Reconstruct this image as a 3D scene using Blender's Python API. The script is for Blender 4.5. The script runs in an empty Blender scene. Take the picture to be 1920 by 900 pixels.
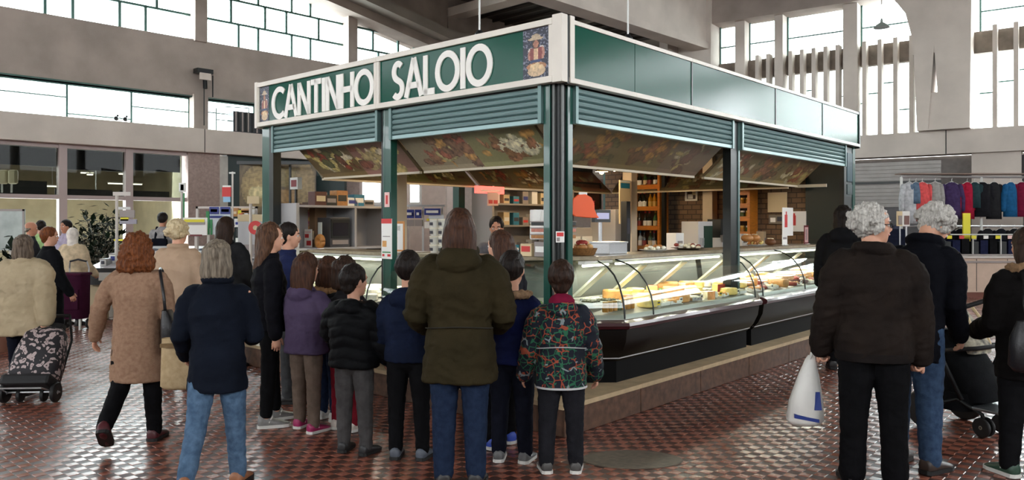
import bpy, bmesh, math, random
import numpy as np
from mathutils import Vector, Matrix, noise
SC = bpy.context.scene
COL = SC.collection
PI = math.pi
R = math.radians
HC = 1.58            # camera height
F = 1460.0           # focal length in pixels of the 1920 frame
# ---------------------------------------------------------------- camera
cam_d = bpy.data.cameras.new('camera'); cam = bpy.data.objects.new('camera', cam_d); COL.objects.link(cam)
cam.location = (0, 0, HC); cam.rotation_euler = (PI/2, 0, 0)
cam_d.sensor_width = 36; cam_d.lens = 36*F/1920; cam_d.shift_y = -32/1920; cam_d.clip_end = 300
SC.camera = cam
# ---------------------------------------------------------------- light
SC.view_settings.view_transform = 'Standard'; SC.view_settings.look = 'None'
SC.view_settings.gamma = 1; SC.view_settings.use_curve_mapping = False
SC.view_settings.exposure = 0.6
SKY = 6.0
w = bpy.data.worlds.new('sky'); SC.world = w; w.use_nodes = True
w.node_tree.nodes['Background'].inputs[0].default_value = (0.93, 0.97, 1.0, 1)
w.node_tree.nodes['Background'].inputs[1].default_value = SKY
def area_light(name, loc, direction, sx, sy, radiance, color=(1, 1, 1), spread=180):
    l = bpy.data.lights.new(name, 'AREA'); l.shape = 'RECTANGLE'; l.size = sx; l.size_y = sy
    l.energy = radiance*PI*sx*sy; l.color = color; l.spread = R(spread)
    o = bpy.data.objects.new(name, l); COL.objects.link(o); o.location = loc
    o.rotation_euler = Vector(direction).to_track_quat('-Z', 'Z' if abs(Vector(direction).normalized().z) < .9 else 'Y').to_euler()
    return o
# wall frames: left wall LW(along, inwards, z), right wall RW(along, inwards, z), kiosk K(s, t, z)
P0 = Vector((-11.83, 18.0)); A_ = Vector((.689, .724)).normalized(); N_ = Vector((A_.y, -A_.x))
Q0 = Vector((11.94, 22.07)); B_ = Vector((-.802, .597)).normalized(); M_ = Vector((-B_.y, B_.x))
def LW(t, o, z): p = P0 + A_*t + N_*o; return Vector((p.x, p.y, z))
def RW(t, o, z): p = Q0 + B_*t + M_*o; return Vector((p.x, p.y, z))
KA = R(48.5); KC = Vector((.37, 6.0)); KS = Vector((math.cos(KA), math.sin(KA))); KT = Vector((-KS.y, KS.x))
def K(s, t, z): p = KC + KS*s + KT*t; return Vector((p.x, p.y, z))
def PX(px, py, Y): return Vector(((px-960)/F*Y, Y, HC + (418-py)/F*Y))
# daylight outside the window bands (overcast sky, white)
day = (0.93, 0.97, 1.0)
area_light('daylight_left_upper', LW(6, -1.2, 8.6), (N_.x, N_.y, -.05), 50, 4.4, 9.0, day)
area_light('daylight_left_lower', LW(6, -1.2, 4.6), (N_.x, N_.y, -.05), 50, 1.3, 9.0, day)
area_light('daylight_right', RW(-4, -1.2, 7.4), (M_.x, M_.y, -.05), 26, 6.8, 10.0, day)
BR = (Vector((-5.3, -18.6)) + Vector((29.6, 8.9)))/2
DR = (Vector((29.6, 8.9)) - Vector((-5.3, -18.6))).normalized(); NR = Vector((-DR.y, DR.x))
AB = (Vector((-27.0, 2.07)), Vector((-5.3, -18.6)))
DA = (AB[1]-AB[0]).normalized(); NA = Vector((-DA.y, DA.x)); MA = (AB[0]+AB[1])/2
area_light('daylight_rear', (BR.x-NR.x*1.0, BR.y-NR.y*1.0, 7.3), (NR.x, NR.y, -.1), 38, 2.0, 2.5, day)
area_light('daylight_side', (MA.x-NA.x*1.0, MA.y-NA.y*1.0, 6.6), (NA.x, NA.y, -.1), 24, 3.4, 5.5, day)
# ---------------------------------------------------------------- helpers
MATS = {}
def mat(name, col=(.5, .5, .5), rough=.6, metal=0., var=.0, vscale=8., bump=0., bscale=60., spec=.5, coat=0., emit=0., col2=None, alpha=1., trans=0., attr=False, vdetail=4., stretch=None, rvar=0.):
    """one procedural surface: base colour broken up by noise, roughness and a fine bump"""
    if name in MATS: return MATS[name]
    m = bpy.data.materials.new(name); m.use_nodes = True; nt = m.node_tree; N = nt.nodes; L = nt.links
    b = N['Principled BSDF']
    b.inputs['Roughness'].default_value = rough; b.inputs['Metallic'].default_value = metal
    b.inputs['Specular IOR Level'].default_value = spec; b.inputs['Coat Weight'].default_value = coat
    b.inputs['Base Color'].default_value = (*col, 1)
    if trans: b.inputs['Transmission Weight'].default_value = trans
    if emit:
        b.inputs['Emission Color'].default_value = (*col, 1); b.inputs['Emission Strength'].default_value = emit
    src = None
    tc = N.new('ShaderNodeTexCoord'); vec = tc.outputs['Object']
    if stretch:
        mp = N.new('ShaderNodeMapping'); mp.inputs['Scale'].default_value = stretch; L.new(vec, mp.inputs['Vector']); vec = mp.outputs[0]
    if attr:
        at = N.new('ShaderNodeAttribute'); at.attribute_name = 'Col'; src = at.outputs['Color']
        L.new(src, b.inputs['Base Color'])
    if var or col2:
        no = N.new('ShaderNodeTexNoise'); no.inputs['Scale'].default_value = vscale; no.inputs['Detail'].default_value = vdetail; L.new(vec, no.inputs['Vector'])
        mx = N.new('ShaderNodeMix'); mx.data_type = 'RGBA'
        rp = N.new('ShaderNodeMapRange'); rp.inputs[1].default_value = .32; rp.inputs[2].default_value = .68; L.new(no.outputs['Fac'], rp.inputs[0])
        L.new(rp.outputs[0], mx.inputs[0])
        c2 = col2 or tuple(min(1, c*(1+var)) for c in col)
        mx.inputs[6].default_value = (*(col if col2 else tuple(c*(1-var) for c in col)), 1); mx.inputs[7].default_value = (*c2, 1)
        if attr:
            mx.blend_type = 'MULTIPLY'; L.new(src, mx.inputs[6]); mx.inputs[7].default_value = (1-var, 1-var, 1-var, 1)
        L.new(mx.outputs[2], b.inputs['Base Color'])
        if rvar:
            r2 = N.new('ShaderNodeMapRange'); r2.inputs[3].default_value = max(.02, rough-rvar); r2.inputs[4].default_value = min(1, rough+rvar)
            L.new(rp.outputs[0], r2.inputs[0]); L.new(r2.outputs[0], b.inputs['Roughness'])
    if bump:
        n2 = N.new('ShaderNodeTexNoise'); n2.inputs['Scale'].default_value = bscale; n2.inputs['Detail'].default_value = 3; L.new(vec, n2.inputs['Vector'])
        bp = N.new('ShaderNodeBump'); bp.inputs['Strength'].default_value = bump; bp.inputs['Distance'].default_value = .01
        L.new(n2.outputs['Fac'], bp.inputs['Height']); L.new(bp.outputs[0], b.inputs['Normal'])
    MATS[name] = m
    return m
def glass_mat(name, tint=(.9, .97, .95), gloss=.12, rough=.02):
    if name in MATS: return MATS[name]
    m = bpy.data.materials.new(name); m.use_nodes = True; nt = m.node_tree; N = nt.nodes; L = nt.links
    for n in list(N): N.remove(n)
    out = N.new('ShaderNodeOutputMaterial'); t = N.new('ShaderNodeBsdfTransparent'); g = N.new('ShaderNodeBsdfGlossy'); mx = N.new('ShaderNodeMixShader')
    t.inputs[0].default_value = (*tint, 1); g.inputs['Roughness'].default_value = rough; g.inputs['Color'].default_value = (1, 1, 1, 1)
    lw = N.new('ShaderNodeLayerWeight'); pw = N.new('ShaderNodeMath'); pw.operation = 'POWER'; pw.inputs[1].default_value = 4
    ml = N.new('ShaderNodeMath'); ml.operation = 'MULTIPLY_ADD'; ml.inputs[1].default_value = .45; ml.inputs[2].default_value = gloss*.3
    L.new(lw.outputs['Facing'], pw.inputs[0]); L.new(pw.outputs[0], ml.inputs[0]); L.new(ml.outputs[0], mx.inputs[0])
    L.new(t.outputs[0], mx.inputs[1]); L.new(g.outputs[0], mx.inputs[2]); L.new(mx.outputs[0], out.inputs[0])
    MATS[name] = m
    return m
class MB:
    """collects boxes, tubes, lathes and lofts; build() links them as ONE mesh object; map is applied to every vertex"""
    def __init__(s, map=None): s.v = []; s.f = []; s.mi = []; s.c = {}; s.map = map
    def add(s, vs, fs, m=0):
        o = len(s.v)
        s.v += [tuple(s.map(*p)) if s.map else tuple(p) for p in vs]
        s.f += [tuple(i+o for i in f) for f in fs]; s.mi += [m]*len(fs)
        return s
    def box(s, x0, x1, y0, y1, z0, z1, m=0):
        return s.add([(x0,y0,z0),(x1,y0,z0),(x1,y1,z0),(x0,y1,z0),(x0,y0,z1),(x1,y0,z1),(x1,y1,z1),(x0,y1,z1)],
                     [(0,3,2,1),(4,5,6,7),(0,1,5,4),(1,2,6,5),(2,3,7,6),(3,0,4,7)], m)
    def prism(s, poly, ax, d0, d1, m=0):
        """poly of 2D points extruded along axis ax (0,1,2) from d0 to d1"""
        n = len(poly); P = lambda p, d: [(d, p[0], p[1]), (p[0], d, p[1]), (p[0], p[1], d)][ax]
        return s.add([P(p, d0) for p in poly]+[P(p, d1) for p in poly],
                     [tuple(range(n))[::-1], tuple(range(n, 2*n))]+[(i, (i+1) % n, n+(i+1) % n, n+i) for i in range(n)], m)
    def tube(s, pts, r, n=8, m=0, caps=True):
        v, f = limb(pts, r if isinstance(r, (list, tuple)) else [r]*len(pts), n, rnd=False)
        return s.add(v, f, m)
    def lathe(s, prof, c=(0, 0, 0), n=16, m=0, sx=1, sy=1):
        vs = []; fs = []
        for (r, z) in prof:
            for i in range(n): a = 2*PI*i/n; vs.append((c[0]+r*math.cos(a)*sx, c[1]+r*math.sin(a)*sy, c[2]+z))
        k = len(prof)
        for j in range(k-1):
            for i in range(n): fs.append((j*n+i, j*n+(i+1) % n, (j+1)*n+(i+1) % n, (j+1)*n+i))
        fs.append(tuple(range(n))[::-1]); fs.append(tuple(range((k-1)*n, k*n)))
        return s.add(vs, fs, m)
    def ball(s, c, rx, ry=None, rz=None, n=12, m=0):
        v, f = ellipsoid(c, rx, ry or rx, rz or rx, n); return s.add(v, f, m)
    def build(s, name, mats, parent=None, smooth=False, fix=True, bevel=0., loc=None, rz=None):
        me = bpy.data.meshes.new(name); me.from_pydata(s.v, [], s.f)
        for mm in (mats if isinstance(mats, (list, tuple)) else [mats]): me.materials.append(mm)
        if any(s.mi): me.polygons.foreach_set('material_index', s.mi)
        if fix:
            bm = bmesh.new(); bm.from_mesh(me); bmesh.ops.recalc_face_normals(bm, faces=bm.faces); bm.to_mesh(me); bm.free()
        if smooth: smooth_mesh(me, smooth)
        return link(name, me, parent, bevel, loc, rz)
def smooth_mesh(me, ang=True):
    me.polygons.foreach_set('use_smooth', [True]*len(me.polygons))
    if ang is not True: me.set_sharp_from_angle(angle=R(ang))
def link(name, me, parent=None, bevel=0., loc=None, rz=None):
    o = bpy.data.objects.new(name, me); COL.objects.link(o)
    if parent: o.parent = parent
    if loc is not None: o.location = loc
    if rz is not None: o.rotation_euler = (0, 0, rz)
    if bevel:
        b = o.modifiers.new('bevel', 'BEVEL'); b.width = bevel; b.segments = 2; b.limit_method = 'ANGLE'; b.angle_limit = R(40)
    return o
def tag(o, label, cat, group=None, kind=None):
    o['label'] = label; o['category'] = cat
    if group: o['group'] = group
    if kind: o['kind'] = kind
    return o
def thing(name, label, cat, loc=(0, 0, 0), rz=0, group=None, kind=None):
    o = bpy.data.objects.new(name, None); COL.objects.link(o); o.location = loc; o.rotation_euler = (0, 0, rz); o.empty_display_size = .1
    return tag(o, label, cat, group, kind)
def copy_tree(o, parent=None, loc=None, rz=None):
    c = o.copy(); COL.objects.link(c)
    if parent: c.parent = parent
    if loc is not None: c.location = loc
    if rz is not None: c.rotation_euler = (0, 0, rz)
    for ch in list(o.children): copy_tree(ch, c)
    return c
def limb(pts, radii, n=10, rnd=True, flat=None):
    """tapered tube through pts; rnd adds rounded ends; flat = (direction, factor) squashes the section"""
    P = [Vector(p) for p in pts]; rr = list(radii)
    if rnd:
        d0 = (P[0]-P[1]).normalized(); d1 = (P[-1]-P[-2]).normalized(); r0, r1 = rr[0], rr[-1]
        P = [P[0]+d0*r0*.95, P[0]+d0*r0*.6]+P+[P[-1]+d1*r1*.6, P[-1]+d1*r1*.95]; rr = [r0*.3, r0*.8]+rr+[r1*.8, r1*.3]
    vs = []; up = None
    for i, p in enumerate(P):
        t = ((P[min(i+1, len(P)-1)]-p).normalized()+(p-P[max(i-1, 0)]).normalized()).normalized()
        if up is None:
            up = Vector((0, 0, 1)) if abs(t.z) < .8 else Vector((0, 1, 0))
        x = up.cross(t).normalized(); up = t.cross(x).normalized()
        for k in range(n):
            a = 2*PI*k/n; q = x*math.cos(a)*rr[i]+up*math.sin(a)*rr[i]
            if flat: q = q - flat[0]*q.dot(flat[0])*(1-flat[1])
            vs.append(p+q)
    m = len(P); fs = []
    for j in range(m-1):
        for i in range(n): fs.append((j*n+i, j*n+(i+1) % n, (j+1)*n+(i+1) % n, (j+1)*n+i))
    fs.append(tuple(range(n))[::-1]); fs.append(tuple(range((m-1)*n, m*n)))
    return [tuple(v) for v in vs], fs
def ellipsoid(c, rx, ry, rz, n=12):
    vs = []; fs = []; k = max(4, n//2)
    for j in range(1, k):
        b = PI*j/k
        for i in range(n): a = 2*PI*i/n; vs.append((c[0]+rx*math.sin(b)*math.cos(a), c[1]+ry*math.sin(b)*math.sin(a), c[2]+rz*math.cos(b)))
    t = len(vs); vs.append((c[0], c[1], c[2]+rz)); vs.append((c[0], c[1], c[2]-rz))
    for j in range(k-2):
        for i in range(n): fs.append((j*n+i, (j+1)*n+i, (j+1)*n+(i+1) % n, j*n+(i+1) % n))
    for i in range(n): fs.append((t, i, (i+1) % n)); fs.append((t+1, (k-2)*n+(i+1) % n, (k-2)*n+i))
    return vs, fs
def rings(rs, n=16, pw=1.):
    """loft of rings (centre, half axis vector x, half axis vector y); pw < 1 squares the section"""
    vs = []; fs = []
    sp = lambda v: math.copysign(abs(v)**pw, v)
    for c, ax, ay in rs:
        c, ax, ay = Vector(c), Vector(ax), Vector(ay)
        for i in range(n): a = 2*PI*i/n; vs.append(tuple(c+ax*sp(math.cos(a))+ay*sp(math.sin(a))))
    m = len(rs)
    for j in range(m-1):
        for i in range(n): fs.append((j*n+i, j*n+(i+1) % n, (j+1)*n+(i+1) % n, (j+1)*n+i))
    fs.append(tuple(range(n))[::-1]); fs.append(tuple(range((m-1)*n, m*n)))
    return vs, fs
def printed(name, corners, nx, ny, fn, m, parent=None, back=.0):
    """a flat print: grid between four corners (bl, br, tr, tl), one flat colour per cell from fn(u, v)"""
    a, b, c, d = [Vector(p) for p in corners]; vs = []; fs = []; cols = []
    for j in range(ny+1):
        for i in range(nx+1):
            u, v = i/nx, j/ny; vs.append(tuple((a*(1-u)+b*u)*(1-v)+(d*(1-u)+c*u)*v))
    for j in range(ny):
        for i in range(nx):
            k = j*(nx+1)+i; fs.append((k, k+1, k+nx+2, k+nx+1)); q = fn((i+.5)/nx, (j+.5)/ny); cols += [(*q, 1.)]*4
    me = bpy.data.meshes.new(name); me.from_pydata(vs, [], fs); me.materials.append(m)
    at = me.color_attributes.new('Col', 'FLOAT_COLOR', 'CORNER'); at.data.foreach_set('color', np.array(cols, dtype=np.float32).ravel())
    return link(name, me, parent)
def srgb(r, g, b): return tuple(((c/255+.055)/1.055)**2.4 if c > 10 else c/255/12.92 for c in (r, g, b))
ORD = ['first', 'second', 'third', 'fourth', 'fifth', 'sixth', 'seventh', 'eighth', 'ninth', 'tenth', 'eleventh', 'twelfth', 'thirteenth', 'fourteenth', 'fifteenth', 'sixteenth', 'seventeenth', 'eighteenth', 'nineteenth', 'twentieth']
rnd = random.Random(7)
# ---------------------------------------------------------------- materials of the setting
concrete = mat('concrete', srgb(156, 144, 136), .85, var=.14, vscale=1.3, bump=.25, bscale=30, vdetail=8)
concrete_pale = mat('concrete_pale', srgb(196, 186, 176), .85, var=.10, vscale=1.1, bump=.2, bscale=30, vdetail=8)
concrete_ceiling = mat('concrete_ceiling', srgb(150, 144, 137), .9, var=.12, vscale=.8, bump=.2, bscale=20, vdetail=8)
green_metal = mat('green_metal_frame', srgb(70, 105, 98), .45, .2)
pane_glass = glass_mat('window_glass', (.95, .99, .98), .06)
stone_pink = mat('pinkish_stone', srgb(150, 130, 122), .7, var=.15, vscale=14, bump=.1)
dark_metal = mat('dark_metal', srgb(28, 30, 31), .5, .4)
white_metal = mat('white_enamel', srgb(205, 205, 200), .4)
steel = mat('brushed_steel', (.55, .56, .57), .32, .9, var=.08, vscale=40, stretch=(1, 1, 12))
# ---------------------------------------------------------------- the hall: floor
floor_pad = mat('glazed_red_tile', srgb(146, 88, 70), 0.26, var=.18, vscale=2.2, bump=.05, bscale=25, rvar=.10, spec=.42)
floor_base = mat('dark_tile_cell', srgb(70, 38, 30), .45, var=.2, vscale=3., bump=.1, bscale=60, rvar=.12)  # chequer cells between the pads; the reflection contrast is put into this darker colour
fb = MB(); fb.add([(-40, -22, -.0022), (42, -22, -.0022), (42, 50, -.0022), (-40, 50, -.0022)], [(0, 1, 2, 3)])
floor = fb.build('floor', floor_base, fix=False)
tag(floor, 'red brown market floor of small glossy tiles laid in a chequer', 'floor', kind='structure')
CELL = .0707
def tile_verts(cx, cy, h):
    a = CELL*.5; b = a*.9; vs = []
    for rr, z in ((a, -.002), (b, h)):
        for (i, j) in ((-1, -1), (1, -1), (1, 1), (-1, 1)):
            p = KS*(i*rr)+KT*(j*rr); vs.append((cx+p.x, cy+p.y, z))
    return vs
TF = [(0, 1, 5, 4), (1, 2, 6, 5), (2, 3, 7, 6), (3, 0, 4, 7), (4, 5, 6, 7)]
cells = []
for i in range(-330, 330):
    for j in range(-330, 330):
        if (i+j) % 2: continue
        p = KC+KS*(i*CELL)+KT*(j*CELL)
        if p.y < 3.9 or p.y > 20 or abs(p.x) > .70*p.y+.2: continue
        s, t = i*CELL, j*CELL
        if -.2 < s < 7.0 and -.2 < t < 4.5: continue
        cells.append((p.y, p.x))
cells.sort()
inview = [c for c in cells if c[0] > 4.72 and abs(c[1]) < .655*c[0]]
near = set(inview[:300])
tile_me = bpy.data.meshes.new('tile'); tile_me.from_pydata(tile_verts(0, 0, 0), [], TF); tile_me.materials.append(floor_pad)
for (y, x) in inview[:300]:
    o = bpy.data.objects.new('tile', tile_me); COL.objects.link(o); o.parent = floor; o.location = (x, y, rnd.uniform(-.001, .0004))
vs = []; fs = []
for c in cells:
    if c in near: continue
    k = len(vs); vs += tile_verts(c[1], c[0], rnd.uniform(-.001, .0004)); fs += [tuple(q+k for q in f) for f in TF]
me = bpy.data.meshes.new('tile_field'); me.from_pydata(vs, [], fs); me.materials.append(floor_pad)
tf = link('tile_field', me, floor); tf['kind'] = 'stuff'
cover = MB().lathe([(.34, 0), (.33, .004), (.28, .006)], (0, 0, 0), 28, sx=1).build('manhole_cover', mat('worn_iron_cover', srgb(104, 92, 80), .5, .3, var=.3, vscale=20), loc=PX(1185, 862, 5.2)*1)
cover.location = (.80, 5.2, .001); cover.scale = (1, .62, 1)
tag(cover, 'round worn grey metal cover let into the red tiles', 'cover')
# ---------------------------------------------------------------- left wall
def slab_box(map_, name, t0, t1, o0, o1, z0, z1, m, label=None, cat='wall', parent=None, bevel=0):
    o = MB(map_).box(t0, t1, o0, o1, z0, z1).build(name, m, parent, bevel=bevel)
    if label: tag(o, label, cat, kind='structure')
    return o
T0, T1 = -24, 34
slab_box(LW, 'wall_left', T0, T1, -.45, 0, 5.02, 6.60, concrete, 'broad grey concrete band of the hall wall between two window rows')
bal = slab_box(LW, 'trim_1', T0, T1, -.45, .30, 3.5, 4.14, concrete_pale, 'pale concrete balcony edge running below the low window strip on the wall beside the fish stall', 'ledge')
for i in range(10):
    t = -20.3+i*5
    MB(LW).box(t, t+.02, .30, .304, 3.5, 4.14).build('joint', dark_metal, bal)
top = MB(LW)
prof = [(T0, 9.0), (5.0, 8.75), (8.5, 8.35), (12.8, 7.62), (16, 7.4), (T1, 7.4), (T1, 9.6), (T0, 9.6)]
top.prism([(p[0], p[1]) for p in prof], 1, 0, 1)
top.v = []; top.f = []; top.mi = []
n = len(prof)
top.add([(p[0], -.45, p[1]) for p in prof]+[(p[0], .55, p[1]) for p in prof], [tuple(range(n)), tuple(range(n, 2*n))]+[(i, (i+1) % n, n+(i+1) % n, n+i) for i in range(n)])
tag(top.build('trim_2', concrete), 'sloping grey concrete roof edge over the tall irregular windows', 'beam', kind='structure')
tag(MB(LW).add([(p[0], .55, p[1]+.28) for p in prof[:6]]+[(p[0], 1.1, p[1]+.28) for p in prof[:6]]+[(p[0], 1.1, p[1]+.6) for p in prof[:6]]+[(p[0], .55, p[1]+.6) for p in prof[:6]],
    [q for i in range(5) for q in ((i, i+1, 7+i, 6+i), (6+i, 7+i, 13+i, 12+i), (12+i, 13+i, 19+i, 18+i))]).build('trim_3', concrete_ceiling), 'second stepped concrete rib above the sloping roof edge', 'beam', kind='structure')
pill_t = [-19.98+4.96*i-.22+.5 for i in range(0, 11)]
pill_t = [4.70+4.96*i for i in range(-5, 6)]
for i, t in enumerate(pill_t):
    z1 = 9.3
    p = MB(LW).box(t-.17, t+.17, -.5, .12, 6.55, z1).box(t-.2, t+.2, -.5, .10, 4.1, 5.1).build('pillar', concrete)
    tag(p, ('grey concrete pillar between the tall windows, ' + ORD[i] + ' from the hall end nearest the viewer'), 'pillar', 'left wall pillars', 'structure')
shop_glass = glass_mat('dimmed_shop_glass', (.42, .44, .42), .02)  # dark tint puts the dimness of the shop room into the upper panes
def window_panes(map_, name, label, frames, panes, fm=green_metal, group=None):
    r = MB(map_)
    for b in frames: r.box(*b)
    w_ = r.build(name, fm); tag(w_, label, 'window', group, 'structure')
    for b in panes:
        MB(map_).box(*b).build('pane', shop_glass if (fm is not green_metal and b[4] > 2) else pane_glass, w_)
    return w_
wn = 0
rowA = [1.07, .61, 1.1, .65]; rowB = [.84, 1.06, .7, 1.12]
for bi in range(len(pill_t)-1):
    a, b = pill_t[bi]+.17, pill_t[bi+1]-.17
    zr = [6.60, 7.30, 7.97, 8.64, 9.3]; fr = []; pn = []
    detail = -1.0 < a < 25 or (-6 < a < 0)
    for r_ in range(4):
        edges = [a]
        for w0 in (rowA if r_ % 2 == 0 else rowB): edges.append(edges[-1]+w0)
        edges = [e for e in edges if e < b-.2]+[b]
        fr.append((a, b, -.25, -.19, zr[r_]-.03, zr[r_]+.03))
        for k in range(len(edges)-1):
            if k: fr.append((edges[k]-.035, edges[k]+.035, -.25, -.19, zr[r_], zr[r_+1]))
            if detail: pn.append((edges[k]+.03, edges[k+1]-.03, -.225, -.215, zr[r_]+.03, zr[r_+1]-.03))
    wn += 1
    window_panes(LW, f'window_{wn}', f'tall window of irregular white panes above the concrete band, {ORD[bi]} bay from the near end of the hall', fr, pn, group='upper left windows')
for bi in range(len(pill_t)-1):
    a, b = pill_t[bi]+.2, pill_t[bi+1]-.2; w3 = (b-a)/3
    fr = [(a, b, -.25, -.2, 4.98, 5.03), (a, b, -.25, -.2, 4.12, 4.18), (a, b, -.25, .0, 5.02, 5.06)]; pn = []
    for k in range(4): x = a+w3*k; fr.append((x-.025, x+.025, -.25, -.2, 4.14, 5.02))
    for k in range(3):
        z = (4.68, 4.28, 4.62)[k]; x = a+w3*k
        fr.append((x, x+w3, -.24, -.21, z-.015, z+.015))
        if 0 <= bi-3 < 6 or bi in (3, 4, 5, 6, 7): pn += [(x+.03, x+w3-.03, -.228, -.222, 4.18, z-.015), (x+.03, x+w3-.03, -.228, -.222, z+.015, 4.98)]
    wn += 1
    window_panes(LW, f'window_{wn}', f'low strip window with thin green bars above the balcony, {ORD[bi]} bay from the near end of the hall', fr, pn, group='lower left windows')
# shop fronts under the balcony
shop_dark = mat('dark_shop_sheet', srgb(30, 34, 36), .6); cream_wall = mat('cream_shop_wall', srgb(176, 168, 140), .8, var=.1, vscale=3)
frame_pink = mat('pinkish_frame', srgb(168, 152, 148), .6)
slab_box(LW, 'wall_shop_rear', -24, 4.6, -4.2, -4.1, 0, 3.5, cream_wall, 'cream rear wall inside the glazed shops under the balcony')
slab_box(LW, 'ceiling_shop', -24, 4.6, -4.2, -.1, 3.42, 3.5, mat('shop_ceiling', srgb(150, 148, 135), .8), 'plain ceiling of the glazed shops under the balcony', 'ceiling')
slab_box(LW, 'wall_shop_end', 4.5, 4.62, -4.2, -.1, 0, 3.5, cream_wall, 'cream side wall of the glazed shops under the balcony')
sm = [-6.3, -4.77, -3.24, -1.75, -.22, 1.30, 2.84, 4.33]
for i in range(len(sm)-1):
    a, b = sm[i], sm[i+1]; wn += 1
    fr = [(a-.09, a+.09, -.15, .05, 0, 3.5), (a, b, -.12, .03, 2.16, 2.26), (a, b, -.12, .02, 3.40, 3.5), (a, b, -.12, .02, 0, .5)]
    w_ = window_panes(LW, f'window_{wn}', f'shop front window under the balcony with added dark blind and lit room behind, {ORD[i]} from the hall corner', fr, [(a+.09, b-.09, -.07, -.06, 2.26, 3.4), (a+.09, b-.09, -.07, -.06, .5, 2.16)], frame_pink, 'shop front windows')
    MB(LW).box(a+.09, b-.09, -.2, -.17, 2.95 if i != 5 else 2.9, 3.4).build('shading', shop_dark, w_)  # dark sheet added so the upper panes read as unlit
    if i != 3: MB(LW).box(a+.09, b-.09, -.9, -.88, 2.26, 2.62 if i == 4 else 2.45).build('dark_counter_panel', shop_dark, w_)
lamp_w = mat('lit_lamp', (1, .93, .75), emit=6.0)
k = 0
for (t, o, z, lx) in ((-.9, -1.6, 3.2, .5), (.6, -2.2, 3.25, .9), (1.7, -1.4, 3.05, .16), (2.2, -2.4, 3.15, .16), (2.5, -1.8, 2.9, .12), (2.75, -2.8, 3.0, .3), (3.3, -1.7, 2.95, .16), (3.7, -2.6, 2.72, .9), (1.9, -2.9, 2.6, .5), (2.45, -1.2, 2.38, .55)):
    r_ = thing('ceiling_lamp', f'small lit strip lamp inside the glazed shops, {ORD[k]} along the balcony from its near end', 'lamp', LW(t, o, z), math.atan2(A_.y, A_.x), 'shop lamps'); k += 1
    MB().box(-lx/2, lx/2, -.06, .06, -.03, 0).build('tube', lamp_w, r_); MB().box(-lx/2-.02, lx/2+.02, -.07, .07, 0, .03).build('housing', white_metal, r_)
    MB().tube([(0, 0, .03), (0, 0, 3.42-z)], .012, 6).build('stem', white_metal, r_)
# pier, metal strip and dark green wall next to the shops
slab_box(LW, 'pillar', 4.36, 5.25, -.4, .06, 0, 3.5, stone_pink, 'pinkish stone pier at the end of the shop fronts', 'pillar')
slab_box(LW, 'trim_4', 5.25, 5.5, -.3, .04, 0, 3.46, mat('zinc_strip', srgb(165, 160, 152), .5, .3, var=.1, vscale=5), 'pale vertical metal strip beside the pinkish pier', 'trim')
dkgreen = mat('dark_green_panel', srgb(16, 38, 36), .5)
slab_box(LW, 'wall_green', 5.5, 13, -.3, -.02, 0, 3.5, dkgreen, 'dark green painted wall under the balcony behind the mural')
slab_box(LW, 'wall_far', 13, T1, -.3, -.02, 0, 3.5, mat('pinkish_wall', srgb(196, 180, 170), .8, var=.06), 'pale pinkish wall under the balcony beyond the kiosk')
for (a, b, z0, z1) in ((13.6, 14.7, 2.0, 3.1), (16.5, 18.0, 2.0, 3.1)):
    pass
# ---------------------------------------------------------------- right wall
slab_box(RW, 'trim_5', -30, 7.2, -.45, .25, 3.5, 4.16, concrete_pale, 'pale concrete ledge under the tall fin windows above the clothes stall', 'ledge')
for t in (-.35, 4.6, -5.3):
    MB(RW).box(t-.012, t+.012, .25, .254, 3.5, 4.16).build('joint', dark_metal, bpy.data.objects['trim_5'])
slab_box(RW, 'wall_right', -30, 7.2, -.42, -.18, 6.28, 6.88, mat('concrete_stained', srgb(128, 118, 108), .9, var=.35, vscale=2.2, bump=.3, bscale=20, vdetail=8), 'stained concrete band crossing behind the window fins')
slab_box(RW, 'trim_6', -30, 7.2, -.45, .4, 8.12, 9.6, concrete, 'plain grey concrete beam over the fin windows', 'beam')
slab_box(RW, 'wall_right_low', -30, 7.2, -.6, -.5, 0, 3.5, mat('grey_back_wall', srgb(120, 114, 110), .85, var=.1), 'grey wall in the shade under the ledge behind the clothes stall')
cols = [6.6, 5.05, 2.1, -.35]
k = 0
for t, w0 in ((5.55, .16), (4.3, .13), (2.18, .2), (-2.95, .16), (-6.4, .16), (-9.8, .2)):
    o = MB(RW).box(t-w0, t+w0, -.35, .18, 4.16, 8.15).build('pillar', concrete_pale)
    tag(o, f'pale concrete column standing between the fin windows, {ORD[k]} from the far pier', 'pillar', 'fin window columns', 'structure'); k += 1
fins = [5.0, 4.65, 3.95, 3.6, 3.25, 2.9, 2.55, 1.8, 1.38, .96, .54]
fins += [-1.5, -1.98, -2.46, -3.5, -3.98, -4.46, -5.0, -5.6, -7.0, -7.5, -8.0, -8.6, -9.2]
k = 0
for t in fins:
    o = MB(RW).box(t-.055, t+.055, -.18, .15, 4.16, 6.95).build('window_fin', concrete_pale)
    tag(o, f'white vertical fin in front of the tall glazing, {ORD[k] if k < 20 else "twenty "+ORD[k-20]} from the far pier', 'fin', 'window fins', 'structure'); k += 1
bays = [(6.4, 5.7), (5.4, 4.43), (4.17, 2.38), (1.98, .3), (-1.1, -2.8), (-3.1, -6.25), (-6.6, -9.6)]
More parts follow.
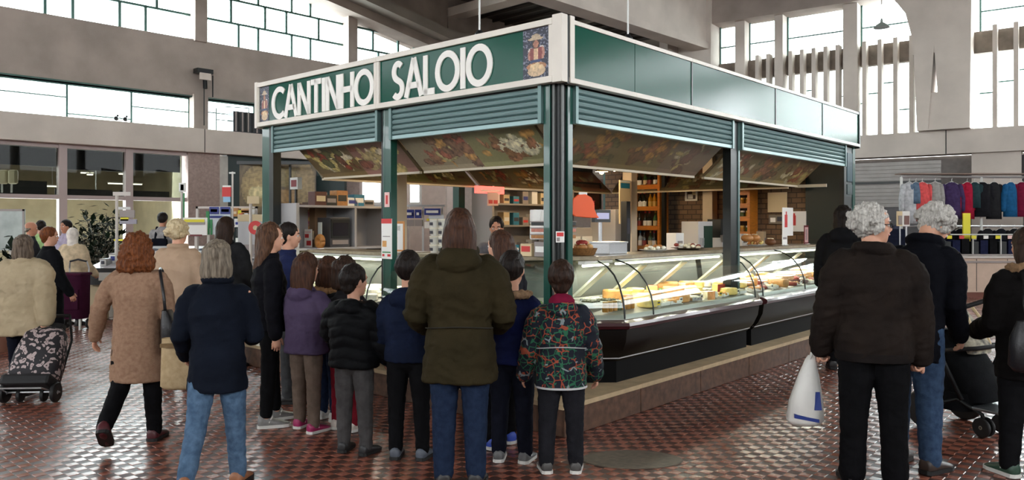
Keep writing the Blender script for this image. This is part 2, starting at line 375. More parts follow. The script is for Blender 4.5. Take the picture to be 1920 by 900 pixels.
for bi, (b, a) in enumerate(bays):
    inner = sorted([t for t in fins if a < t < b]); ed = [a]+inner+[b]; fr = []; pn = []
    for k in range(len(ed)-1):
        x0, x1 = ed[k], ed[k+1]; z = 4.9+.5*((k*7+bi*3) % 4)*.55
        fr += [(x0, x1, -.3, -.27, z-.02, z+.02), (x0, x0+.04, -.3, -.27, 4.16, 6.3)]
        pn += [(x0+.04, x1, -.29, -.285, 4.18, z-.02), (x0+.04, x1, -.29, -.285, z+.02, 6.28)]
    fr += [(a, b, -.3, -.27, 7.42, 7.46), (a, a+.05, -.3, -.25, 6.88, 8.12), (b-.05, b, -.3, -.25, 6.88, 8.12)]
    pn += [(a+.05, b-.05, -.29, -.285, 6.9, 7.42), (a+.05, b-.05, -.29, -.285, 7.46, 8.12)]
    wn += 1
    window_panes(RW, f'window_{wn}', f'tall window behind white fins on the wall of the clothes stall, {ORD[bi]} bay from the far pier', fr, pn, group='fin windows')
# forked pier with haunch
def plate(map_, outline, o0, o1, hole=None):
    m = MB(map_); n = len(outline)
    m.add([(p[0], o0, p[1]) for p in outline]+[(p[0], o1, p[1]) for p in outline], [tuple(range(n)), tuple(range(n, 2*n))]+[(i, (i+1) % n, n+(i+1) % n, n+i) for i in range(n)])
    return m
pier = MB(RW)
for outl in ([(.33, 4.16), (.05, 4.16), (-.10, 6.5), (-.10, 9.4), (2.2, 9.4), (1.5, 8.55), (.95, 8.0), (.62, 7.5), (.5, 7.0), (.42, 6.6)],
             [(-.22, 4.16), (-.95, 4.16), (-1.02, 9.4), (-.10, 9.4), (-.10, 6.5), (-.2, 4.9)], [(.1, 4.16), (-.3, 4.16), (-.3, 5.2), (.1, 5.2)], [(.44, 6.3), (-.3, 6.3), (-.3, 7.2), (.5, 7.2)]):
    q = plate(RW, outl, -.3 if len(outl) > 5 or outl[0][0] < 0 else -.28, .55 if len(outl) > 5 or outl[0][0] < 0 else .53); k = len(pier.v); pier.v += q.v; pier.f += [tuple(i+k for i in f) for f in q.f]; pier.mi += q.mi
tag(pier.build('pillar', concrete_pale), 'forked concrete pier with a slit and curved haunch beside the fin windows', 'pillar', kind='structure')
# corner pier left of the fin windows and roof ribs
slab_box(RW, 'pillar', 6.4, 7.7, -.8, .5, 0, 9.6, concrete_pale, 'broad pale concrete corner pier rising behind the blank green sign', 'pillar')
slab_box(RW, 'trim_7', 7.55, 7.85, .2, 1.3, 6.9, 9.6, concrete, 'narrow concrete bracket on the corner pier', 'bracket')
cp = RW(7.0, .6, 0)
def beam(name, p, d, l0, l1, hw, z0, z1, m, label):
    d = Vector(d).normalized(); q = Vector((-d.y, d.x)); mp = lambda x, y, z: Vector((p[0]+d.x*x+q.x*y, p[1]+d.y*x+q.y*y, z))
    o = MB(mp).box(l0, l1, -hw, hw, z0, z1).build(name, m); tag(o, label, 'beam', kind='structure'); return o
gq = Vector((-A_.y, A_.x))*.22
beam('beam', (cp.x-gq.x, cp.y-gq.y), A_, -34, .5, .2, 7.3, 9.6, concrete_pale, 'long deep pale roof girder running to the corner pier')  # window light on the girder side is put into the paler concrete
beam('beam', (cp.x-gq.x, cp.y-gq.y), A_, -34, .5, .3, 7.28, 7.5, concrete_pale, 'bottom flange of the long pale roof girder')
beam('beam', LW(13.6, 0, 0), N_, 0, 7.3, .3, 8.8, 9.1, concrete_pale, 'slim pale cross beam between the left wall and the roof girder')
slab_box(LW, 'wall_left_upper', 13.75, 23.5, -.3, .35, 6.4, 8.98, concrete_pale, 'pale solid concrete panel high on the wall beyond the sloping roof edge')
slab_box(LW, 'pillar', 13.3, 13.75, -.4, .6, 6.4, 9.5, concrete, 'concrete pilaster at the start of the pale upper panel', 'pillar')
beam('beam', LW(1.0, 0, 0), N_, 0, 40, .45, 8.2, 9.6, concrete, 'grey cross beam high over the left stalls')
ceil = MB(); cpoly = [tuple(LW(-24, -.45, 0))[:2], (-5.3, -19.8), (31.5, 9.6), tuple(RW(7.3, -.45, 0))[:2], tuple(LW(34, -.45, 0))[:2]]
ceil.prism(cpoly, 2, 9.5, 9.8)
tag(ceil.build('ceiling', concrete_ceiling), 'bare grey concrete ceiling of the market hall', 'ceiling', kind='structure')
lou = thing('ceiling_louvre', 'dark slatted roof panel hanging between the roof beams above the kiosk', 'louvre', (0, 0, 0))
mp = lambda x, y, z: LW(14.2+x, y, z)
MB(mp).box(0, 8, .5, 6.4, 9.12, 9.2).build('dark_sheet', mat('louvre_sheet', srgb(52, 50, 46), .7, var=.2, vscale=3), lou)
for i in range(12):
    MB(mp).box(i*.66, i*.66+.07, .5, 6.4, 9.02, 9.12).build('slat', mat('louvre_slat', srgb(72, 68, 62), .6), lou)
MB(mp).box(3.4, 3.6, .5, 6.4, 8.92, 9.02).build('rail', mat('pale_rail', srgb(150, 142, 130), .6), lou)
for x, y in ((.1, .7), (7.8, .7), (.1, 6.2), (7.8, 6.2)): MB(mp).box(x-.03, x+.03, y-.03, y+.03, 9.2, 9.52).build('hanger', dark_metal, lou)
# closing walls behind the viewer and far away (window bands in each)
def plain_wall(a, b, name, label):
    d = (Vector(b)-Vector(a)); L_ = d.length; d.normalize(); q = Vector((-d.y, d.x)); mp = lambda x, y, z: Vector((a[0]+d.x*x+q.x*y, a[1]+d.y*x+q.y*y, z))
    m = MB(mp)
    for z0, z1 in ((0, 4.9), (8.3, 9.6)): m.box(0, L_, -.3, 0, z0, z1)
    x = 0
    while x < L_: m.box(x, x+.4, -.3, .1, 4.9, 8.3).box(x, x+4, -.2, -.12, 6.55, 6.65); x += 4
    tag(m.build(name, concrete), label, 'wall', kind='structure')
plain_wall((-27.9, 1.2), (-5.3, -19.6), 'wall_side', 'grey concrete hall wall with high windows behind the viewer')
plain_wall((-6, -19.2), (31, 9.6), 'wall_rear', 'grey concrete hall wall with a window band at the rear of the market')
pf = (LW(33.9, 0, 0), RW(7.3, -.2, 0))
slab = MB(lambda x, y, z: Vector((pf[1].x+(pf[0].x-pf[1].x)*x+y*.9, pf[1].y+(pf[0].y-pf[1].y)*x-y*.3, z))).box(0, 1, 0, .3, 0, 9.6).build('wall_end', concrete_pale)
tag(slab, 'pale concrete end wall beyond the corner pier', 'wall', kind='structure')
# ---------------------------------------------------------------- the kiosk
KIOSK = thing('market_kiosk', 'green framed deli kiosk on a brown plinth with lettered sign boards', 'kiosk', (KC.x, KC.y, 0), KA)
kgreen = mat('kiosk_green_paint', srgb(14, 74, 62), .3, coat=.4, var=.05, vscale=3)
kdark = mat('kiosk_black_core', srgb(16, 22, 21), .4)
kshutter = mat('grey_green_slat', srgb(138, 164, 164), .36, .3)
sign_white = mat('cream_white_frame', srgb(226, 218, 206), .45, var=.05, vscale=4)
sign_green = mat('sign_green_gloss', srgb(6, 78, 62), .16, bump=.16, bscale=2.2, spec=.16)
def on_t(px, py, t):
    k = (px-960)/F; s = (k*(6+KT.y*t)-.37-KT.x*t)/(KS.x-KS.y*k); Y = 6+KS.y*s+KT.y*t
    return s, t, HC+(418-py)/F*Y
def on_s(px, py, s):
    k = (px-960)/F; t = (.37+KS.x*s-k*(6+KS.y*s))/(-KT.x+KT.y*k); Y = 6+KS.y*s+KT.y*t
    return s, t, HC+(418-py)/F*Y
def kb(name, m, *boxes, parent=None, bevel=0, smooth=False):
    q = MB()
    for b in boxes: q.box(*b)
    return q.build(name, m, parent or KIOSK, bevel=bevel, smooth=smooth)
plinth_m = mat('brown_mottled_stone', srgb(92, 64, 47), .55, var=.4, vscale=16, bump=.15, bscale=30, vdetail=9)
lip_m = mat('cream_stone_lip', srgb(196, 172, 136), .5, var=.12, vscale=9)
kb('plinth', plinth_m, (-.17, 7.0, -.17, .3, 0, .2), (-.17, 7.0, 4.0, 4.48, 0, .2), (-.17, .3, .3, 4.0, 0, .2), (6.55, 7.0, .3, 4.0, 0, .2))
x = -.2
while x < 6.95:
    x1 = min(7.02, x+1.04); kb('stone_slab', plinth_m, (x, x1-.008, -.2, -.165, 0, .205), bevel=.004); kb('stone_lip', lip_m, (x, x1-.004, -.215, .3, .205, .24)); x = x1
x = -.2
while x < 4.4:
    x1 = min(4.5, x+.94); kb('stone_slab', plinth_m, (-.2, -.165, x+.005, x1, 0, .205), bevel=.004); kb('stone_lip', lip_m, (-.215, .3, x+.004, x1, .2052, .2402)); x = x1
kb('kiosk_floor', mat('kiosk_floor_lino', srgb(120, 105, 90), .5), (.3, 6.55, .3, 4.0, -.005, .03))
kb('roof', mat('kiosk_soffit', srgb(70, 62, 50), .7), (0, 6.84, 0, 4.28, 2.66, 2.72))
ZP, ZS0, ZS1 = .24, 2.66, 3.154
# posts
kb('post', kgreen, (0, .07, .1, .165, ZP, ZS0), bevel=.004); kb('post', kgreen, (.1, .165, 0, .07, ZP, ZS0), bevel=.004)
kb('post_core', kdark, (.02, .12, .02, .12, ZP, ZS0)); kb('post_rail', mat('grey_post_rail', srgb(90, 92, 90), .4, .5), (.0, .02, .055, .075, ZP, ZS0), (.03, .05, .0, .02, ZP, ZS0))
kb('post', kgreen, (0, .08, 2.02, 2.11, ZP, ZS0), (.0, .02, 2.11, 2.135, ZP, ZS0), bevel=.004); kb('post', kdark, (.01, .1, 2.135, 2.17, ZP, ZS0))
kb('post', kgreen, (0, .09, 4.13, 4.28, ZP, ZS0), bevel=.004)
kb('post', kdark, (.0, .1, 4.05, 4.13, ZP, ZS0))
kb('post', kdark, (2.93, 3.09, 0.01, .1, ZP, ZS0)); kb('post', mat('pale_green_edge', srgb(92, 118, 116), .35, .3), (3.09, 3.125, -.0, .03, ZP, ZS0))
for (s, t) in ((3.05, 4.2), (6.76, 4.2)): kb('post', kgreen, (s-.06, s+.06, t-.06, t+.06, ZP, ZS0))
# end box with a framed pane and green end wall
kb('end_post', kgreen, (6.74, 6.84, 0, .06, ZP, ZS0)); kb('end_post', kdark, (6.38, 6.47, .0, .06, ZP, ZS0))
kb('end_panel', mat('slate_panel', srgb(44, 54, 58), .4), (6.47, 6.74, .01, .04, 1.95, 2.64))
kb('end_pane', mat('blue_grey_pane', srgb(96, 116, 124), .2), (6.5, 6.71, -.005, .01, 2.16, 2.56)); kb('end_pane', mat('slate_lower_pane', srgb(74, 88, 90), .3), (6.5, 6.71, -.005, .01, 1.98, 2.12))
kb('end_panel', kdark, (6.47, 6.74, .01, .04, ZP, 1.95))
kb('green_wall_panel', mat('black_green_board', srgb(13, 32, 29), .45), (6.60, 6.68, .05, .62, ZP, 2.62))
for i in range(8): kb('ledge_strip', kdark, (6.58, 6.60, .06, .62, .9+i*.06, .92+i*.06))
brick_m = mat('brown_brick', srgb(104, 82, 60), .7)
def brick_nodes(m, c1, c2, c3, sc, bw=.5, rh=.25, mort=.02):
    nt = m.node_tree; N = nt.nodes; L = nt.links; b = N['Principled BSDF']
    tc = N.new('ShaderNodeTexCoord'); mp = N.new('ShaderNodeMapping'); mp.inputs['Rotation'].default_value = (PI/2, 0, PI/2); L.new(tc.outputs['Object'], mp.inputs['Vector'])
    sx = N.new('ShaderNodeSeparateXYZ'); cx = N.new('ShaderNodeCombineXYZ'); L.new(tc.outputs['Object'], sx.inputs[0]); L.new(sx.outputs['Y'], cx.inputs['X']); L.new(sx.outputs['Z'], cx.inputs['Y'])
    t = N.new('ShaderNodeTexBrick'); t.inputs['Scale'].default_value = sc; t.inputs['Color1'].default_value = (*c1, 1); t.inputs['Color2'].default_value = (*c2, 1); t.inputs['Mortar'].default_value = (*c3, 1); t.inputs['Mortar Size'].default_value = mort
    L.new(cx.outputs[0], t.inputs['Vector']); L.new(t.outputs['Color'], b.inputs['Base Color'])
    bp = N.new('ShaderNodeBump'); bp.inputs['Strength'].default_value = .4; bp.inputs['Distance'].default_value = .01; bp.invert = True; L.new(t.outputs['Fac'], bp.inputs['Height']); L.new(bp.outputs[0], b.inputs['Normal'])
brick_nodes(brick_m, srgb(132, 104, 76), srgb(112, 86, 62), srgb(78, 62, 48), 3.2, mort=.025)
kb('brick_wall', brick_m, (6.68, 6.78, .62, 4.2, ZP, 2.62))
# sign boards
def board(s_or_t, name, a, b, side):
    """side 'L': board on the left face between t=a..b; 'R': on the right face between s=a..b"""
    fl = (lambda u, o, z: (-o, u, z)) if side == 'L' else (lambda u, o, z: (u, -o, z))
    p = MB(fl).box(a+.004, b-.004, 0, .05, ZS0+.03, ZS1-.03).build(name, sign_green, KIOSK)
    return fl, p
fl, LA = board(0, 'sign_panel', 2.15, 4.28, 'L'); fl, LB = board(0, 'sign_panel', 0, 2.15, 'L')
for p, a, b in ((LA, 2.15, 4.28), (LB, 0.02, 2.15)):
    for q in ((a, b, .0, .075, ZS0, ZS0+.05), (a, b, .0, .075, ZS1-.05, ZS1), (a, a+.04, .0, .07, ZS0+.05, ZS1-.05), (b-.04, b, .0, .07, ZS0+.05, ZS1-.05)):
        MB(fl).box(*q).build('frame_bar', sign_white, p, bevel=.004)
def ring_(cx, cy, rx, ry, th, a0=0, a1=360, n=28):
    pts = [(cx+rx*math.cos(R(a0+(a1-a0)*i/n)), cy+ry*math.sin(R(a0+(a1-a0)*i/n))) for i in range(n+1)]
    return pts
GL = {'C': (.78, lambda w: [ring_(.5, .5, .42, .43, 0, 48, 312)]), 'A': (.80, lambda w: [[(.06, .0), (.40, 1.0)], [(.40, 1.0), (.74, .0)], [(.18, .30), (.62, .30)]]),
      'N': (.74, lambda w: [[(.08, 0), (.08, 1)], [(.08, .97), (.66, .03)], [(.66, 0), (.66, 1)]]), 'T': (.62, lambda w: [[(.31, 0), (.31, 1)], [(.02, .93), (.60, .93)]]),
      'I': (.20, lambda w: [[(.1, 0), (.1, 1)]]), 'H': (.72, lambda w: [[(.08, 0), (.08, 1)], [(.64, 0), (.64, 1)], [(.08, .53), (.64, .53)]]),
      'O': (.98, lambda w: [ring_(.49, .5, .41, .43, 0)]), 'L': (.48, lambda w: [[(.08, 0), (.08, 1)], [(.02, .07), (.46, .07)]]),
      'S': (.56, lambda w: [ring_(.28, .72, .19, .21, 0, 40, 250, 14)+ring_(.26, .27, .21, .21, 0, 70, -140, 16)])}
def ribbon(m, pts, th, d0, d1, fl, ox, oz, sc, sg):
    P = [Vector(p) for p in pts]; Lf = []; Rt = []
    for i, p in enumerate(P):
        d = (P[min(i+1, len(P)-1)]-P[max(i-1, 0)])
        if (P[0]-P[-1]).length < 1e-4 and i in (0, len(P)-1): d = P[1]-P[-2]
        d = d.normalized(); q = Vector((-d.y, d.x))*th/2; Lf.append(p+q); Rt.append(p-q)
    n = len(P); vs = []
    for d in (d0, d1):
        for S in (Lf, Rt): vs += [fl(ox+sg*p.x*sc, d, oz+p.y*sc) for p in S]
    fs = []
    for i in range(n-1):
        fs += [(2*n+i, 2*n+i+1, 3*n+i+1, 3*n+i), (i, n+i, n+i+1, i+1), (i, i+1, 2*n+i+1, 2*n+i), (n+i, 3*n+i, 3*n+i+1, n+i+1)]
    fs += [(0, 2*n, 3*n, n), (n-1, 2*n-1, 4*n-1, 3*n-1)]
    m.add(vs, fs)
letter_m = mat('white_letter', srgb(240, 236, 228), .45)
def word(txt, u0, u1, zc, cap, fl, parent, sg, th=.15, gap=.05, d=(.05, .062)):
    tot = sum(GL[c][0] for c in txt)+gap*(len(txt)-1); sc = abs(u1-u0)/tot; x = 0
    for c in txt:
        m = MB(); w0, fn = GL[c]
        for st in fn(0):
            mp = (lambda fl_, r: (lambda u, o, z: fl_(u, o, zc-cap/2+(z-0)*1)))(fl, 0)
            # horizontal scale from the measured word length, vertical from the cap height
            pts = [(p[0]*sc/cap, p[1]) for p in st]
            ribbon(m, pts, th, d[0], d[1], fl, u0+sg*x*sc, zc-cap/2, cap, sg)
        m.build('letter', letter_m, parent); x += w0+gap
word('CANTINHO', 3.98, 2.20, 2.89, .345, fl, LA, -1, th=.17, gap=.03)
word('SALOIO', 1.93, .66, 2.895, .35, fl, LB, -1, th=.165, gap=.03)
print_m = mat('printed_board', attr=True, rough=.42, var=.12, vscale=30)
def figure_print(u, v):
    """market woman with a straw hat and a basket of cheeses, loose flat shapes"""
    e = lambda cx, cy, rx, ry: ((u-cx)/rx)**2+((v-cy)/ry)**2 < 1
    h = noise.noise((u*16, v*30, 3.3)); k = 1+.35*h; C = lambda *c: tuple(max(.003, x*k) for x in srgb(*c))
    for (cx, cy) in ((.38, .25), (.55, .27), (.68, .22), (.46, .19)):
        if e(cx, cy, .10, .045): return C(226, 196, 150)
    if e(.52, .15, .34, .11): return C(206, 176, 140)
    if e(.52, .24, .38, .08): return C(176, 120, 80)
    if e(.5, .345, .2, .035): return C(44, 62, 108)
    if e(.5, .685, .10, .075): return C(176, 116, 92)
    if e(.48, .79, .30, .032) or e(.49, .83, .17, .055): return C(186, 164, 136)
    if e(.5, .70, .15, .11): return C(52, 34, 30)
    if abs(u-.5) < .07+.10*(v-.35) and .36 < v < .62: return C(216, 178, 140)
    if abs(u-.5) < .24-.12*abs(v-.5) and .37 < v < .61: return C(134, 62, 58)
    if e(.27, .47, .08, .10) or e(.75, .49, .08, .12): return C(186, 130, 112)
    if e(.30, .56, .10, .06) or e(.72, .58, .10, .06): return C(210, 196, 186)
    return C(30, 36, 58) if h < .28 else C(110, 112, 130)
for p, a, b in ((LB, .33, .065), (LA, 4.235, 4.05)):
    printed('picture', [fl(a, .053, ZS0+.05), fl(b, .053, ZS0+.05), fl(b, .053, ZS1-.05), fl(a, .053, ZS1-.05)], 36, 72, figure_print, print_m, p)
edge = [0.02, .98, 1.98, 3.94, 5.42, 6.84]
for i in range(5):
    fr, p = board(0, 'sign_panel', edge[i], edge[i+1], 'R')
    for q in ((edge[i], edge[i+1], 0, .07, ZS0, ZS0+.04), (edge[i], edge[i+1], 0, .06, ZS1-.035, ZS1)): MB(fr).box(*q).build('frame_bar', sign_white if i < 3 else white_metal, p, bevel=.003)
    if i > 1: MB(fr).box(edge[i]-.012, edge[i]+.012, .0, .056, ZS0+.04, ZS1-.035).build('joint_strip', kdark, p)
kb('corner_bar', sign_white, (-.075, -.0, -.075, .02, ZS0-.005, ZS1+.02), bevel=.004); kb('corner_bar', sign_white, (.03, .085, -.08, 0, ZS0-.005, ZS1+.02), bevel=.004)
kb('corner_groove', kdark, (.0, .03, -.07, 0, ZS0-.01, ZS1+.015)); kb('end_bar', kdark, (6.82, 6.86, -.065, .05, ZS0-.02, ZS1+.01)); kb('end_bar', sign_white, (-.078, .02, 4.26, 4.31, ZS0-.01, ZS1+.01))
kb('sign_backing', kdark, (.0, .03, .0, 4.28, ZS0, ZS1-.02), (.0, 6.84, .0, .03, ZS0, ZS1-.02))
# roller shutters, five slats showing in every bay
def shutter(a, b, side):
    fl = (lambda u, o, z: (-o, u, z)) if side == 'L' else (lambda u, o, z: (u, -o, z))
    for i in range(5):
        z1 = ZS0-.01-i*.05; z0 = z1-.05
        pr = [(-.03, z0), (-.012, z0+.002), (.012, z0+.010), (.018, z0+.025), (.010, z0+.038), (-.008, z0+.047), (-.03, z1)]
        m = MB(fl); n = len(pr); m.add([(a, p[0], p[1]) for p in pr]+[(b, p[0], p[1]) for p in pr], [tuple(range(n)), tuple(range(n, 2*n))]+[(k, (k+1) % n, n+(k+1) % n, n+k) for k in range(n)])
        m.build('shutter_slat', kshutter, KIOSK)
    MB(fl).box(a, b, -.03, .02, ZS0-.30, ZS0-.262).build('shutter_bar', kshutter, KIOSK, bevel=.004)
    for u in (a-.015, b-.02): MB(fl).box(u, u+.035, -.04, .03, ZS0-.3, ZS0).build('shutter_guide', mat('pale_green_edge'), KIOSK)
shutter(.18, 2.0, 'L'); shutter(2.2, 4.03, 'L'); shutter(.18, 2.92, 'R'); shutter(3.14, 6.38, 'R')
# slanted food picture boards
PAL = [srgb(206, 190, 120), srgb(170, 160, 110), srgb(150, 40, 34), srgb(120, 60, 40), srgb(196, 140, 70), srgb(222, 214, 184), srgb(60, 74, 40), srgb(160, 90, 70), srgb(96, 40, 36), srgb(236, 226, 196)]
def food_fn(seed, npan, tone):
    g = random.Random(seed); pans = []
    for p in range(npan):
        base = [c*tone*g.uniform(.7, 1.3) for c in srgb(*g.choice([(112, 98, 74), (126, 106, 78), (96, 82, 62), (134, 120, 90)]))]; bl = []
        cx = g.uniform(.35, .65); col = g.sample(PAL, 5)
        for q in range(34):
            cc = [.62*c*tone+.38*b_ for c, b_ in zip(g.choice(col), base)]; bl.append((cx+g.gauss(0, .2), .44+g.gauss(0, .17), g.uniform(.02, .12), g.uniform(.04, .18), g.uniform(-.8, .8), cc, g.random()))
        pans.append((base, bl))
    def fn(u, v):
        x = u*npan; i = min(npan-1, int(x)); x -= i; base, bl = pans[i]; c = [b*(1.1-.5*v) for b in base]
        if v < .12: c = [b*1.5 for b in base]
        for (cx, cy, rx, ry, a, col, sp) in bl:
            dx, dy = x-cx, v-cy; p = dx*math.cos(a)+dy*math.sin(a); q = -dx*math.sin(a)+dy*math.cos(a); d = (p/rx)**2+(q/ry)**2
            if d < 1: k = 1.15-.5*d+.7*noise.noise((u*npan*30, v*14, cx*9)); c = [max(0, h*k) for h in col]
        return tuple(c)
    return fn
pb_edge = mat('board_edge', srgb(196, 184, 160), .5); pb_back = mat('board_back', srgb(120, 104, 78), .6)
def slant(side, a, b, npan, seed, tone, z0=2.09, z1=2.44, inn=.42, far=None, both=False):
    if far is None: fl = (lambda u, o, z: (o, u, z)) if side == 'L' else (lambda u, o, z: (u, o, z))
    elif side == 'B': fl = lambda u, o, z: (u, 4.26-o, z)
    else: fl = lambda u, o, z: (6.6-o, u, z)
    b0 = MB(fl).add([(a, .03, z1), (b, .03, z1), (b, inn, z0), (a, inn, z0), (a, .05, z1+.016), (b, .05, z1+.016), (b, inn+.02, z0+.016), (a, inn+.02, z0+.016)], [(0, 1, 2, 3), (4, 5, 6, 7), (0, 1, 5, 4), (1, 2, 6, 5), (2, 3, 7, 6), (3, 0, 4, 7)]).build('picture_board', pb_back, KIOSK)
    nx = int(npan*60)
    printed('print', [fl(a, inn-.002, z0-.002), fl(b, inn-.002, z0-.002), fl(b, .028, z1-.002), fl(a, .028, z1-.002)], nx, 36, food_fn(seed, npan, tone), print_m, b0)
    printed('print', [fl(a, inn+.022, z0+.020), fl(b, inn+.022, z0+.020), fl(b, .052, z1+.018), fl(a, .052, z1+.018)], nx, 12, food_fn(seed+5, npan, tone*.8), print_m, b0)
    MB(fl).box(a, b, inn-.005, inn+.03, z0-.022, z0-.0).build('edge_strip', pb_edge, b0)
    MB(fl).box(a, b, .02, .06, z1+.0, 2.66).build('hanging_strip', kdark, b0)
slant('L', 2.08, 3.69, 2, 3, 1.2); slant('L', .35, 2.02, 2, 12, 1.25)
slant('R', .35, 2.9, 3, 21, .6); slant('R', 3.12, 5.8, 3, 33, .75)  # tone paints the left prints as lit and the right prints as dim
slant('B', .5, 3.0, 3, 41, .7, far=1); slant('B', 3.1, 6.3, 4, 51, .7, far=1); slant('E', .7, 3.7, 3, 61, .6, far=1)
for t in (.12, .3): pass
kb('board_bracket', pb_edge, (5.78, 5.80, .03, .45, 2.06, 2.10))
# hanging rods above the sign
for (s, t, z1, lab) in ((.0, .86, 7.3, 'thin white rod hanging from the roof beam to the lettered sign'), (.95, 0, 9.0, 'thin white rod hanging from the ceiling to the blank sign')):
    r_ = thing('hanging_rod', lab, 'rod', K(s, t, ZS1))
    MB().tube([(0, 0, .04), (0, 0, 9.5-ZS1)], .008, 6).build('rod', white_metal, r_); MB().lathe([(.035, 0), (.04, .02), (.02, .05)], n=10).build('foot', dark_metal, r_)
# ---------------------------------------------------------------- chilled display cases
case_body = mat('dark_brown_case', srgb(20, 16, 13), .38, spec=.18, coat=.0, var=.15, vscale=5); case_kick = mat('black_kick', srgb(9, 9, 10), .6, spec=.1)
bumper_m = mat('burgundy_bumper', srgb(60, 18, 23), .3, coat=.3); deck_m = mat('white_case_deck', srgb(170, 168, 158), .3); cglass = glass_mat('case_glass', (.93, .97, .95), .10)
shelf_m = mat('stone_case_top', srgb(150, 138, 116), .35, var=.2, vscale=20); tube_on = mat('case_tube_lit', (1, .93, .76), emit=5.0); case_in = mat('case_inner_back', srgb(84, 86, 80), .3, .3)
def sweep(path, prof, m, name, parent, closed=False, thick=None):
    """profile (o, z) swept along path of (s, t); o is measured outwards (away from the kiosk) with mitred corners"""
    P = [Vector(p) for p in path]; nr = []
    for i in range(len(P)-1): d = (P[i+1]-P[i]).normalized(); nr.append(Vector((d.y, -d.x)))
    mit = []
    for i in range(len(P)):
        if i == 0: mit.append(nr[0])
        elif i == len(P)-1: mit.append(nr[-1])
        else: b = (nr[i-1]+nr[i]).normalized(); mit.append(b/b.dot(nr[i]))
    if thick:   # give an open profile its thickness
        pr = [Vector(p) for p in prof]; off = []
        for i in range(len(pr)): d = (pr[min(i+1, len(pr)-1)]-pr[max(i-1, 0)]).normalized(); off.append(pr[i]-Vector((d.y, -d.x))*thick)
        prof = [tuple(p) for p in pr]+[tuple(p) for p in off[::-1]]; closed = True
    n = len(prof); mb = MB(); vs = [(P[i].x+mit[i].x*o, P[i].y+mit[i].y*o, z) for i in range(len(P)) for (o, z) in prof]; fs = []
    for i in range(len(P)-1):
        for k in range(n if closed else n-1): fs.append((i*n+k, i*n+(k+1) % n, (i+1)*n+(k+1) % n, (i+1)*n+k))
    fs += [tuple(range(n)), tuple(range((len(P)-1)*n, len(P)*n))]
    return mb.add(vs, fs).build(name, m, parent, smooth=35)
GP = [(.135, .785), (.13, .86), (.11, .95), (.065, 1.05), (-.01, 1.14), (-.12, 1.21), (-.26, 1.25)]
def case(label, path, cuts, lamp=True, ends=True):
    r_ = thing('display_case', label, 'display case', (KC.x, KC.y, 0), KA)
    sweep(path, [(.02, .24), (.02, .42), (-.6, .42), (-.6, .24)], case_kick, 'kick_base', r_, True)
    sweep(path, [(.03, .42), (.10, .50), (.15, .60), (.165, .70), (-.6, .70), (-.62, .42)], case_body, 'body', r_, True)
    sweep(path, [(.03, .44), (.06, .445), (.06, .46), (.03, .46)], steel, 'trim_rail', r_, True)
    sweep(path, [(.16, .70), (.195, .71), (.205, .735), (.195, .76), (.14, .775), (.10, .78), (.10, .70)], bumper_m, 'bumper', r_, True)
    sweep(path, [(.12, .78), (.10, .815), (-.52, .90), (-.55, .90), (-.55, .70), (.12, .70)], deck_m, 'deck', r_, True)
    sweep(path, [(-.55, .90), (-.60, 1.25), (-.64, 1.25), (-.62, .90)], case_in, 'rear_panel', r_, True)
    sweep(path, [(-.24, 1.255), (-.24, 1.285), (-.70, 1.285), (-.70, 1.255)], shelf_m, 'top_shelf', r_, True)
    sweep(path, GP, cglass, 'front_glass', r_, thick=.006)
    return r_
mR = lambda x, o, z: (x, -o, z); mL = lambda x, o, z: (-o, x, z)
CR = R(48.5)
c1 = case('curved glass corner display case wrapping the green corner post', [(0, 2.0), (0, .75), (.75, 0), (1.12, 0)], [])
for (a, b) in (((0, .75), (0, .75)), ((.75, 0), (.75, 0))): pass
d45 = .41421
for (sx, tx) in (((0, .75), 'a'), ((.75, 0), 'b')):
    pts = []
    for (o, z) in GP: pts.append((sx[0]-o if tx == 'a' else sx[0]-o*d45, sx[1]-o*d45 if tx == 'a' else sx[1]-o, z))
    MB().tube(pts, .008, 6).build('pane_joint', kdark, c1)
c2 = case('long dark display case of cheeses right of the corner case', [(1.12, 0), (3.24, 0)], [])
c3 = case('dark display case of sausages near the kiosk end behind the standing man', [(3.36, 0), (6.3, 0)], [])
c4 = case('glass display case on the lettered sign side behind the children', [(0, 3.95), (0, 2.19)], [])
def strip_lamp(mp, x0, x1, watts):
    p = K(*mp((x0+x1)/2, -.275, 1.19)); l = bpy.data.lights.new('case_lamp_light', 'AREA'); l.shape = 'RECTANGLE'; l.size = x1-x0-.1; l.size_y = .05; l.energy = watts; l.color = (1, .94, .80)
    o = bpy.data.objects.new('case_lamp_light', l); COL.objects.link(o); o.location = p; o.rotation_euler = (0, 0, CR+(PI/2 if mp is mL else 0))
def case_fit(r_, mp, x0, x1, panes, struts, watts):
    for x in panes: MB(mp).tube([(x, o+.004, z) for (o, z) in GP], .007, 6).build('pane_joint', kdark, r_)
    for x in struts:
        MB(mp).add([(x-.05, -.50, .93), (x+.05, -.50, .93), (x+.05, -.48, .92), (x-.05, -.48, .92), (x-.05, -.16, 1.20), (x+.05, -.16, 1.20), (x+.05, -.14, 1.19), (x-.05, -.14, 1.19)],
                   [(0, 1, 2, 3), (4, 5, 6, 7), (0, 1, 5, 4), (1, 2, 6, 5), (2, 3, 7, 6), (3, 0, 4, 7)]).build('strut', mat('pale_strut', srgb(206, 204, 184), .4), r_)
    MB(mp).box(x0+.03, x1-.03, -.31, -.24, 1.222, 1.25).build('lamp_housing', white_metal, r_)
    MB(mp).tube([(x0+.05, -.275, 1.21), (x1-.05, -.275, 1.21)], .011, 8).build('lamp_tube', tube_on, r_)
    strip_lamp(mp, x0, x1, watts)
case_fit(c2, mR, 1.12, 3.24, [1.14, 3.2], [1.45, 2.2, 3.12], 11)
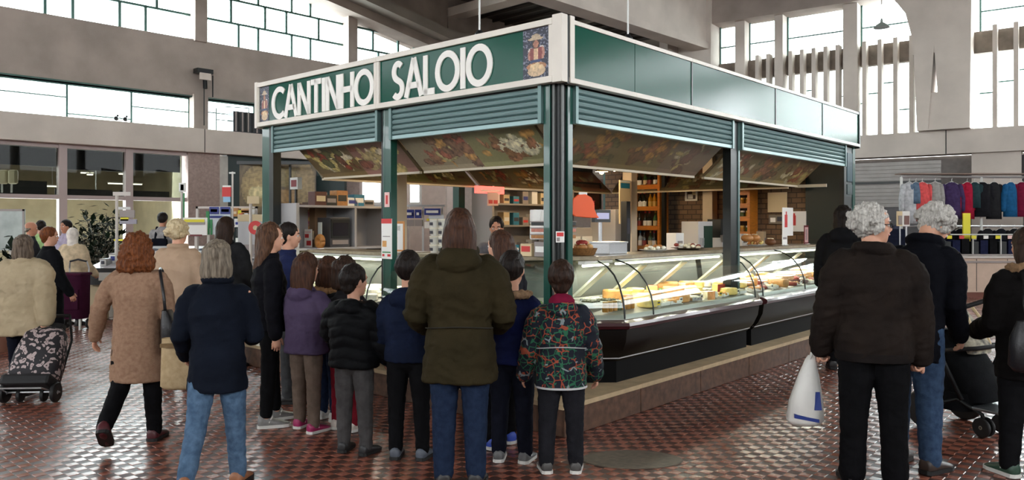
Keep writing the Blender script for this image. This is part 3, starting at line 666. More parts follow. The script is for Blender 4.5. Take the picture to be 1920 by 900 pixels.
case_fit(c3, mR, 3.36, 6.3, [3.4, 4.6, 6.26], [4.2, 5.2], 17)
case_fit(c4, mL, 2.19, 3.95, [2.22, 3.0, 3.9], [], 11)
case_fit(c1, mR, .62, 1.10, [], [.86], 3)
kb('end_glass', cglass, parent=c1) if False else None
for (r_, mp, x) in ((c3, mR, 6.3), (c4, mL, 3.95)):
    n = len(GP); MB(mp).add([(x, o, z) for (o, z) in GP+[(-.6, 1.25), (-.55, .9)]], [tuple(range(n+2))]).build('end_glass', cglass, r_, fix=False)
# ---------------------------------------------------------------- food in the cases
fm = lambda n, c, r=.5, v=.15, sc=30: mat(n, srgb(*c), r, var=v, vscale=sc, bump=.1, bscale=40)
ch_y = fm('yellow_cheese', (232, 206, 124)); ch_c = fm('cream_cheese', (238, 228, 196)); ch_w = fm('white_cheese', (240, 236, 218)); ch_o = fm('orange_rind', (206, 150, 84)); ch_r = fm('red_rind', (150, 44, 34))
sa_r = fm('red_sausage', (140, 52, 36)); sa_d = fm('dark_sausage', (84, 40, 30)); ham = fm('pink_ham', (206, 130, 110)); loaf_m = fm('bread_crust', (176, 120, 62)); green_leaf = fm('lettuce_green', (106, 140, 60)); olive = fm('olive_dark', (60, 62, 30))
tray_w = mat('white_tray', srgb(236, 236, 230), .3); tray_s = mat('steel_tray', (.6, .6, .6), .25, .9)
def lathe_obj(name, prof, m, n=20, bevel=0): return MB().lathe(prof, n=n).build(name, m, smooth=40)
def wheel(m, r=.09, h=.07):
    p = thing('round_cheese', 'x', 'cheese'); MB().lathe([(r*.9, 0), (r, h*.12), (r, h*.88), (r*.9, h), (r*.3, h*1.01)], n=20).build('rind', m, p, smooth=40)
    MB().lathe([(r*.4, h*1.0), (r*.4, h*1.02)], n=14).build('paper_label', tray_w, p); return p
def wedge(m, m2, r=.13, h=.08):
    p = thing('cheese_wedge', 'x', 'cheese'); pts = [(0, 0)]+[(r*math.cos(a), r*math.sin(a)) for a in [i*.16 for i in range(7)]]
    MB().prism(pts, 2, .004, h-.004).build('paste', m, p, bevel=.003); rim = [(r*1.0*math.cos(a), r*math.sin(a)) for a in [i*.16 for i in range(7)]]+[(r*1.05*math.cos(a), r*1.05*math.sin(a)) for a in [i*.16 for i in range(6, -1, -1)]]
    MB().prism(rim, 2, 0, h).build('rind', m2, p); return p
def tray(m, mt=None, w_=.17, d=.14, kind=0):
    p = thing('food_tray', 'x', 'tray'); q = MB().box(-w_/2, w_/2, -d/2, d/2, 0, .008)
    for b in ((-w_/2, w_/2, -d/2, -d/2+.006, .008, .03), (-w_/2, w_/2, d/2-.006, d/2, .008, .03), (-w_/2, -w_/2+.006, -d/2, d/2, .008, .03), (w_/2-.006, w_/2, -d/2, d/2, .008, .03)): q.box(*b)
    q.build('dish', mt or tray_w, p); g = random.Random(kind)
    for i in range(9):
        x, y = -w_/2+.035+(i % 3)*(w_-.07)/2+g.uniform(-.008, .008), -d/2+.03+(i//3)*(d-.06)/2
        c = MB()
        if kind % 3 == 0: c.ball((0, 0, .022), .027, .022, .02, 10)
        elif kind % 3 == 1: v, f = limb([(-.03, 0, .018), (0, .006, .022), (.03, 0, .018)], [.013, .015, .013], 8); c.add(v, f)
        else: c.box(-.026, .026, -.02, .02, .008, .034)
        c.build('piece', m, p, smooth=True if kind % 3 < 2 else False, loc=(x, y, g.uniform(0, .008)), rz=g.uniform(0, 3))
    return p
def sausage(m):
    p = thing('cured_sausage', 'x', 'sausage'); v, f = limb([(-.11, -.02, .028), (-.05, .012, .028), (.05, .012, .028), (.11, -.02, .028)], [.022, .027, .027, .022], 10); MB().add(v, f).build('casing', m, p, smooth=True)
    MB().tube([(.13, -.03, .028), (.15, -.045, .02)], .005, 6).build('string', tray_w, p); return p
def hamblock(m, m2):
    p = thing('ham_block', 'x', 'ham'); v, f = rings([((-.11, 0, .05), (0, .045, 0), (0, 0, .038)), ((-.10, 0, .05), (0, .06, 0), (0, 0, .05)), ((.10, 0, .05), (0, .06, 0), (0, 0, .05))], 14, .8); MB().add(v, f).build('skin', m2, p, smooth=40)
    v, f = rings([((.10, 0, .05), (0, .056, 0), (0, 0, .046)), ((.104, 0, .05), (0, .055, 0), (0, 0, .045))], 14, .8); MB().add(v, f).build('cut_face', m, p, smooth=40); return p
def price(m=None):
    p = thing('price_card', 'x', 'price card'); MB().box(-.028, .028, -.001, .001, .02, .062).build('card', m or mat('white_card', srgb(244, 242, 232), .5), p)
    MB().box(-.02, .02, -.0016, -.001, .034, .05).build('figure_strip', mat('ink_dark', srgb(60, 60, 70), .6), p); MB().box(-.012, .012, -.012, .012, 0, .006).box(-.002, .002, -.002, .002, .004, .022).build('clip_base', tray_w, p); return p
PROT = [('yellow cheese wheel', wheel(ch_y)), ('white fresh cheese wheel', wheel(ch_w, .07, .06)), ('orange rinded cheese wheel', wheel(ch_o, .085, .08)), ('cream cheese wedge', wedge(ch_c, ch_o)), ('red rinded cheese wedge', wedge(ch_y, ch_r)),
        ('white tray of cream pastries', tray(ch_c, kind=0)), ('white tray of orange sausages', tray(ch_o, kind=1)), ('steel tray of white cheese cubes', tray(ch_w, tray_s, kind=2)), ('white tray of dark olives', tray(olive, kind=3)),
        ('red cured sausage', sausage(sa_r)), ('dark cured sausage', sausage(sa_d)), ('pink ham block', hamblock(ham, ch_o)), ('steel tray of green salad', tray(green_leaf, tray_s, kind=6)), ('small white price card', price()), ('small yellow price card', price(mat('yellow_card', srgb(240, 206, 40), .5)))]
used_p = set()
def deck_z(o): return .815+(.10-o)*.085/.62+.003
def put(i, mp, x, o, z, rz, label, group):
    src = PROT[i][1]; ob = src if i not in used_p else copy_tree(src); used_p.add(i)
    ob.location = K(*mp(x, o, z)); ob.rotation_euler = (0, 0, CR+rz+(PI/2 if mp is mL else 0)); tag(ob, label, ob['category'], group); return ob
seq = {'c2': ([0, 5, 6, 2, 7, 3, 1, 6, 0, 5], [3, 0, 2, 8, 11, 1, 0, 7, 4, 2], [2, 0, 0, 4, 12, 11, 3, 2, 0, 1]),
       'c3': ([6, 9, 5, 11, 9, 6, 10, 5, 9, 7, 6, 0, 9], [0, 11, 9, 6, 4, 10, 11, 9, 8, 2, 11, 5, 10], [7, 12, 1, 11, 7, 2, 5, 12, 7, 1, 11, 7, 1]),
       'c4': ([1, 8, 5, 7, 1, 12, 7, 5], [7, 1, 12, 5, 1, 8, 3, 1], [1, 7, 1, 5, 12, 7, 1, 8])}
rows = ((.0, 'front'), (-.19, 'middle'), (-.38, 'rear'))
where = {'c2': ('long cheese case', 'corner'), 'c3': ('end sausage case', 'corner'), 'c4': ('lettered side case', 'corner')}
for key, mp, x0, dx in (('c2', mR, 1.26, .2), ('c3', mR, 3.5, .215), ('c4', mL, 2.32, .205)):
    for ri, (o, rn) in enumerate(rows):
        for k, i in enumerate(seq[key][ri]):
            nm = PROT[i][0]
            put(i, mp, x0+k*dx, o, deck_z(o), rnd.uniform(-.3, .3) if i in (5, 6, 7, 8, 12) else rnd.uniform(0, 6), f'{nm}, {ORD[k]} from corner, {rn} row, {where[key][0]}', 'food in the '+where[key][0])
    for k in range(len(seq[key][0])-1):
        if k % 2 == (0 if key != 'c3' else 1): put(13 if k % 3 else 14, mp, x0+(k+.5)*dx, .06, deck_z(.06)+.0, 0, f'small {"white" if k % 3 else "yellow"} price card at the {where[key][0]} glass, by the {ORD[k]} front item', 'price cards')
# corner case: jars and bottles in front, dark dish
jar_m = mat('jar_red', srgb(120, 30, 30), .2); jar_l = mat('jar_lid', srgb(230, 226, 214), .4)
def jar(m, lid, h=.085, r=.028):
    p = thing('food_jar', 'x', 'jar'); MB().lathe([(r*.9, 0), (r, .006), (r, h*.7), (r*.8, h*.82)], n=12).build('glass_body', m, p, smooth=40); MB().lathe([(r*.86, h*.82), (r*.86, h), (r*.8, h*1.01)], n=12).build('lid', lid, p); return p
jars = [jar(jar_m, jar_l), jar(mat('jar_green', srgb(70, 84, 34), .2), jar_l), jar(mat('jar_amber', srgb(176, 120, 40), .2), mat('lid_gold', srgb(190, 150, 70), .3, .6))]
first = [True]*3
for k in range(14):
    i = (0, 0, 0, 1, 0, 1, 1, 2, 2, 2, 1, 2, 2, 2)[k]
    if k < 7: q = Vector((.03+.075*k, .66-.075*k)); q = q+Vector((.03, .03))
    else: q = Vector((.64+.066*(k-7), .02))
    ob = jars[i] if first[i] else copy_tree(jars[i]); first[i] = False
    ob.location = K(q.x, q.y, deck_z(0)+.004); tag(ob, f'small {("red", "green", "amber")[i]} jar with pale lid, {ORD[k]} along the front of the corner case', 'jar', 'jars in the corner case')
for k, (s, t, i) in enumerate(((.72, .22, 8), (.92, .2, 8), (.3, .5, 12), (.52, .4, 5), (.95, .38, 7), (.35, .75, 7))):
    ob = copy_tree(PROT[i][1]); ob.location = K(s, t, deck_z(-.3)); ob.rotation_euler = (0, 0, CR+(.0 if k != 2 else .7)); tag(ob, f'{PROT[i][0]} behind the corner case jars, {ORD[k]} from right', 'tray', 'trays in the corner case')
# ---------------------------------------------------------------- things on the case tops (z = 1.285)
TOP = 1.287
def basket_of(name, label, s, t, m_b, col, kind, n, r=.13, z=TOP):
    p = thing(name, label, 'basket', K(s, t, z), CR)
    MB().lathe([(r*.75, 0), (r*.8, .004), (r, .06), (r*1.03, .064), (r*.96, .06), (r*.72, .012)], n=20).build('bowl', m_b, p, smooth=40)
    return p
wick = mat('wicker', srgb(150, 108, 62), .7, var=.3, vscale=60, bump=.4, bscale=80)
def bread(label, s, t, z, m=loaf_m, rx=.07, ry=.045, rz=0):
    p = thing('bread_loaf', label, 'bread', K(s, t, z), CR+rz); MB().ball((0, 0, ry*.62), rx, ry, ry*.7, 14).build('crust', m, p, smooth=True)
    for k in (-1, 0, 1):
        v, f = limb([(k*rx*.4-.01, -ry*.4, ry*1.24), (k*rx*.4+.01, ry*.4, ry*1.24)], [.006, .006], 6); MB().add(v, f).build('score', ch_c, p, smooth=True)
    return p
b0 = basket_of('bread_basket', 'wicker basket of bread on the corner case right of the orange sign', .98, .5, wick, loaf_m, 0, 5)
for k, (dx, dy, dz, m) in enumerate(((-.05, -.03, .05, loaf_m), (.05, -.03, .05, fm('pale_crust', (206, 160, 100))), (0, .05, .05, loaf_m), (-.02, 0, .09, ch_r), (.06, .03, .08, MATS['pale_crust']))):
    bread(f'{("brown", "pale", "crusty", "reddish", "golden")[k]} loaf in the wicker basket on the corner case', .98+dx, .5+dy, TOP+dz, m, .055, .04, k*.7)
def plate_of(label, s, t, m, n, group, kind, r=.15):
    p = thing('serving_plate', label, 'plate', K(s, t, TOP), CR); MB().lathe([(r*.6, 0), (r*.62, .006), (r, .018), (r*.98, .022), (r*.6, .012)], n=24).build('dish', mat('dark_platter', srgb(70, 52, 36), .4) if kind else white_metal, p, smooth=40)
    for k in range(n):
        a = k*2.4; q = r*.75*math.sqrt((k+.5)/n); c = MB().ball((0, 0, 0), .028, .022, .02, 10).build('pastry', m[k % len(m)], p, smooth=True, loc=(q*math.cos(a), q*math.sin(a), .028+.012*((k*7) % 3)), rz=a)
    return p
plate_of('pale plate heaped with cream pastries on the long cheese case', 2.2, .5, [ch_c, ch_w, loaf_m], 14, '', 0)
plate_of('dark platter of small pastries on the case before the green post', 2.95, .52, [ch_c, ch_w, sa_r, ch_c], 18, '', 1, .19)
plate_of('round plate of golden buns on the case beyond the green post', 4.65, .5, [loaf_m, ch_y], 9, '', 0, .13)
for k, (s, lab) in enumerate(((4.5, 'large golden loaf on the sausage case beyond the green post'), (4.72, 'second golden loaf beside the large one on the sausage case'), (5.2, 'dark crusted loaf by the white cards at the kiosk end'))):
    bread(lab, s, .55, TOP+(.06 if k < 2 else 0), loaf_m if k < 2 else fm('dark_crust', (110, 70, 40)), .10, .07, .3*k)
def card(name, label, cat, s, t, z, w_, h, m, rz=0, bars=(), bm=None, tilt=0, parent=None, stand=True, face='R', group=None):
    """upright printed card: sheet, printed bars (u0,u1,v0,v1,material) and a small foot"""
    p = thing(name, label, cat, K(s, t, z), CR+rz+(0 if face == 'R' else -PI/2), group)
    MB().box(-w_/2, w_/2, -.003, .003, 0, h).build('sheet', m, p)
    for (u0, u1, v0, v1, mm) in bars: MB().box(-w_/2+u0*w_, -w_/2+u1*w_, -.005, -.003, v0*h, v1*h).build('printed_bar', mm, p)
    if stand: MB().box(-w_/3, w_/3, -.03, .03, 0, .008).build('foot', tray_w, p)
    return p
ink_r = mat('ink_red', srgb(206, 52, 50), .5); ink_b = mat('ink_blue', srgb(40, 52, 130), .5); ink_k = MATS['ink_dark']; ink_y = mat('ink_yellow', srgb(226, 214, 40), .5); ink_g = mat('ink_green', srgb(40, 130, 74), .5); paper = mat('paper_white', srgb(238, 236, 230), .6); paper_p = mat('paper_pink', srgb(236, 196, 190), .6); ink_t = mat('ink_teal', srgb(40, 120, 150), .5); kraft = mat('kraft_cream', srgb(216, 196, 156), .7)
card('notice_card', 'white and grey notice card on the corner case beside the corner post', 'notice', .62, .42, TOP, .17, .2, paper, bars=((.1, .5, .5, .9, mat('ink_grey', srgb(150, 140, 136), .5)), (.55, .9, .2, .6, ink_k), (.1, .9, .06, .12, MATS['ink_grey'])))
card('notice_card', 'white leaflet on the sausage case just beyond the green post', 'notice', 3.95, .45, TOP, .2, .3, paper, bars=((.15, .85, .5, .9, MATS['ink_grey']), (.15, .6, .15, .25, MATS['ink_grey'])))
card('notice_card', 'white card with a red figure at the kiosk end', 'notice', 5.65, .5, TOP+.12, .36, .38, paper, bars=((.2, .45, .3, .75, ink_r), (.3, .4, .75, .86, ink_r)), stand=False)
bpy.data.objects[-1] if False else None
MB().box(-.02, .02, .01, .03, -.12, .3).build('stay', steel, [o for o in bpy.data.objects if o.get('label') == 'white card with a red figure at the kiosk end'][0])
card('framed_notice', 'narrow framed picture with red edge on the case at the kiosk end', 'frame', 6.05, .4, TOP, .16, .26, mat('maroon', srgb(110, 36, 40), .5), bars=((.15, .85, .1, .9, paper_p), (.3, .7, .2, .8, ink_k)))
card('notice_card', 'small white label card beside the golden loaves', 'notice', 5.35, .42, TOP, .16, .14, paper, bars=((.15, .85, .55, .75, MATS['ink_grey']),))
# orange hat-shaped card on the corner post
p = thing('orange_sign', 'bright orange hat shaped card fixed to the right of the corner post', 'sign', K(.30, .0, 1.62), CR-.35)
hat = [(-.15, .055), (-.155, .11), (-.11, .10), (-.10, .15), (-.05, .185), (.02, .19), (.075, .165), (.10, .12), (.105, .07), (.125, .03), (.15, 0), (.05, .0), (-.08, .01)]
MB().prism(hat, 1, -.012, .012).build('card', mat('orange_card', srgb(236, 96, 48), .5), p, bevel=.006); MB().box(-.04, .035, -.006, .006, .185, .205).build('paper_tab', paper, p); MB().box(-.15, -.09, .012, .016, .07, .1).build('clip', steel, p)
MB().tube([(-.13, .014, .085), (-.175, .03, .085)], .005, 6).build('wire', steel, p)
st = card('sticker', 'white sticker with a red heading on the black corner post core', 'sticker', .058, -.004, 1.42, .066, .085, paper, bars=((.1, .9, .55, .9, ink_r), (.1, .45, .1, .45, MATS['ink_grey'])), stand=False, rz=-.78)
st.location = K(-.004, -.004, 1.43)
for (t, z, w_, h, m, lab, bars) in ((2.065, 1.73, .07, .14, paper_p, 'pink label stuck on the green middle post', ((.3, .7, .2, .8, ink_r),)), (2.07, 1.24, .15, .38, paper, 'white menu sheet with a red top hanging on the green middle post', ((0, 1, .88, 1, ink_r), (.1, .5, .3, .45, ch_o), (.1, .9, .15, .18, ink_g), (.1, .3, .06, .12, ink_r), (.6, .9, .06, .12, ink_r), (.15, .85, .55, .57, MATS['ink_grey'])))):
    card('post_label', lab, 'label', -.007, t, z, w_, h, m, bars=bars, stand=False, face='L')
card('menu_stand', 'wooden framed leaflet rack with white sheets beside the menu on the middle post', 'leaflet rack', .35, 2.33, TOP, .2, .31, mat('pale_wood', srgb(196, 130, 66), .5), bars=((.1, .9, .08, .92, paper), (.15, .5, .3, .5, ch_y), (.2, .7, .7, .85, olive)), face='L')
FLZ = .03
# ---------------------------------------------------------------- inside the kiosk
beige = mat('beige_column', srgb(206, 190, 164), .6, var=.05, vscale=4)
def kcol(name, px, t=None, s=None, w_=.13, z1=2.66):
    q = on_t(px, 418, t) if t is not None else on_s(px, 418, s); s, t = q[0], q[1]
    kb(name, beige, (s-w_/2, s+w_/2, t-w_/2, t+w_/2, FLZ, z1), bevel=.006); return s, t
sA, tA = kcol('column', 745, s=.8, w_=.15); sB, tB = kcol('column', 1181, t=2.3, w_=.15); sC, tC = kcol('column', 1331, t=2.1, w_=.17)
kb('pole', kdark, (6.2, 6.26, 2.72, 2.78, FLZ, 2.6))
orange_w = mat('orange_shelf_wood', srgb(196, 118, 36), .45, var=.15, vscale=12, stretch=(1, 1, 6))
def rack(label, s, t0, t1, zs, z1):
    p = thing('bottle_rack', label, 'rack', K(s, 0, 0), CR)
    for t in (t0, t1): MB().box(-.14, .14, t-.02, t+.02, FLZ, z1).build('side_board', orange_w, p)
    MB().box(.13, .145, t0, t1, FLZ, z1).build('rear_board', mat('rack_rear_brown', srgb(84, 54, 30), .6), p)  # rear board is a darker brown than the sides
    for z in zs: MB().box(-.14, .14, t0, t1, z-.02, z).build('shelf_board', orange_w, p); MB().box(-.145, -.13, t0, t1, z, z+.05).build('lip_rail', orange_w, p)
    MB().box(-.14, .14, t0, t1, z1-.02, z1).build('shelf_board', orange_w, p); return p
def bottle(m, cap, lab, h=.29, r=.037):
    p = thing('wine_bottle', 'x', 'bottle'); MB().lathe([(r*.9, 0), (r, .006), (r, h*.58), (r*.8, h*.66), (r*.36, h*.76), (r*.34, h*.9)], n=12).build('glass_body', m, p, smooth=40)
    MB().lathe([(r*.40, h*.88), (r*.40, h), (r*.36, h*1.005)], n=10).build('cap', cap, p); MB().lathe([(r*1.02, h*.18), (r*1.02, h*.46)], n=12).build('paper_label', lab, p); return p
bdark = mat('bottle_dark', srgb(26, 30, 22), .12, coat=.5); bgold = mat('bottle_gold', srgb(176, 122, 30), .12); bgreen = mat('bottle_green', srgb(40, 66, 34), .12); bclear = mat('bottle_clear', srgb(176, 190, 196), .1)
BT = [bottle(bdark, ink_r, paper), bottle(bgold, ink_k, mat('label_gold', srgb(206, 160, 60), .5)), bottle(bgreen, mat('lid_gold'), kraft), bottle(bclear, ink_t, paper), bottle(bdark, mat('cap_black', srgb(20, 20, 22), .4), mat('label_dark', srgb(120, 40, 34), .5))]
BC = ['dark bottle with white label', 'golden bottle with black cap', 'green bottle with cream label', 'clear bottle with teal cap', 'black bottle with red label']
bfirst = [True]*5
def shelf_bottles(s, t0, t1, zs, n, pat, rk, group):
    for zi, z in enumerate(zs):
        for k in range(n):
            i = pat[zi % len(pat)][k % len(pat[zi % len(pat)])]; o = BT[i] if bfirst[i] else copy_tree(BT[i]); bfirst[i] = False
            o.location = K(s-.02+.03*((k*3+zi) % 2), t1-.05-(t1-t0-.1)*k/(n-1), z+.001); tag(o, f'{BC[i]}, {ORD[k]} from left, {ORD[len(zs)-1-zi]} shelf down, {rk}', 'bottle', group)
t1a = on_s(1186, 400, 6.3)[1]; t0a = on_s(1243, 400, 6.3)[1]
zsA = [on_s(1215, y, 6.3)[2] for y in (466, 429, 393, 353)]
rack('tall orange wooden rack of bottles behind the cream column', 6.3, t0a, t1a, zsA, on_s(1215, 318, 6.3)[2])
shelf_bottles(6.3, t0a, t1a, zsA, 6, [[0, 3, 4, 2, 0, 1], [0, 4, 0, 0, 2, 4], [4, 0, 0, 1, 1, 1], [1, 0, 2, 4, 0, 4]], 'tall orange rack', 'bottles on the tall orange rack')
t1b = on_s(1366, 400, 6.5)[1]; t0b = on_s(1411, 400, 6.5)[1]; zsB = [on_s(1390, y, 6.5)[2] for y in (440, 412, 388, 364)]
rack('narrow orange wooden rack of jars behind the right green post', 6.5, t0b, t1b, zsB, on_s(1390, 346, 6.5)[2])
for zi, z in enumerate(zsB):
    for k in range(4):
        o = copy_tree(jars[2 if (k+zi) % 3 else 1]); o.location = K(6.48, t1b-.06-(t1b-t0b-.12)*k/3, z+.001); o.scale = (1.4, 1.4, 1.6)
        tag(o, f'{"amber" if (k+zi) % 3 else "green"} jar, {ORD[k]} from left, {ORD[3-zi]} shelf down, narrow orange rack', 'jar', 'jars on the narrow orange rack')
# framed picture and papers on the brick wall and columns
def on_wall(name, label, cat, px0, py0, px1, py1, s, m, bars=(), frame=None):
    a = on_s(px0, py1, s); b = on_s(px1, py0, s); p = thing(name, label, cat, K(s, (a[1]+b[1])/2, a[2]), CR+PI/2); w_ = abs(a[1]-b[1]); h = on_s((px0+px1)/2, py0, s)[2]-on_s((px0+px1)/2, py1, s)[2]
    MB().box(-w_/2, w_/2, 0, .012, 0, h).build('sheet', m, p)
    for (u0, u1, v0, v1, mm) in bars: MB().box(w_/2-u0*w_, w_/2-u1*w_, .012, .016, v0*h, v1*h).build('printed_bar', mm, p)
    if frame:
        for b_ in ((-w_/2, w_/2, 0, .03, 0, .03), (-w_/2, w_/2, 0, .03, h-.03, h), (-w_/2, -w_/2+.03, 0, .03, .03, h-.03), (w_/2-.03, w_/2, 0, .03, .03, h-.03)): MB().box(*b_).build('frame_bar', frame, p)
    return p
gm = mat('ink_grey')
on_wall('framed_picture', 'small white framed picture hanging on the brown brick wall', 'picture', 1286, 341, 1309, 377, 6.66, mat('picture_dark', srgb(70, 54, 46), .5), ((.2, .55, .5, .85, MATS['ink_red']), (.55, .85, .3, .6, kraft), (.2, .6, .12, .35, paper), (.45, .7, .65, .85, olive)), paper)
on_wall('wall_notice', 'cream blank sheet on the brick wall near the kiosk end', 'notice', 1440, 361, 1476, 398, 6.64, kraft)
on_wall('wall_notice', 'white sheet with a red figure on the brick wall beside the dark boards', 'notice', 1479, 396, 1512, 434, 6.6, paper, ((.25, .42, .3, .8, ink_r), (.28, .38, .8, .9, ink_r)))
on_wall('wall_notice', 'grey photo sheet under the cream sheet on the brick wall', 'notice', 1442, 403, 1474, 420, 6.64, mat('photo_grey', srgb(120, 110, 96), .5), ((.1, .4, .2, .7, paper), (.5, .8, .3, .8, ink_k)))
q = on_t(1171, 418, 2.2)
def kbox(name, label, cat, s, t, z, sx, sy, sz, m, parts=(), rz=0, bevel=.004, group=None):
    p = thing(name, label, cat, K(s, t, z), CR+rz, group); MB().box(-sx/2, sx/2, -sy/2, sy/2, 0, sz).build('body', m, p, bevel=bevel)
    for (nm, b, mm) in parts: MB().box(*b).build(nm, mm, p)
    return p
s_, t_, z_ = on_t(1171, 420, 2.2); h_ = on_t(1171, 338, 2.2)[2]-z_
kbox('hanging_sign', 'cream sign with a teal heading fixed to the cream column', 'sign', s_, t_-.0, z_, .26, .02, h_, kraft, (('heading', (-.11, .11, -.013, -.01, h_-.11, h_-.04), ink_t), ('margin', (-.125, .125, -.012, -.01, h_-.03, h_-.005), paper)))
s_, t_, z_ = on_t(1183, 470, 1.95)
kbox('black_post_box', 'narrow black box standing in front of the cream column', 'box', on_t(1173, 455, 1.9)[0], 1.9, .24, .09, .09, 1.62, mat('matte_black', srgb(22, 23, 24), .5), (('label_strip', (-.03, .03, -.048, -.045, 1.2, 1.4), ink_k),))
s_, t_, z_ = on_t(1100, 402, 3.9)
kbox('meat_picture', 'dark framed picture of hanging meat at the rear of the kiosk', 'picture', s_, t_, z_, .72, .04, .5, mat('meat_print', srgb(54, 34, 26), .5, var=.5, vscale=9), (('frame_bar', (-.37, .37, -.03, .03, .5, .53), kdark), ('frame_bar', (-.37, .37, -.03, .03, -.03, 0), kdark), ('frame_bar', (.34, .38, -.03, .03, 0, .5), kdark), ('stay', (-.02, .02, .02, .3, .3, .34), kdark)))
# rear shelf unit with lit sign
def rear_unit(label, s0, s1, t0, t1, zs, m, back=True, z1=2.2):
    p = thing('shelf_unit', label, 'shelf', K(0, 0, 0), CR)
    for s in (s0, s1): MB(lambda x, y, z: (x, y, z)).box(s-.02, s+.02, t0, t1, FLZ, z1).build('upright', m, p)
    for z in zs: MB().box(s0, s1, t0, t1, z-.025, z).build('shelf_board', m, p)
    if back: MB().box(s0, s1, t1-.02, t1, FLZ, z1).build('rear_panel', mat('shelf_rear', srgb(196, 190, 184), .5), p)
    return p
grey_sh = mat('grey_shelf', srgb(150, 146, 142), .4, .2)
ru = rear_unit('white and grey shelf unit with a red lit sign at the rear of the kiosk', 3.25, 5.1, 3.72, 4.12, [.7, 1.15, 1.55, 1.86, 2.08], grey_sh, z1=2.1)
red_lit = mat('red_lit_sign', srgb(240, 90, 80), emit=1.6)
s_, t_, z_ = on_t(920, 363, 3.66)
MB().box(s_-.28, s_+.28, 3.66, 3.70, z_, z_+.1).build('lit_sign', red_lit, ru); MB().box(s_-.2, s_+.2, 3.655, 3.66, z_+.03, z_+.05).build('sign_bar', paper, ru)
s_, t_, z_ = on_t(924, 386, 3.64); kbox('price_poster', 'pink price poster hanging from the rear shelf unit', 'poster', s_, 3.64, z_, .22, .01, .19, paper_p, (('printed_bar', (-.09, -.01, -.008, -.005, .03, .08), ink_r), ('printed_bar', (.01, .09, -.008, -.005, .03, .08), ink_r)))
g_ = random.Random(4); items = []
for zi, z in enumerate((1.15, 1.55, 1.86)):
    for k in range(8):
        s_ = 3.4+.21*k; c = g_.choice([paper, kraft, tray_w, ink_t, ch_c, gm]); h_ = g_.uniform(.1, .2)
        kbox('food_packet', f'{"white kraft teal grey".split()[k % 4]} packet, {ORD[k]} from left, {("lower", "middle", "upper")[zi]} board, rear shelf unit', 'packet', s_, 3.85, z+.001, .13, .12, h_, [paper, kraft, ink_t, gm][k % 4], (('printed_bar', (-.05, .05, -.062, -.06, h_*.3, h_*.6), [ink_r, ink_b, paper, ink_k][(k+zi) % 4]),), group='packets on the rear shelf unit')
# red crate stack and white rolls right of it
s_, t_, z_ = on_t(1000, 398, 3.2)
for k in range(3):
    kbox('red_tray', f'red plastic tray, {("lowest", "middle", "top")[k]} of the three stacked on the rear shelf', 'tray', 4.75, 3.4, 1.72+k*.07, .55, .3, .05, mat('red_plastic', srgb(170, 36, 40), .4), (('rim', (-.28, .28, -.155, .155, .05, .06), MATS['red_plastic']),), group='red trays')
kbox('rear_counter', 'grey worktop cabinet in front of the rear shelf unit', 'cabinet', 4.6, 3.4, FLZ, 1.0, .4, 1.48, grey_sh, (('door', (-.48, -.02, -.21, -.2, .05, 1.35), white_metal), ('door', (.02, .48, -.21, -.2, .05, 1.35), white_metal)))
for k in range(5):
    s_, t_, z_ = on_t(1004+(k % 3)*11, 425, 1.2); p = thing('paper_roll', f'white paper roll, {ORD[k]} of the stack behind the corner post', 'roll', K(s_, 1.2, 1.42+(k//3)*.15), CR, 'paper rolls')
    MB().lathe([(.05, 0), (.055, .01), (.055, .13), (.05, .14), (.02, .14), (.02, .1)], n=16).build('roll', paper, p, smooth=40); MB().lathe([(.018, .02), (.018, .142)], n=10).build('core', kraft, p)
kbox('side_table', 'white table carrying paper rolls behind the corner case', 'table', on_t(1015, 425, 1.2)[0], 1.2, FLZ, .4, .3, 1.18, white_metal, (('drawer', (-.17, .17, -.155, -.15, .9, 1.1), gm),))
# tubs on the corner case
tub = None; tl = mat('tub_lid', srgb(226, 220, 200), .4); tb = mat('tub_body', srgb(216, 214, 204), .35)
for zi in range(4):
    for k in range(4):
        if tub is None:
            tub = thing('plastic_tub', 'x', 'tub'); MB().lathe([(.042, 0), (.052, .07), (.054, .072)], n=14).build('cup', tb, tub, smooth=40); MB().lathe([(.055, .068), (.055, .08), (.05, .082)], n=14).build('lid', tl, tub); MB().box(-.02, .02, -.053, -.047, .02, .05).build('paper_label', ink_k, tub); o = tub
        else: o = copy_tree(tub)
        o.location = K(.5, 1.95-.125*k, TOP+zi*.083); o.rotation_euler = (0, 0, CR-PI/2); tag(o, f'white lidded tub, {ORD[k]} from left, {("bottom", "second", "third", "top")[zi]} layer, corner case', 'tub', 'tubs stacked on the corner case')
kbox('green_carton', 'bright green and white carton beside the stacked tubs', 'carton', .42, 1.44, TOP, .06, .05, .17, mat('lime_card', srgb(160, 206, 40), .5), (('white_band', (-.031, .031, -.026, -.025, 0, .06), paper),), rz=-PI/2)
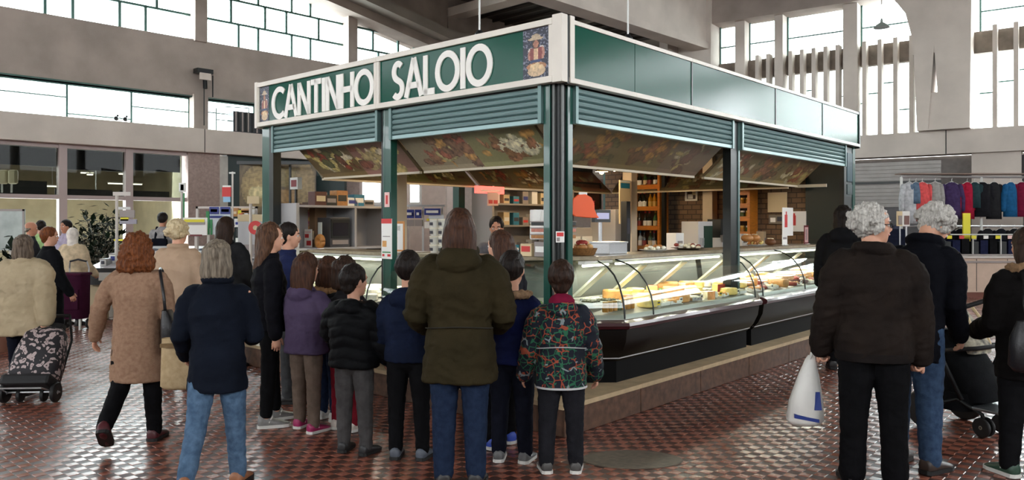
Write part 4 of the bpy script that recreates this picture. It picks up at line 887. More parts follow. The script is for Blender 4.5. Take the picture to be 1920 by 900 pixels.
# clutter at the corner: trays, boxes, small screens
for k in range(3): kbox('food_box', f'{("white", "grey", "cream")[k]} box, {ORD[k]} from the corner post on the left wing of the corner case', 'box', .52, .42+.16*k, TOP, .13, .12, .15-.02*k, (paper, gm, kraft)[k], (('printed_bar', (-.05, .05, -.062, -.06, .04, .09), (gm, paper, ink_r)[k]),), rz=-PI/2)
for k in range(3): kbox('bread_tray', f'brown bread tray, {ORD[k]} up on the boxes behind the corner post', 'tray', .55, .5, TOP+.16+k*.055, .26, .3, .03, (loaf_m, ham, kdark)[k], (('rim', (-.135, .135, -.155, .155, .03, .038), gm),), rz=-PI/2)
kbox('small_screen', 'small blue and white lit screen on the case beside the corner post', 'screen', -.03, .56, .98, .03, .14, .09, mat('blue_screen', srgb(60, 130, 220), emit=.5), (('white_half', (-.017, -.015, -.0, .068, .005, .085), mat('white_screen', (.9, .95, 1), emit=.5)),))
# scale, slicer, white machine on the right wing
p = kbox('price_scale', 'steel price scale with a dark display on the corner case near the column', 'scale', 1.45, .55, TOP, .3, .24, .1, steel, (('pan', (-.15, .15, -.13, .13, .1, .115), steel), ('pole', (-.015, .015, .08, .1, .1, .34), steel), ('display', (-.13, .13, .06, .1, .3, .42), kdark), ('screen', (-.1, .1, .055, .06, .33, .39), mat('lilac_lcd', srgb(176, 176, 206), emit=.2))))
kbox('grey_hood', 'pale grey steel cabinet standing behind the scale', 'cabinet', on_t(1148, 400, 3.0)[0], 3.0, FLZ, .5, .45, 1.75, mat('hood_steel', srgb(176, 176, 176), .35, .4), (('door', (-.23, .23, -FLZ, -.225, .1, 1.6), mat('hood_steel')), ('handle', (.15, .18, -.26, -FLZ, .7, 1.1), steel)))
kbox('coffee_machine', 'dark green and white machine on the rear counter below the framed picture', 'machine', on_t(1307, 455, 1.4)[0], 1.4, 1.18, .4, .25, .42, mat('machine_white', srgb(200, 196, 190), .4), (('front_panel', (-.05, .19, -.13, -.125, .02, .36), mat('machine_green', srgb(30, 60, 46), .4)), ('spout', (-.16, -.1, -.16, -.125, .1, .2), steel)))
kbox('rear_counter', 'long brown counter running inside the kiosk parallel to the cheese cases', 'counter', 4.0, 1.45, FLZ, 4.4, .5, .945, mat('counter_brown', srgb(86, 66, 48), .5), (('worktop', (-2.22, 2.22, -.27, .27, .945, .975), shelf_m),))
kbox('slicer', 'black and white slicing machine on the inner counter by the cream column', 'slicer', on_t(1345, 455, 1.4)[0], 1.4, 1.212, .3, .3, .16, white_metal, (('motor', (-.1, .05, -.1, .1, .16, .42), kdark), ('carriage', (-.15, .15, -.17, -.12, .1, .2), steel)))
for k, (px, c) in enumerate(((1262, paper), (1385, paper), (1425, kraft), (1470, ch_y))):
    s_ = on_t(px, 455, 1.35)[0]; kbox('paper_bag', f'{("white", "pale", "brown", "yellow")[k]} paper bag on the inner counter, {ORD[k]} from the cream column', 'bag', s_, 1.32, 1.212, .2, .14, .24-.03*(k % 2), c, (('printed_bar', (-.06, .06, -.075, -.07, .08, .14), gm),), group='paper bags on the inner counter')
# lamps inside
warm = mat('warm_bulb', (1, .78, .46), emit=14.0)
def pendant(label, s, t, z, watts, px=None):
    p = thing('pendant_lamp', label, 'lamp', K(s, t, z)); MB().ball((0, 0, 0), .032, n=12).build('bulb', warm, p, smooth=True)
    MB().lathe([(.085, .0), (.03, .07), (.02, .09)], n=16).build('shade', mat('lamp_shade', srgb(206, 190, 130), .5), p, smooth=40); MB().tube([(0, 0, .09), (0, 0, 2.66-z)], .006, 6).build('cord', kdark, p)
    l = bpy.data.lights.new('pendant_light', 'POINT'); l.energy = watts; l.color = (1, .76, .48); l.shadow_soft_size = .05; o = bpy.data.objects.new('pendant_light', l); COL.objects.link(o); o.location = K(s, t, z-.06)
s_, t_, z_ = on_t(1128, 322, 2.0); pendant('bright warm lamp hanging behind the corner post in the kiosk', s_, t_, z_, 24)
s_, t_, z_ = on_t(1517, 368, .7); pendant('yellowish lamp with a conical shade before the dark boards', s_, t_, z_, 9)
pendant('added warm lamp brightening the inner counter mid kiosk', 4.6, 2.6, 2.35, 26); pendant('added warm lamp brightening the left wing of the kiosk', 1.5, 3.0, 2.35, 16)  # two lamps added to brighten the dim kiosk interior
# steel rack along the rear left, microwave and clutter
su = rear_unit('steel shelf rack with a microwave at the rear left of the kiosk', .12, 1.42, 3.75, 4.2, [.8, 1.30, 1.78], mat('rack_steel', srgb(176, 174, 174), .4, .3), back=False, z1=1.8)
MB().box(.12, 1.42, 4.18, 4.2, FLZ, 1.78).build('rear_panel', mat('rack_steel'), su); MB().box(.12, 1.42, 3.75, 3.77, .3, 1.0).build('front_panel', mat('rack_steel'), su)
a, b = on_t(618, 440, 3.8)[0], on_t(655, 440, 3.8)[0]; mw = (a+b)/2; ww = b-a
MB().box(b+.04, b+.07, 3.75, 4.2, 1.3, 1.76).build('upright', mat('rack_steel'), su)
kbox('microwave_oven', 'dark microwave oven on the steel rack behind the left case', 'microwave', mw, 3.98, 1.302, ww, .38, .34, mat('microwave_grey', srgb(70, 68, 70), .4), (('door', (-ww*.46, ww*.46, -.2, -.19, .1, .32), kdark), ('button_strip', (-ww*.4, ww*.4, -.2, -.19, .03, .08), gm), ('window', (-ww*.38, ww*.38, -.205, -.2, .13, .28), mat('oven_glass', srgb(40, 38, 44), .15))))
for k, px in enumerate((600, 620, 640, 660, 672, 690)):
    s_ = on_t(px, 395, 3.9)[0]; h_ = (.16, .12, .18, .1, .14, .08)[k]
    kbox('food_packet', f'{("brown", "dark", "tan", "white", "blue", "grey")[k]} packet on top of the steel rack, {ORD[k]} from the left', 'packet', s_, 3.95, 1.781, .16, .14, h_, (sa_d, kdark, loaf_m, paper, ink_t, gm)[k], (('printed_bar', (-.06, .06, -.072, -.07, h_*.3, h_*.7), (kraft, gm, kdark, ink_b, paper, kdark)[k]),), group='packets on the steel rack')
def ltop(px, py, s): q = on_s(px, py, s); return q[1]
for (px0, px1, h_, m, nm, lab, bars) in ((566, 590, .22, paper, 'price_poster', 'white poster with red prices standing on the left case', ((.08, .6, .55, .75, ink_r), (.3, .9, .15, .4, ink_r), (.1, .9, .82, .88, paper_p))), (594, 606, .3, mat('clear_white', srgb(206, 212, 204), .3), 'price_poster', 'pale card standing behind the red price poster', ((.1, .8, .1, .4, gm),))):
    card(nm, lab, 'poster', .45, ltop((px0+px1)/2, 450, .45), TOP, .01*(px1-px0)*.62, h_, m, bars=bars, face='L')
p = thing('ring_bread', 'brown ring shaped bread standing beside the red price poster', 'bread', K(.40, ltop(600, 450, .40), TOP+.085), CR-PI/2)
tor = MB(); ang = [2*PI*i/24 for i in range(25)]; tor.tube([(.055*math.cos(a), 0, .055*math.sin(a)) for a in ang], .03, 10); tor.build('crust', loaf_m, p, smooth=True); MB().box(-.04, .04, -.03, .03, -.085, -.075).build('stand', tray_w, p)
for k, (px, dz, sz, m, lab) in enumerate(((568, .0, .3, paper, 'white paper bag stack at the rear of the left case'), (585, .0, .45, mat('purple_yellow', srgb(226, 196, 60), .5, col2=srgb(150, 60, 110), vscale=18), 'yellow and purple packet stack on the left case'), (596, .0, .62, mat('brown_carton', srgb(120, 92, 66), .6), 'tall brown carton with a white top on the left case'))):
    kbox('carton', lab, 'carton', .62, ltop(px, 450, .62), TOP, .12, .16, sz, m, (('top_flap', (-.065, .065, -.085, .085, sz, sz+.03), paper), ('printed_bar', (-.04, .04, -.085, -.08, .1, .2), (gm, ink_r, kraft)[k])), rz=-PI/2)
s_ = .5; t_ = ltop(555, 345, .5)
dsp = thing('price_display', 'small white display with dark red digits on a thin pole', 'display', K(.5, t_, TOP), CR-PI/2)
zt = on_s(555, 355, .5)[2]-TOP; MB().box(-.012, .012, -.012, .012, 0, zt).build('pole', kdark, dsp); MB().box(-.08, .08, -.03, .03, zt, zt+.14).build('housing', white_metal, dsp); MB().box(-.055, .055, -.033, -.03, zt+.03, zt+.11).build('screen', mat('red_screen', srgb(90, 14, 22), emit=.35), dsp); MB().box(-.07, .07, -.05, .05, 0, .012).build('foot', kdark, dsp)
# ---------------------------------------------------------------- stalls of the hall
def hbox(name, label, cat, px0, py0, px1, py1, Y, depth, m, parts=(), rz=0, group=None, bevel=.004, zf=None):
    """box whose front stands at depth Y; parts are given in fractions of its width and height"""
    a = PX(px0, py1, Y); b = PX(px1, py0, Y); w_, h = b.x-a.x, b.z-a.z; z0 = a.z if zf is None else zf; h = b.z-z0
    p = thing(name, label, cat, ((a.x+b.x)/2, Y, z0), rz, group); MB().box(-w_/2, w_/2, 0, depth, 0, h).build('body', m, p, bevel=bevel)
    for (nm, u0, u1, v0, v1, mm) in parts: MB().box(-w_/2+u0*w_, -w_/2+u1*w_, -.012, .0, v0*h, v1*h).build(nm, mm, p)
    return p
# fish stall: long white sloping counters on dark fronts
ice = mat('wet_white_top', srgb(222, 222, 226), .2, var=.1, vscale=6); stall_d = mat('stall_dark_front', srgb(40, 42, 46), .4); stall_b = mat('stall_beige_base', srgb(176, 160, 130), .6)
def stall(label, x0, x1, y0, y1, z, nleg=4):
    p = thing('market_stall', label, 'stall', ((x0+x1)/2, y0, 0)); w_ = (x1-x0)/2; d = y1-y0
    MB().add([(-w_, 0, z-.12), (w_, 0, z-.12), (w_, d, z+.20), (-w_, d, z+.20), (-w_, 0, z-.08), (w_, 0, z-.08), (w_, d, z+.24), (-w_, d, z+.24)], [(0, 1, 2, 3), (4, 5, 6, 7), (0, 1, 5, 4), (1, 2, 6, 5), (2, 3, 7, 6), (3, 0, 4, 7)]).build('table_top', ice, p)
    MB().box(-w_, w_, -.03, .0, z-.34, z-.07).build('front_panel', stall_d, p)
    for i in range(nleg):
        x = -w_+.1+(2*w_-.2)*i/(nleg-1); MB().box(x-.12, x+.12, .1, .3, 0, z-.12).build('leg', stall_b, p)
    MB().box(-w_, w_, .5, .55, 0, z-.2).build('rear_panel', mat('tile_white_panel', srgb(190, 186, 180), .4), p)
    for i in range(3): u = -w_+2*w_*(i+.5)/3; MB().box(u-.2, u+.2, -.045, -.03, z-.27, z-.14).build('price_plate', white_metal if i != 1 else stall_d, p)
    return p
stall('long white topped fish stall behind the woman in the pale headscarf', -6.9, -4.3, 12.6, 14.2, .92)
stall('white topped fish stall beyond the curly blonde woman', -5.75, -3.98, 15.4, 16.8, 1.02)
fish_g = mat('grey_fish', srgb(126, 130, 140), .25, .3, var=.3, vscale=20)
def fish(m):
    p = thing('fish', 'x', 'fish'); v, f = rings([((-.13, 0, .02), (0, .006, 0), (0, 0, .006)), ((-.10, 0, .02), (0, .025, 0), (0, 0, .018)), ((0, 0, .022), (0, .036, 0), (0, 0, .022)), ((.10, 0, .02), (0, .018, 0), (0, 0, .012)), ((.14, 0, .02), (0, .008, 0), (0, 0, .006))], 10); MB().add(v, f).build('body', m, p, smooth=True)
    MB().prism([(.13, 0), (.18, .035), (.165, 0), (.18, -.035)], 2, .018, .024).build('tail', m, p); return p
fp = fish(fish_g); f0 = True
for r_ in range(4):
    for k in range(8):
        if k < 2 and r_ < 2: continue
        o = fp if f0 else copy_tree(fp); f0 = False; y = 12.75+r_*.36; o.location = (-6.5+.29*k+.05*r_, y, .92-.08+(y-12.6)/1.6*.32+.003); o.rotation_euler = (.2, 0, .5+.2*((k*3+r_) % 4))
        tag(o, f'grey fish on the nearer stall, {ORD[k]} from left, {ORD[r_]} row back', 'fish', 'fish on the nearer stall')
for k in range(7):
    for r_ in range(2):
        hx = -5.58+.24*k; o = thing('fish_crate', f'white fish crate on the farther stall, {ORD[k]} from left, {("front", "rear")[r_]} row', 'crate', (hx, 15.7+r_*.55, 1.02+.02+r_*.13), .05*(k % 3-1), 'crates on the farther stall')
        MB().box(-.11, .11, -.2, .2, 0, .02).box(-.11, .11, -.2, -.18, .02, .1).box(-.11, .11, .18, .2, .02, .1).box(-.11, -.095, -.18, .18, .02, .1).box(.095, .11, -.18, .18, .02, .1).build('crate', tray_w, o)
        MB().ball((-.02, -.05, .08), .06, .05, .03, 8).ball((.03, .06, .08), .05, .07, .03, 8).build('contents', [fish_g, ham, ch_c][(k+r_) % 3], o, smooth=True)
zt_ = lambda y: .92-.08+(y-12.6)/1.6*.32+.004
for k, (px0, px1, h, y, m, mk, lab) in enumerate(((224, 248, .22, 12.95, tray_w, MATS['ink_red'], 'white foam box with a red mark at the rear of the nearer fish stall'), (204, 220, .16, 12.95, tray_w, MATS['ink_blue'], 'small white foam box left of the red marked one'), (187, 199, .12, 12.75, steel, MATS['ink_dark'], 'steel bowl box at the left end of the nearer fish stall'))):
    hbox('foam_box', lab, 'box', px0, 418-(zt_(y)+h-HC)*F/y, px1, 500, y, .2, m, (('mark', .25, .7, .25, .7, mk), ('lid_edge', 0, 1, .86, 1, gm)), zf=zt_(y+.0))
yb = thing('yellow_bar', 'thin yellow plastic bar on low stands across the nearer fish stall', 'bar', (PX(222, 0, 13.25).x+.1, 13.25, zt_(13.25))); MB().box(-.17, .3, -.015, .015, .3, .33).build('bar', ink_y, yb)
for x in (-.15, .28): MB().box(x-.01, x+.01, -.01, .01, 0, .3).build('stand', steel, yb)
# poles, scales and signs over the fish stall
pole_w = mat('white_pole', srgb(200, 192, 184), .5)
def sign_pole(label, px, py0, py1, Y, boards, m=pole_w, r=.025):
    a = PX(px, py0, Y); p = thing('sign_pole', label, 'pole', (a.x, Y, 0)); MB().tube([(0, 0, 0), (0, 0, a.z)], r, 8).build('pole', m, p); MB().lathe([(.12, 0), (.12, .02), (.03, .03)], n=12).build('foot', m, p)
    for (nm, x0, y0, x1, y1, mm) in boards:
        c, d = PX(x0, y1, Y), PX(x1, y0, Y); MB().box(c.x-a.x, d.x-a.x, -.04, -.015, c.z, d.z).build(nm, mm, p)
    return p
sign_pole('white pole with a hanging scale and yellow card at the nearer fish stall', 219, 360, 470, 12.9, (('arm', 214, 360, 246, 367, pole_w), ('scale_box', 226, 394, 254, 408, gm), ('card', 228, 407, 243, 414, ink_y), ('lower_box', 226, 411, 258, 420, mat('lilac_grey', srgb(150, 146, 156), .5)), ('scale_top', 224, 388, 246, 393, white_metal)))
sign_pole('white pole carrying a grey meter box by the pinkish pier', 341, 343, 445, 14.5, (('meter_box', 337, 343, 349, 360, white_metal), ('meter_dial', 340, 346, 346, 357, kdark), ('strip', 345, 362, 347, 440, ink_g)))
sign_pole('thin pole with a red and blue hanging card before the dark green wall', 436, 322, 450, 13.2, (('cross_bar', 431, 323, 442, 326, white_metal), ('red_card', 418, 351, 434, 369, ink_r), ('blue_card', 420, 369, 433, 379, mat('pale_blue_card', srgb(150, 196, 226), .5)), ('white_cap', 419, 348, 434, 351, paper)), r=.016)
sign_pole('pale pole with a round red plate left of the green kiosk post', 470, 382, 470, 11.2, (('white_plate', 465, 368, 487, 382, kraft),), r=.022)
rp = thing('round_sign', 'round red plate with a cream mark beside the kiosk post', 'sign', PX(479, 427, 11.18), 0); MB().lathe([(.10, -.006), (.10, .006)], n=20).build('disc', ink_r, rp); rp.rotation_euler = (PI/2, 0, 0); MB().lathe([(.035, .006), (.035, .01)], n=10).build('mark', kraft, rp)
MB().box(-.09, -.06, -.02, .02, -.02, .0).build('bracket', steel, rp)
def big_sign(name, label, px0, py0, px1, py1, Y, m, bars):
    p = hbox(name, label, 'sign', px0, py0, px1, py1, Y, .03, m, bars); h = p.location.z; MB().box(-.02, .02, .03, .06, -h, .1).build('post', pole_w, p); MB().box(-.15, .15, -.06, .12, -h, -h+.02).build('foot', pole_w, p); return p
big_sign('price_board', 'white price board with a yellow stripe behind the curly blonde woman', 343, 408, 388, 441, 11.8, paper, (('stripe', .06, .9, .74, .9, ink_y), ('band', .04, .92, .6, .74, gm), ('red_bar', .3, .8, -.06, .04, mat('maroon', srgb(110, 36, 40), .5))))
big_sign('price_board', 'white and blue price board with lettering rows before the green wall', 393, 388, 432, 440, 12.4, mat('pale_sign', srgb(214, 220, 226), .5), (('blue_bar', .0, .45, .74, 1.0, ink_b), ('blue_bar', .52, 1.0, .74, 1.0, ink_b), ('white_bar', .06, .38, .82, .92, paper), ('white_bar', .58, .94, .82, .92, paper), ('blue_bar', 0, .7, .6, .68, ink_b), ('green_strip', .0, .14, .0, .55, ink_g)))
big_sign('green_board', 'tall green board edge beside the yellow striped price board', 386, 396, 392, 440, 12.2, ink_g, ())
fr = thing('stall_rack', 'pale metal frame standing behind the price boards', 'frame', PX(420, 450, 13.6)*1)
fr.location.z = 0
for (x0, y0, x1, y1) in ((367, 387, 371, 470), (367, 387, 482, 391), (478, 387, 482, 470), (425, 391, 428, 440)):
    c, d = PX(x0, y1, 13.6), PX(x1, y0, 13.6); MB().box(c.x-fr.location.x, d.x-fr.location.x, 0, .04, 0 if y1 > 430 else c.z, d.z).build('bar', pole_w, fr)
for k, (px, py, wpx, m) in enumerate(((440, 398, 12, loaf_m), (452, 402, 12, ink_y), (462, 400, 12, ham), (446, 418, 14, paper), (461, 420, 16, gm), (470, 400, 10, paper), (452, 436, 18, kdark))):
    hbox('hanging_packet', f'{("brown", "yellow", "pinkish", "white", "grey", "small white", "dark")[k]} packet hanging in the pale stall frame', 'packet', px-wpx/2, py-8, px+wpx/2, py+8, 13.5, .08, m, (('label', .2, .8, .3, .6, (kraft, ink_r, paper, ink_b, paper, ink_t, gm)[k]),), group='packets in the stall frame')
# mural of bread, with a counter and appliances in front
mural_b = thing('bread_mural', 'large brown photo mural of bread loaves on the neighbouring stall', 'mural', (0, 0, 0))
def bread_fn(u, v):
    c = srgb(104, 88, 62); k = noise.noise((u*26, v*9, 1.7)); c = [x*(1+.5*k) for x in c]
    for (cx, cy, rx, ry, col) in ((.22, .55, .2, .42, srgb(150, 128, 84)), (.24, .45, .13, .12, srgb(196, 180, 130)), (.62, .75, .2, .2, srgb(128, 112, 74)), (.6, .35, .25, .16, srgb(150, 118, 76)), (.85, .55, .14, .5, srgb(140, 118, 80)), (.9, .12, .3, .12, srgb(84, 56, 40))):
        d = ((u-cx)/rx)**2+((v-cy)/ry)**2
        if d < 1: c = [x*(1.15-.4*d+.5*noise.noise((u*28, v*18, cx*5))) for x in col]
    return tuple(max(0.004, x) for x in c)
mc = [PX(449, 403, 14.2), PX(592, 403, 14.8), PX(592, 308, 14.8), PX(449, 308, 14.2)]
printed('print', mc, 60, 36, bread_fn, print_m, mural_b)
fb_ = MB(); fb_.add([tuple(p+Vector((0, .02, 0))) for p in mc]+[tuple(p+Vector((0, .08, 0))) for p in mc], [(0, 1, 2, 3), (4, 5, 6, 7), (0, 1, 5, 4), (1, 2, 6, 5), (2, 3, 7, 6), (3, 0, 4, 7)]).build('backing', kdark, mural_b)
for (x0, x1, Y, y0, y1) in ((448, 594, 14.3, 303, 309), (545, 548, 14.55, 308, 403)):
    c, d = PX(x0, y1, Y), PX(x1, y0, Y); MB().box(c.x, d.x, Y-.12, Y-.05, c.z, d.z).build('frame_bar', kdark, mural_b)
for px in (452, 590): c = PX(px, 403, 14.5); MB().box(c.x-.04, c.x+.04, 14.5, 14.58, 0, c.z+.05).build('support', kdark, mural_b)
nb = hbox('stall_counter', 'grey steel counter with a pale top below the bread mural', 'counter', 446, 402, 600, 460, 13.4, .8, mat('rack_steel'), (('top_edge', 0, 1, .93, 1, kraft), ('door', .05, .3, .1, .7, gm), ('door', .35, .6, .1, .7, gm), ('door', .65, .95, .1, .7, gm)), zf=0)
for k, (a, b, y0, m) in enumerate(((452, 470, 390, kraft), (523, 545, 388, loaf_m), (558, 575, 390, kraft), (500, 515, 393, paper))):
    hbox('bread_crate', f'{("cream", "brown", "pale", "white")[k]} bread crate on the steel counter under the mural', 'crate', a, y0, b, 402, 13.5, .3, m, (('slat', .05, .95, .2, .35, loaf_m), ('slat', .05, .95, .6, .75, loaf_m)), group='crates under the mural')
slab_box(lambda x, y, z: Vector((x, y, z)), 'wall_green_stall', PX(594, 400, 15.2).x, PX(646, 400, 15.2).x, 15.2, 15.4, 0, PX(0, 330, 15.2).z, dkgreen, 'dark green wall panel right of the bread mural')
slab_box(lambda x, y, z: Vector((x, y, z)), 'pillar', PX(646, 400, 15.6).x, PX(674, 400, 15.6).x, 15.6, 15.9, 0, 3.4, stone_pink, 'pinkish pillar beside the dark green panel seen through the kiosk', 'pillar')
slab_box(lambda x, y, z: Vector((x, y, z)), 'pillar', PX(838, 400, 17).x, PX(866, 400, 17).x, 17, 17.3, 0, 3.4, mat('pinkish_wall'), 'pale pink pillar seen through the kiosk beside its dark rear post', 'pillar')
lit_pane = mat('daylit_pane', (.95, .98, 1), emit=2.2)
for i, (a, b, y0, y1, Y) in enumerate(((672, 713, 338, 379, 16.5), (754, 786, 342, 379, 18.0))):
    wn += 1; c, d = PX(a, y1, Y), PX(b, y0, Y)
    w_ = MB().box(c.x-.05, d.x+.05, Y, Y+.08, c.z-.06, c.z).box(c.x-.05, d.x+.05, Y, Y+.08, d.z, d.z+.06).box(c.x-.05, c.x, Y, Y+.08, c.z, d.z).box(d.x, d.x+.05, Y, Y+.08, c.z, d.z).build(f'window_{wn}', white_metal)
    tag(w_, ('bright daylit window seen through the left bay of the kiosk', 'bright daylit window seen through the kiosk beside the cream column')[i], 'window', kind='structure'); MB().box(c.x, d.x, Y+.03, Y+.04, c.z, d.z).build('pane', lit_pane, w_)
    slab_box(lambda x, y, z: Vector((x, y, z)), 'wall_window', c.x-.6, d.x+.6, Y+.1, Y+.25, 0, 3.4, mat('pinkish_wall'), ('pale wall below the daylit window in the left bay', 'pale wall below the daylit window by the cream column')[i])
# price boards seen through the kiosk
bs = thing('sign_rack', 'rack of small navy and white price boards seen behind the stacked tubs', 'sign rack', (0, 0, 0))
for k, (x0, y0, x1, y1, m) in enumerate(((755, 393, 776, 409, ink_b), (778, 393, 790, 409, ink_b), (796, 391, 826, 403, ink_b), (804, 402, 832, 414, mat('pale_sign')), (755, 412, 776, 424, gm), (778, 412, 792, 424, gm), (800, 410, 824, 414, ink_y), (796, 416, 828, 428, paper))):
    c, d = PX(x0, y1, 11.9), PX(x1, y0, 11.9); MB().box(c.x, d.x, 11.9-(k % 3)*.02, 11.94, c.z, d.z).build('board', m, bs)
    if m is ink_b: MB().box(c.x+.03, d.x-.03, 11.84, 11.86, (c.z+d.z)/2-.02, (c.z+d.z)/2+.02).build('printed_bar', paper, bs)
for px in (757, 793, 829): c = PX(px, 0, 11.95); MB().box(c.x-.015, c.x+.015, 11.95, 11.98, 0, 1.86).build('post', steel, bs)
c, d = PX(752, 0, 11.95), PX(834, 0, 11.95); MB().box(c.x, d.x, 11.94, 11.97, 1.83, 1.86).build('rail', steel, bs)
# plants, white board and shop clutter at the far left
leaf_d = mat('dark_leaf', srgb(18, 30, 17), .6, var=.4, vscale=9, spec=.1); pot_m = mat('clay_pot', srgb(110, 70, 52), .7)
def plant(label, px, Y, top, wid, n, base=.45, seed=1):
    g = random.Random(seed); a = PX(px, 0, Y); p = thing('potted_plant', label, 'plant', (a.x, Y, 0)); MB().lathe([(.14, 0), (.2, base*.9), (.21, base), (.17, base), (.16, base-.05)], n=16).build('pot', pot_m, p, smooth=40)
    st = MB(); lf = MB()
    for k in range(n):
        an = g.uniform(0, 2*PI); rr = wid*math.sqrt(g.random()); h = base+(top-base)*g.uniform(.25, 1)*(1-.35*rr/wid); q = Vector((rr*math.cos(an), rr*math.sin(an), h)); st.tube([(0, 0, base-.05), (q.x*.4, q.y*.4, base+(h-base)*.6), tuple(q)], .006, 4)
        for j in range(5):
            d = Vector((g.gauss(0, 1), g.gauss(0, 1), g.gauss(.2, .6))).normalized(); sd = d.cross(Vector((0, 0, 1))).normalized()*.045; o = q+Vector((g.gauss(0, .05), g.gauss(0, .05), g.gauss(0, .08))); e = o+d*.17
            lf.add([tuple(o), tuple(o+d*.08+sd), tuple(e), tuple(o+d*.08-sd), tuple(o+d*.085+Vector((0, 0, .012)))], [(0, 1, 4), (1, 2, 4), (2, 3, 4), (3, 0, 4)])
    st.build('stem', mat('stem_brown', srgb(70, 60, 40), .7), p); f_ = lf.build('foliage', leaf_d, p, fix=False); f_['kind'] = 'stuff'; return p
plant('dark bushy potted plant standing behind the fish stall', 182, 15.8, 1.75, .5, 60, seed=2); plant('tall dark plant against the shop window', 172, 16.6, 2.15, .35, 40, seed=3)
plant('green leafy plant at the far left edge behind the beige jacket', 4, 9.6, 1.4, .25, 40, seed=5); plant('hanging dark plant by the shop frame behind the scale pole', 208, 16.8, 2.35, .25, 30, seed=8)
wb = big_sign('white_board', 'tall pale framed board standing before the shop front at the far left', -12, 392, 46, 470, 14.8, mat('milky_board', srgb(176, 184, 180), .25, var=.2, vscale=3), (('frame_bar', 0, 1, .95, 1, gm), ('frame_bar', .94, 1, 0, 1, gm)))
for (px, k) in ((4, 0), (22, 1)):
    hbox('round_clock_lamp', ('cream round lamp with a stand in the left shop window', 'second cream round lamp in the left shop window')[k], 'lamp', px-9, 318, px+9, 345, 18.6, .1, mat('cream_lamp', srgb(206, 196, 160), .5), (('stem', .4, .6, -.6, 0, white_metal),), bevel=.05)
# objects fixed high on the left wall
fx = thing('floodlight', 'dark floodlight bracket fixed to the concrete pillar on the left wall', 'lamp', LW(4.7, .12, 5.55), math.atan2(A_.y, A_.x))
MB().box(-.22, .22, -.25, .02, .1, .22).build('housing', dark_metal, fx); MB().box(-.15, .15, -.26, -.2, -.08, .1).build('lens', concrete_pale, fx); MB().tube([(.05, -.1, 0), (.05, -.12, -.3)], .06, 8).build('head', dark_metal, fx); MB().tube([(.05, -.05, -.25), (.05, -.05, -1.3)], .015, 6).build('cable', dark_metal, fx); MB().tube([(.3, -.04, .1), (.3, -.04, -.5)], .02, 6).build('conduit', dark_metal, fx)
for k, (t, w_) in enumerate(((5.75, .22), (6.2, .3))):
    ac = thing('storage_crate', ('dark crate of clutter on the balcony, left of two', 'dark crate of clutter on the balcony, right of two')[k], 'crate', LW(t, .1, 4.14), math.atan2(A_.y, A_.x)); MB().box(-w_, w_, -.2, .15, 0, .58).build('body', mat('crate_black', srgb(24, 28, 34), .5, var=.5, vscale=10), ac)
    for i in range(4): MB().box(-w_+.05+i*w_*.45, -w_+.09+i*w_*.45, -.22, -.2, .02, .56).build('slat', (gm, dark_metal)[i % 2], ac)
rl = thing('balcony_railing', 'thin green railing before the low window at the balcony crates', 'railing', LW(5.5, .2, 4.14), math.atan2(A_.y, A_.x))
for (x, z0, z1) in ((-.42, 0, .62), (.55, 0, .72)): MB().tube([(x, 0, z0), (x, 0, z1)], .016, 6).build('post', green_metal, rl)
MB().tube([(-.42, 0, .3), (.1, 0, .3)], .014, 6).build('rail', green_metal, rl); MB().tube([(-.2, 0, .68), (.55, 0, .72)], .014, 6).build('rail', green_metal, rl)
for k, t in enumerate((2.5, 2.72)):
    o = thing('pigeon', ('dark pigeon perched on the balcony edge', 'smaller dark pigeon perched on the balcony edge')[k], 'bird', LW(t, .1, 4.14)); MB().ball((0, 0, .09), .05, .09, .06, 10).ball((0, .07, .17), .03, .035, .03, 8).build('body', dark_metal, o, smooth=True); MB().tube([(.02, 0, 0), (.02, 0, .06)], .006, 5).tube([(-.02, 0, 0), (-.02, 0, .06)], .006, 5).build('legs', ink_r, o)
pl = thing('pendant_lamp', 'small grey pendant lamp hanging before the fin windows', 'lamp', PX(1653, 52, 17)); MB().lathe([(.17, 0), (.12, .06), (.03, .12), (.02, .2)], n=16).build('shade', mat('pendant_grey', srgb(130, 140, 134), .5), pl, smooth=40); MB().tube([(0, 0, .2), (0, 0, 9.5-pl.location.z)], .008, 5).build('cord', dark_metal, pl)
# ---------------------------------------------------------------- clothes stall on the right
shut_g = mat('grey_roller', srgb(140, 136, 132), .45, .3, var=.08, vscale=4)
sg = thing('grey_kiosk', 'shuttered grey stall with ribbed blinds behind the clothes rail', 'stall', RW(1.2, 2.2, 0))
for i in range(12): MB(lambda x, y, z: Vector(RW(1.2+x, 2.2+y, z))-Vector(RW(1.2, 2.2, 0))).box(-1.7, 1.9, 0, .06, 2.0+i*.1, 2.09+i*.1).build('slat', shut_g, sg)
MB(lambda x, y, z: Vector(RW(1.2+x, 2.2+y, z))-Vector(RW(1.2, 2.2, 0))).box(-1.7, 1.9, -.4, 0, 0, 2.0).build('lower_panel', mat('lower_grey', srgb(90, 88, 90), .5), sg)
MB(lambda x, y, z: Vector(RW(1.2+x, 2.2+y, z))-Vector(RW(1.2, 2.2, 0))).box(-1.7, 1.9, -.05, .1, 2.62, 2.68).build('rail', kdark, sg)
for (a, b, m, lab, z1) in ((-2.1, -.95, concrete_pale, 'pale concrete pier under the ledge behind the clothes rail', 3.5), (-4.6, -4.2, concrete_pale, 'narrow pale pier under the ledge at the right', 3.5)): slab_box(RW, 'pillar', a, b, -.5, .1, 0, z1, m, lab, 'pillar')
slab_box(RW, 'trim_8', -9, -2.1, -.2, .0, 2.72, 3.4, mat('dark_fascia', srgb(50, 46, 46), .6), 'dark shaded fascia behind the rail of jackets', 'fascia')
YC = 17.6
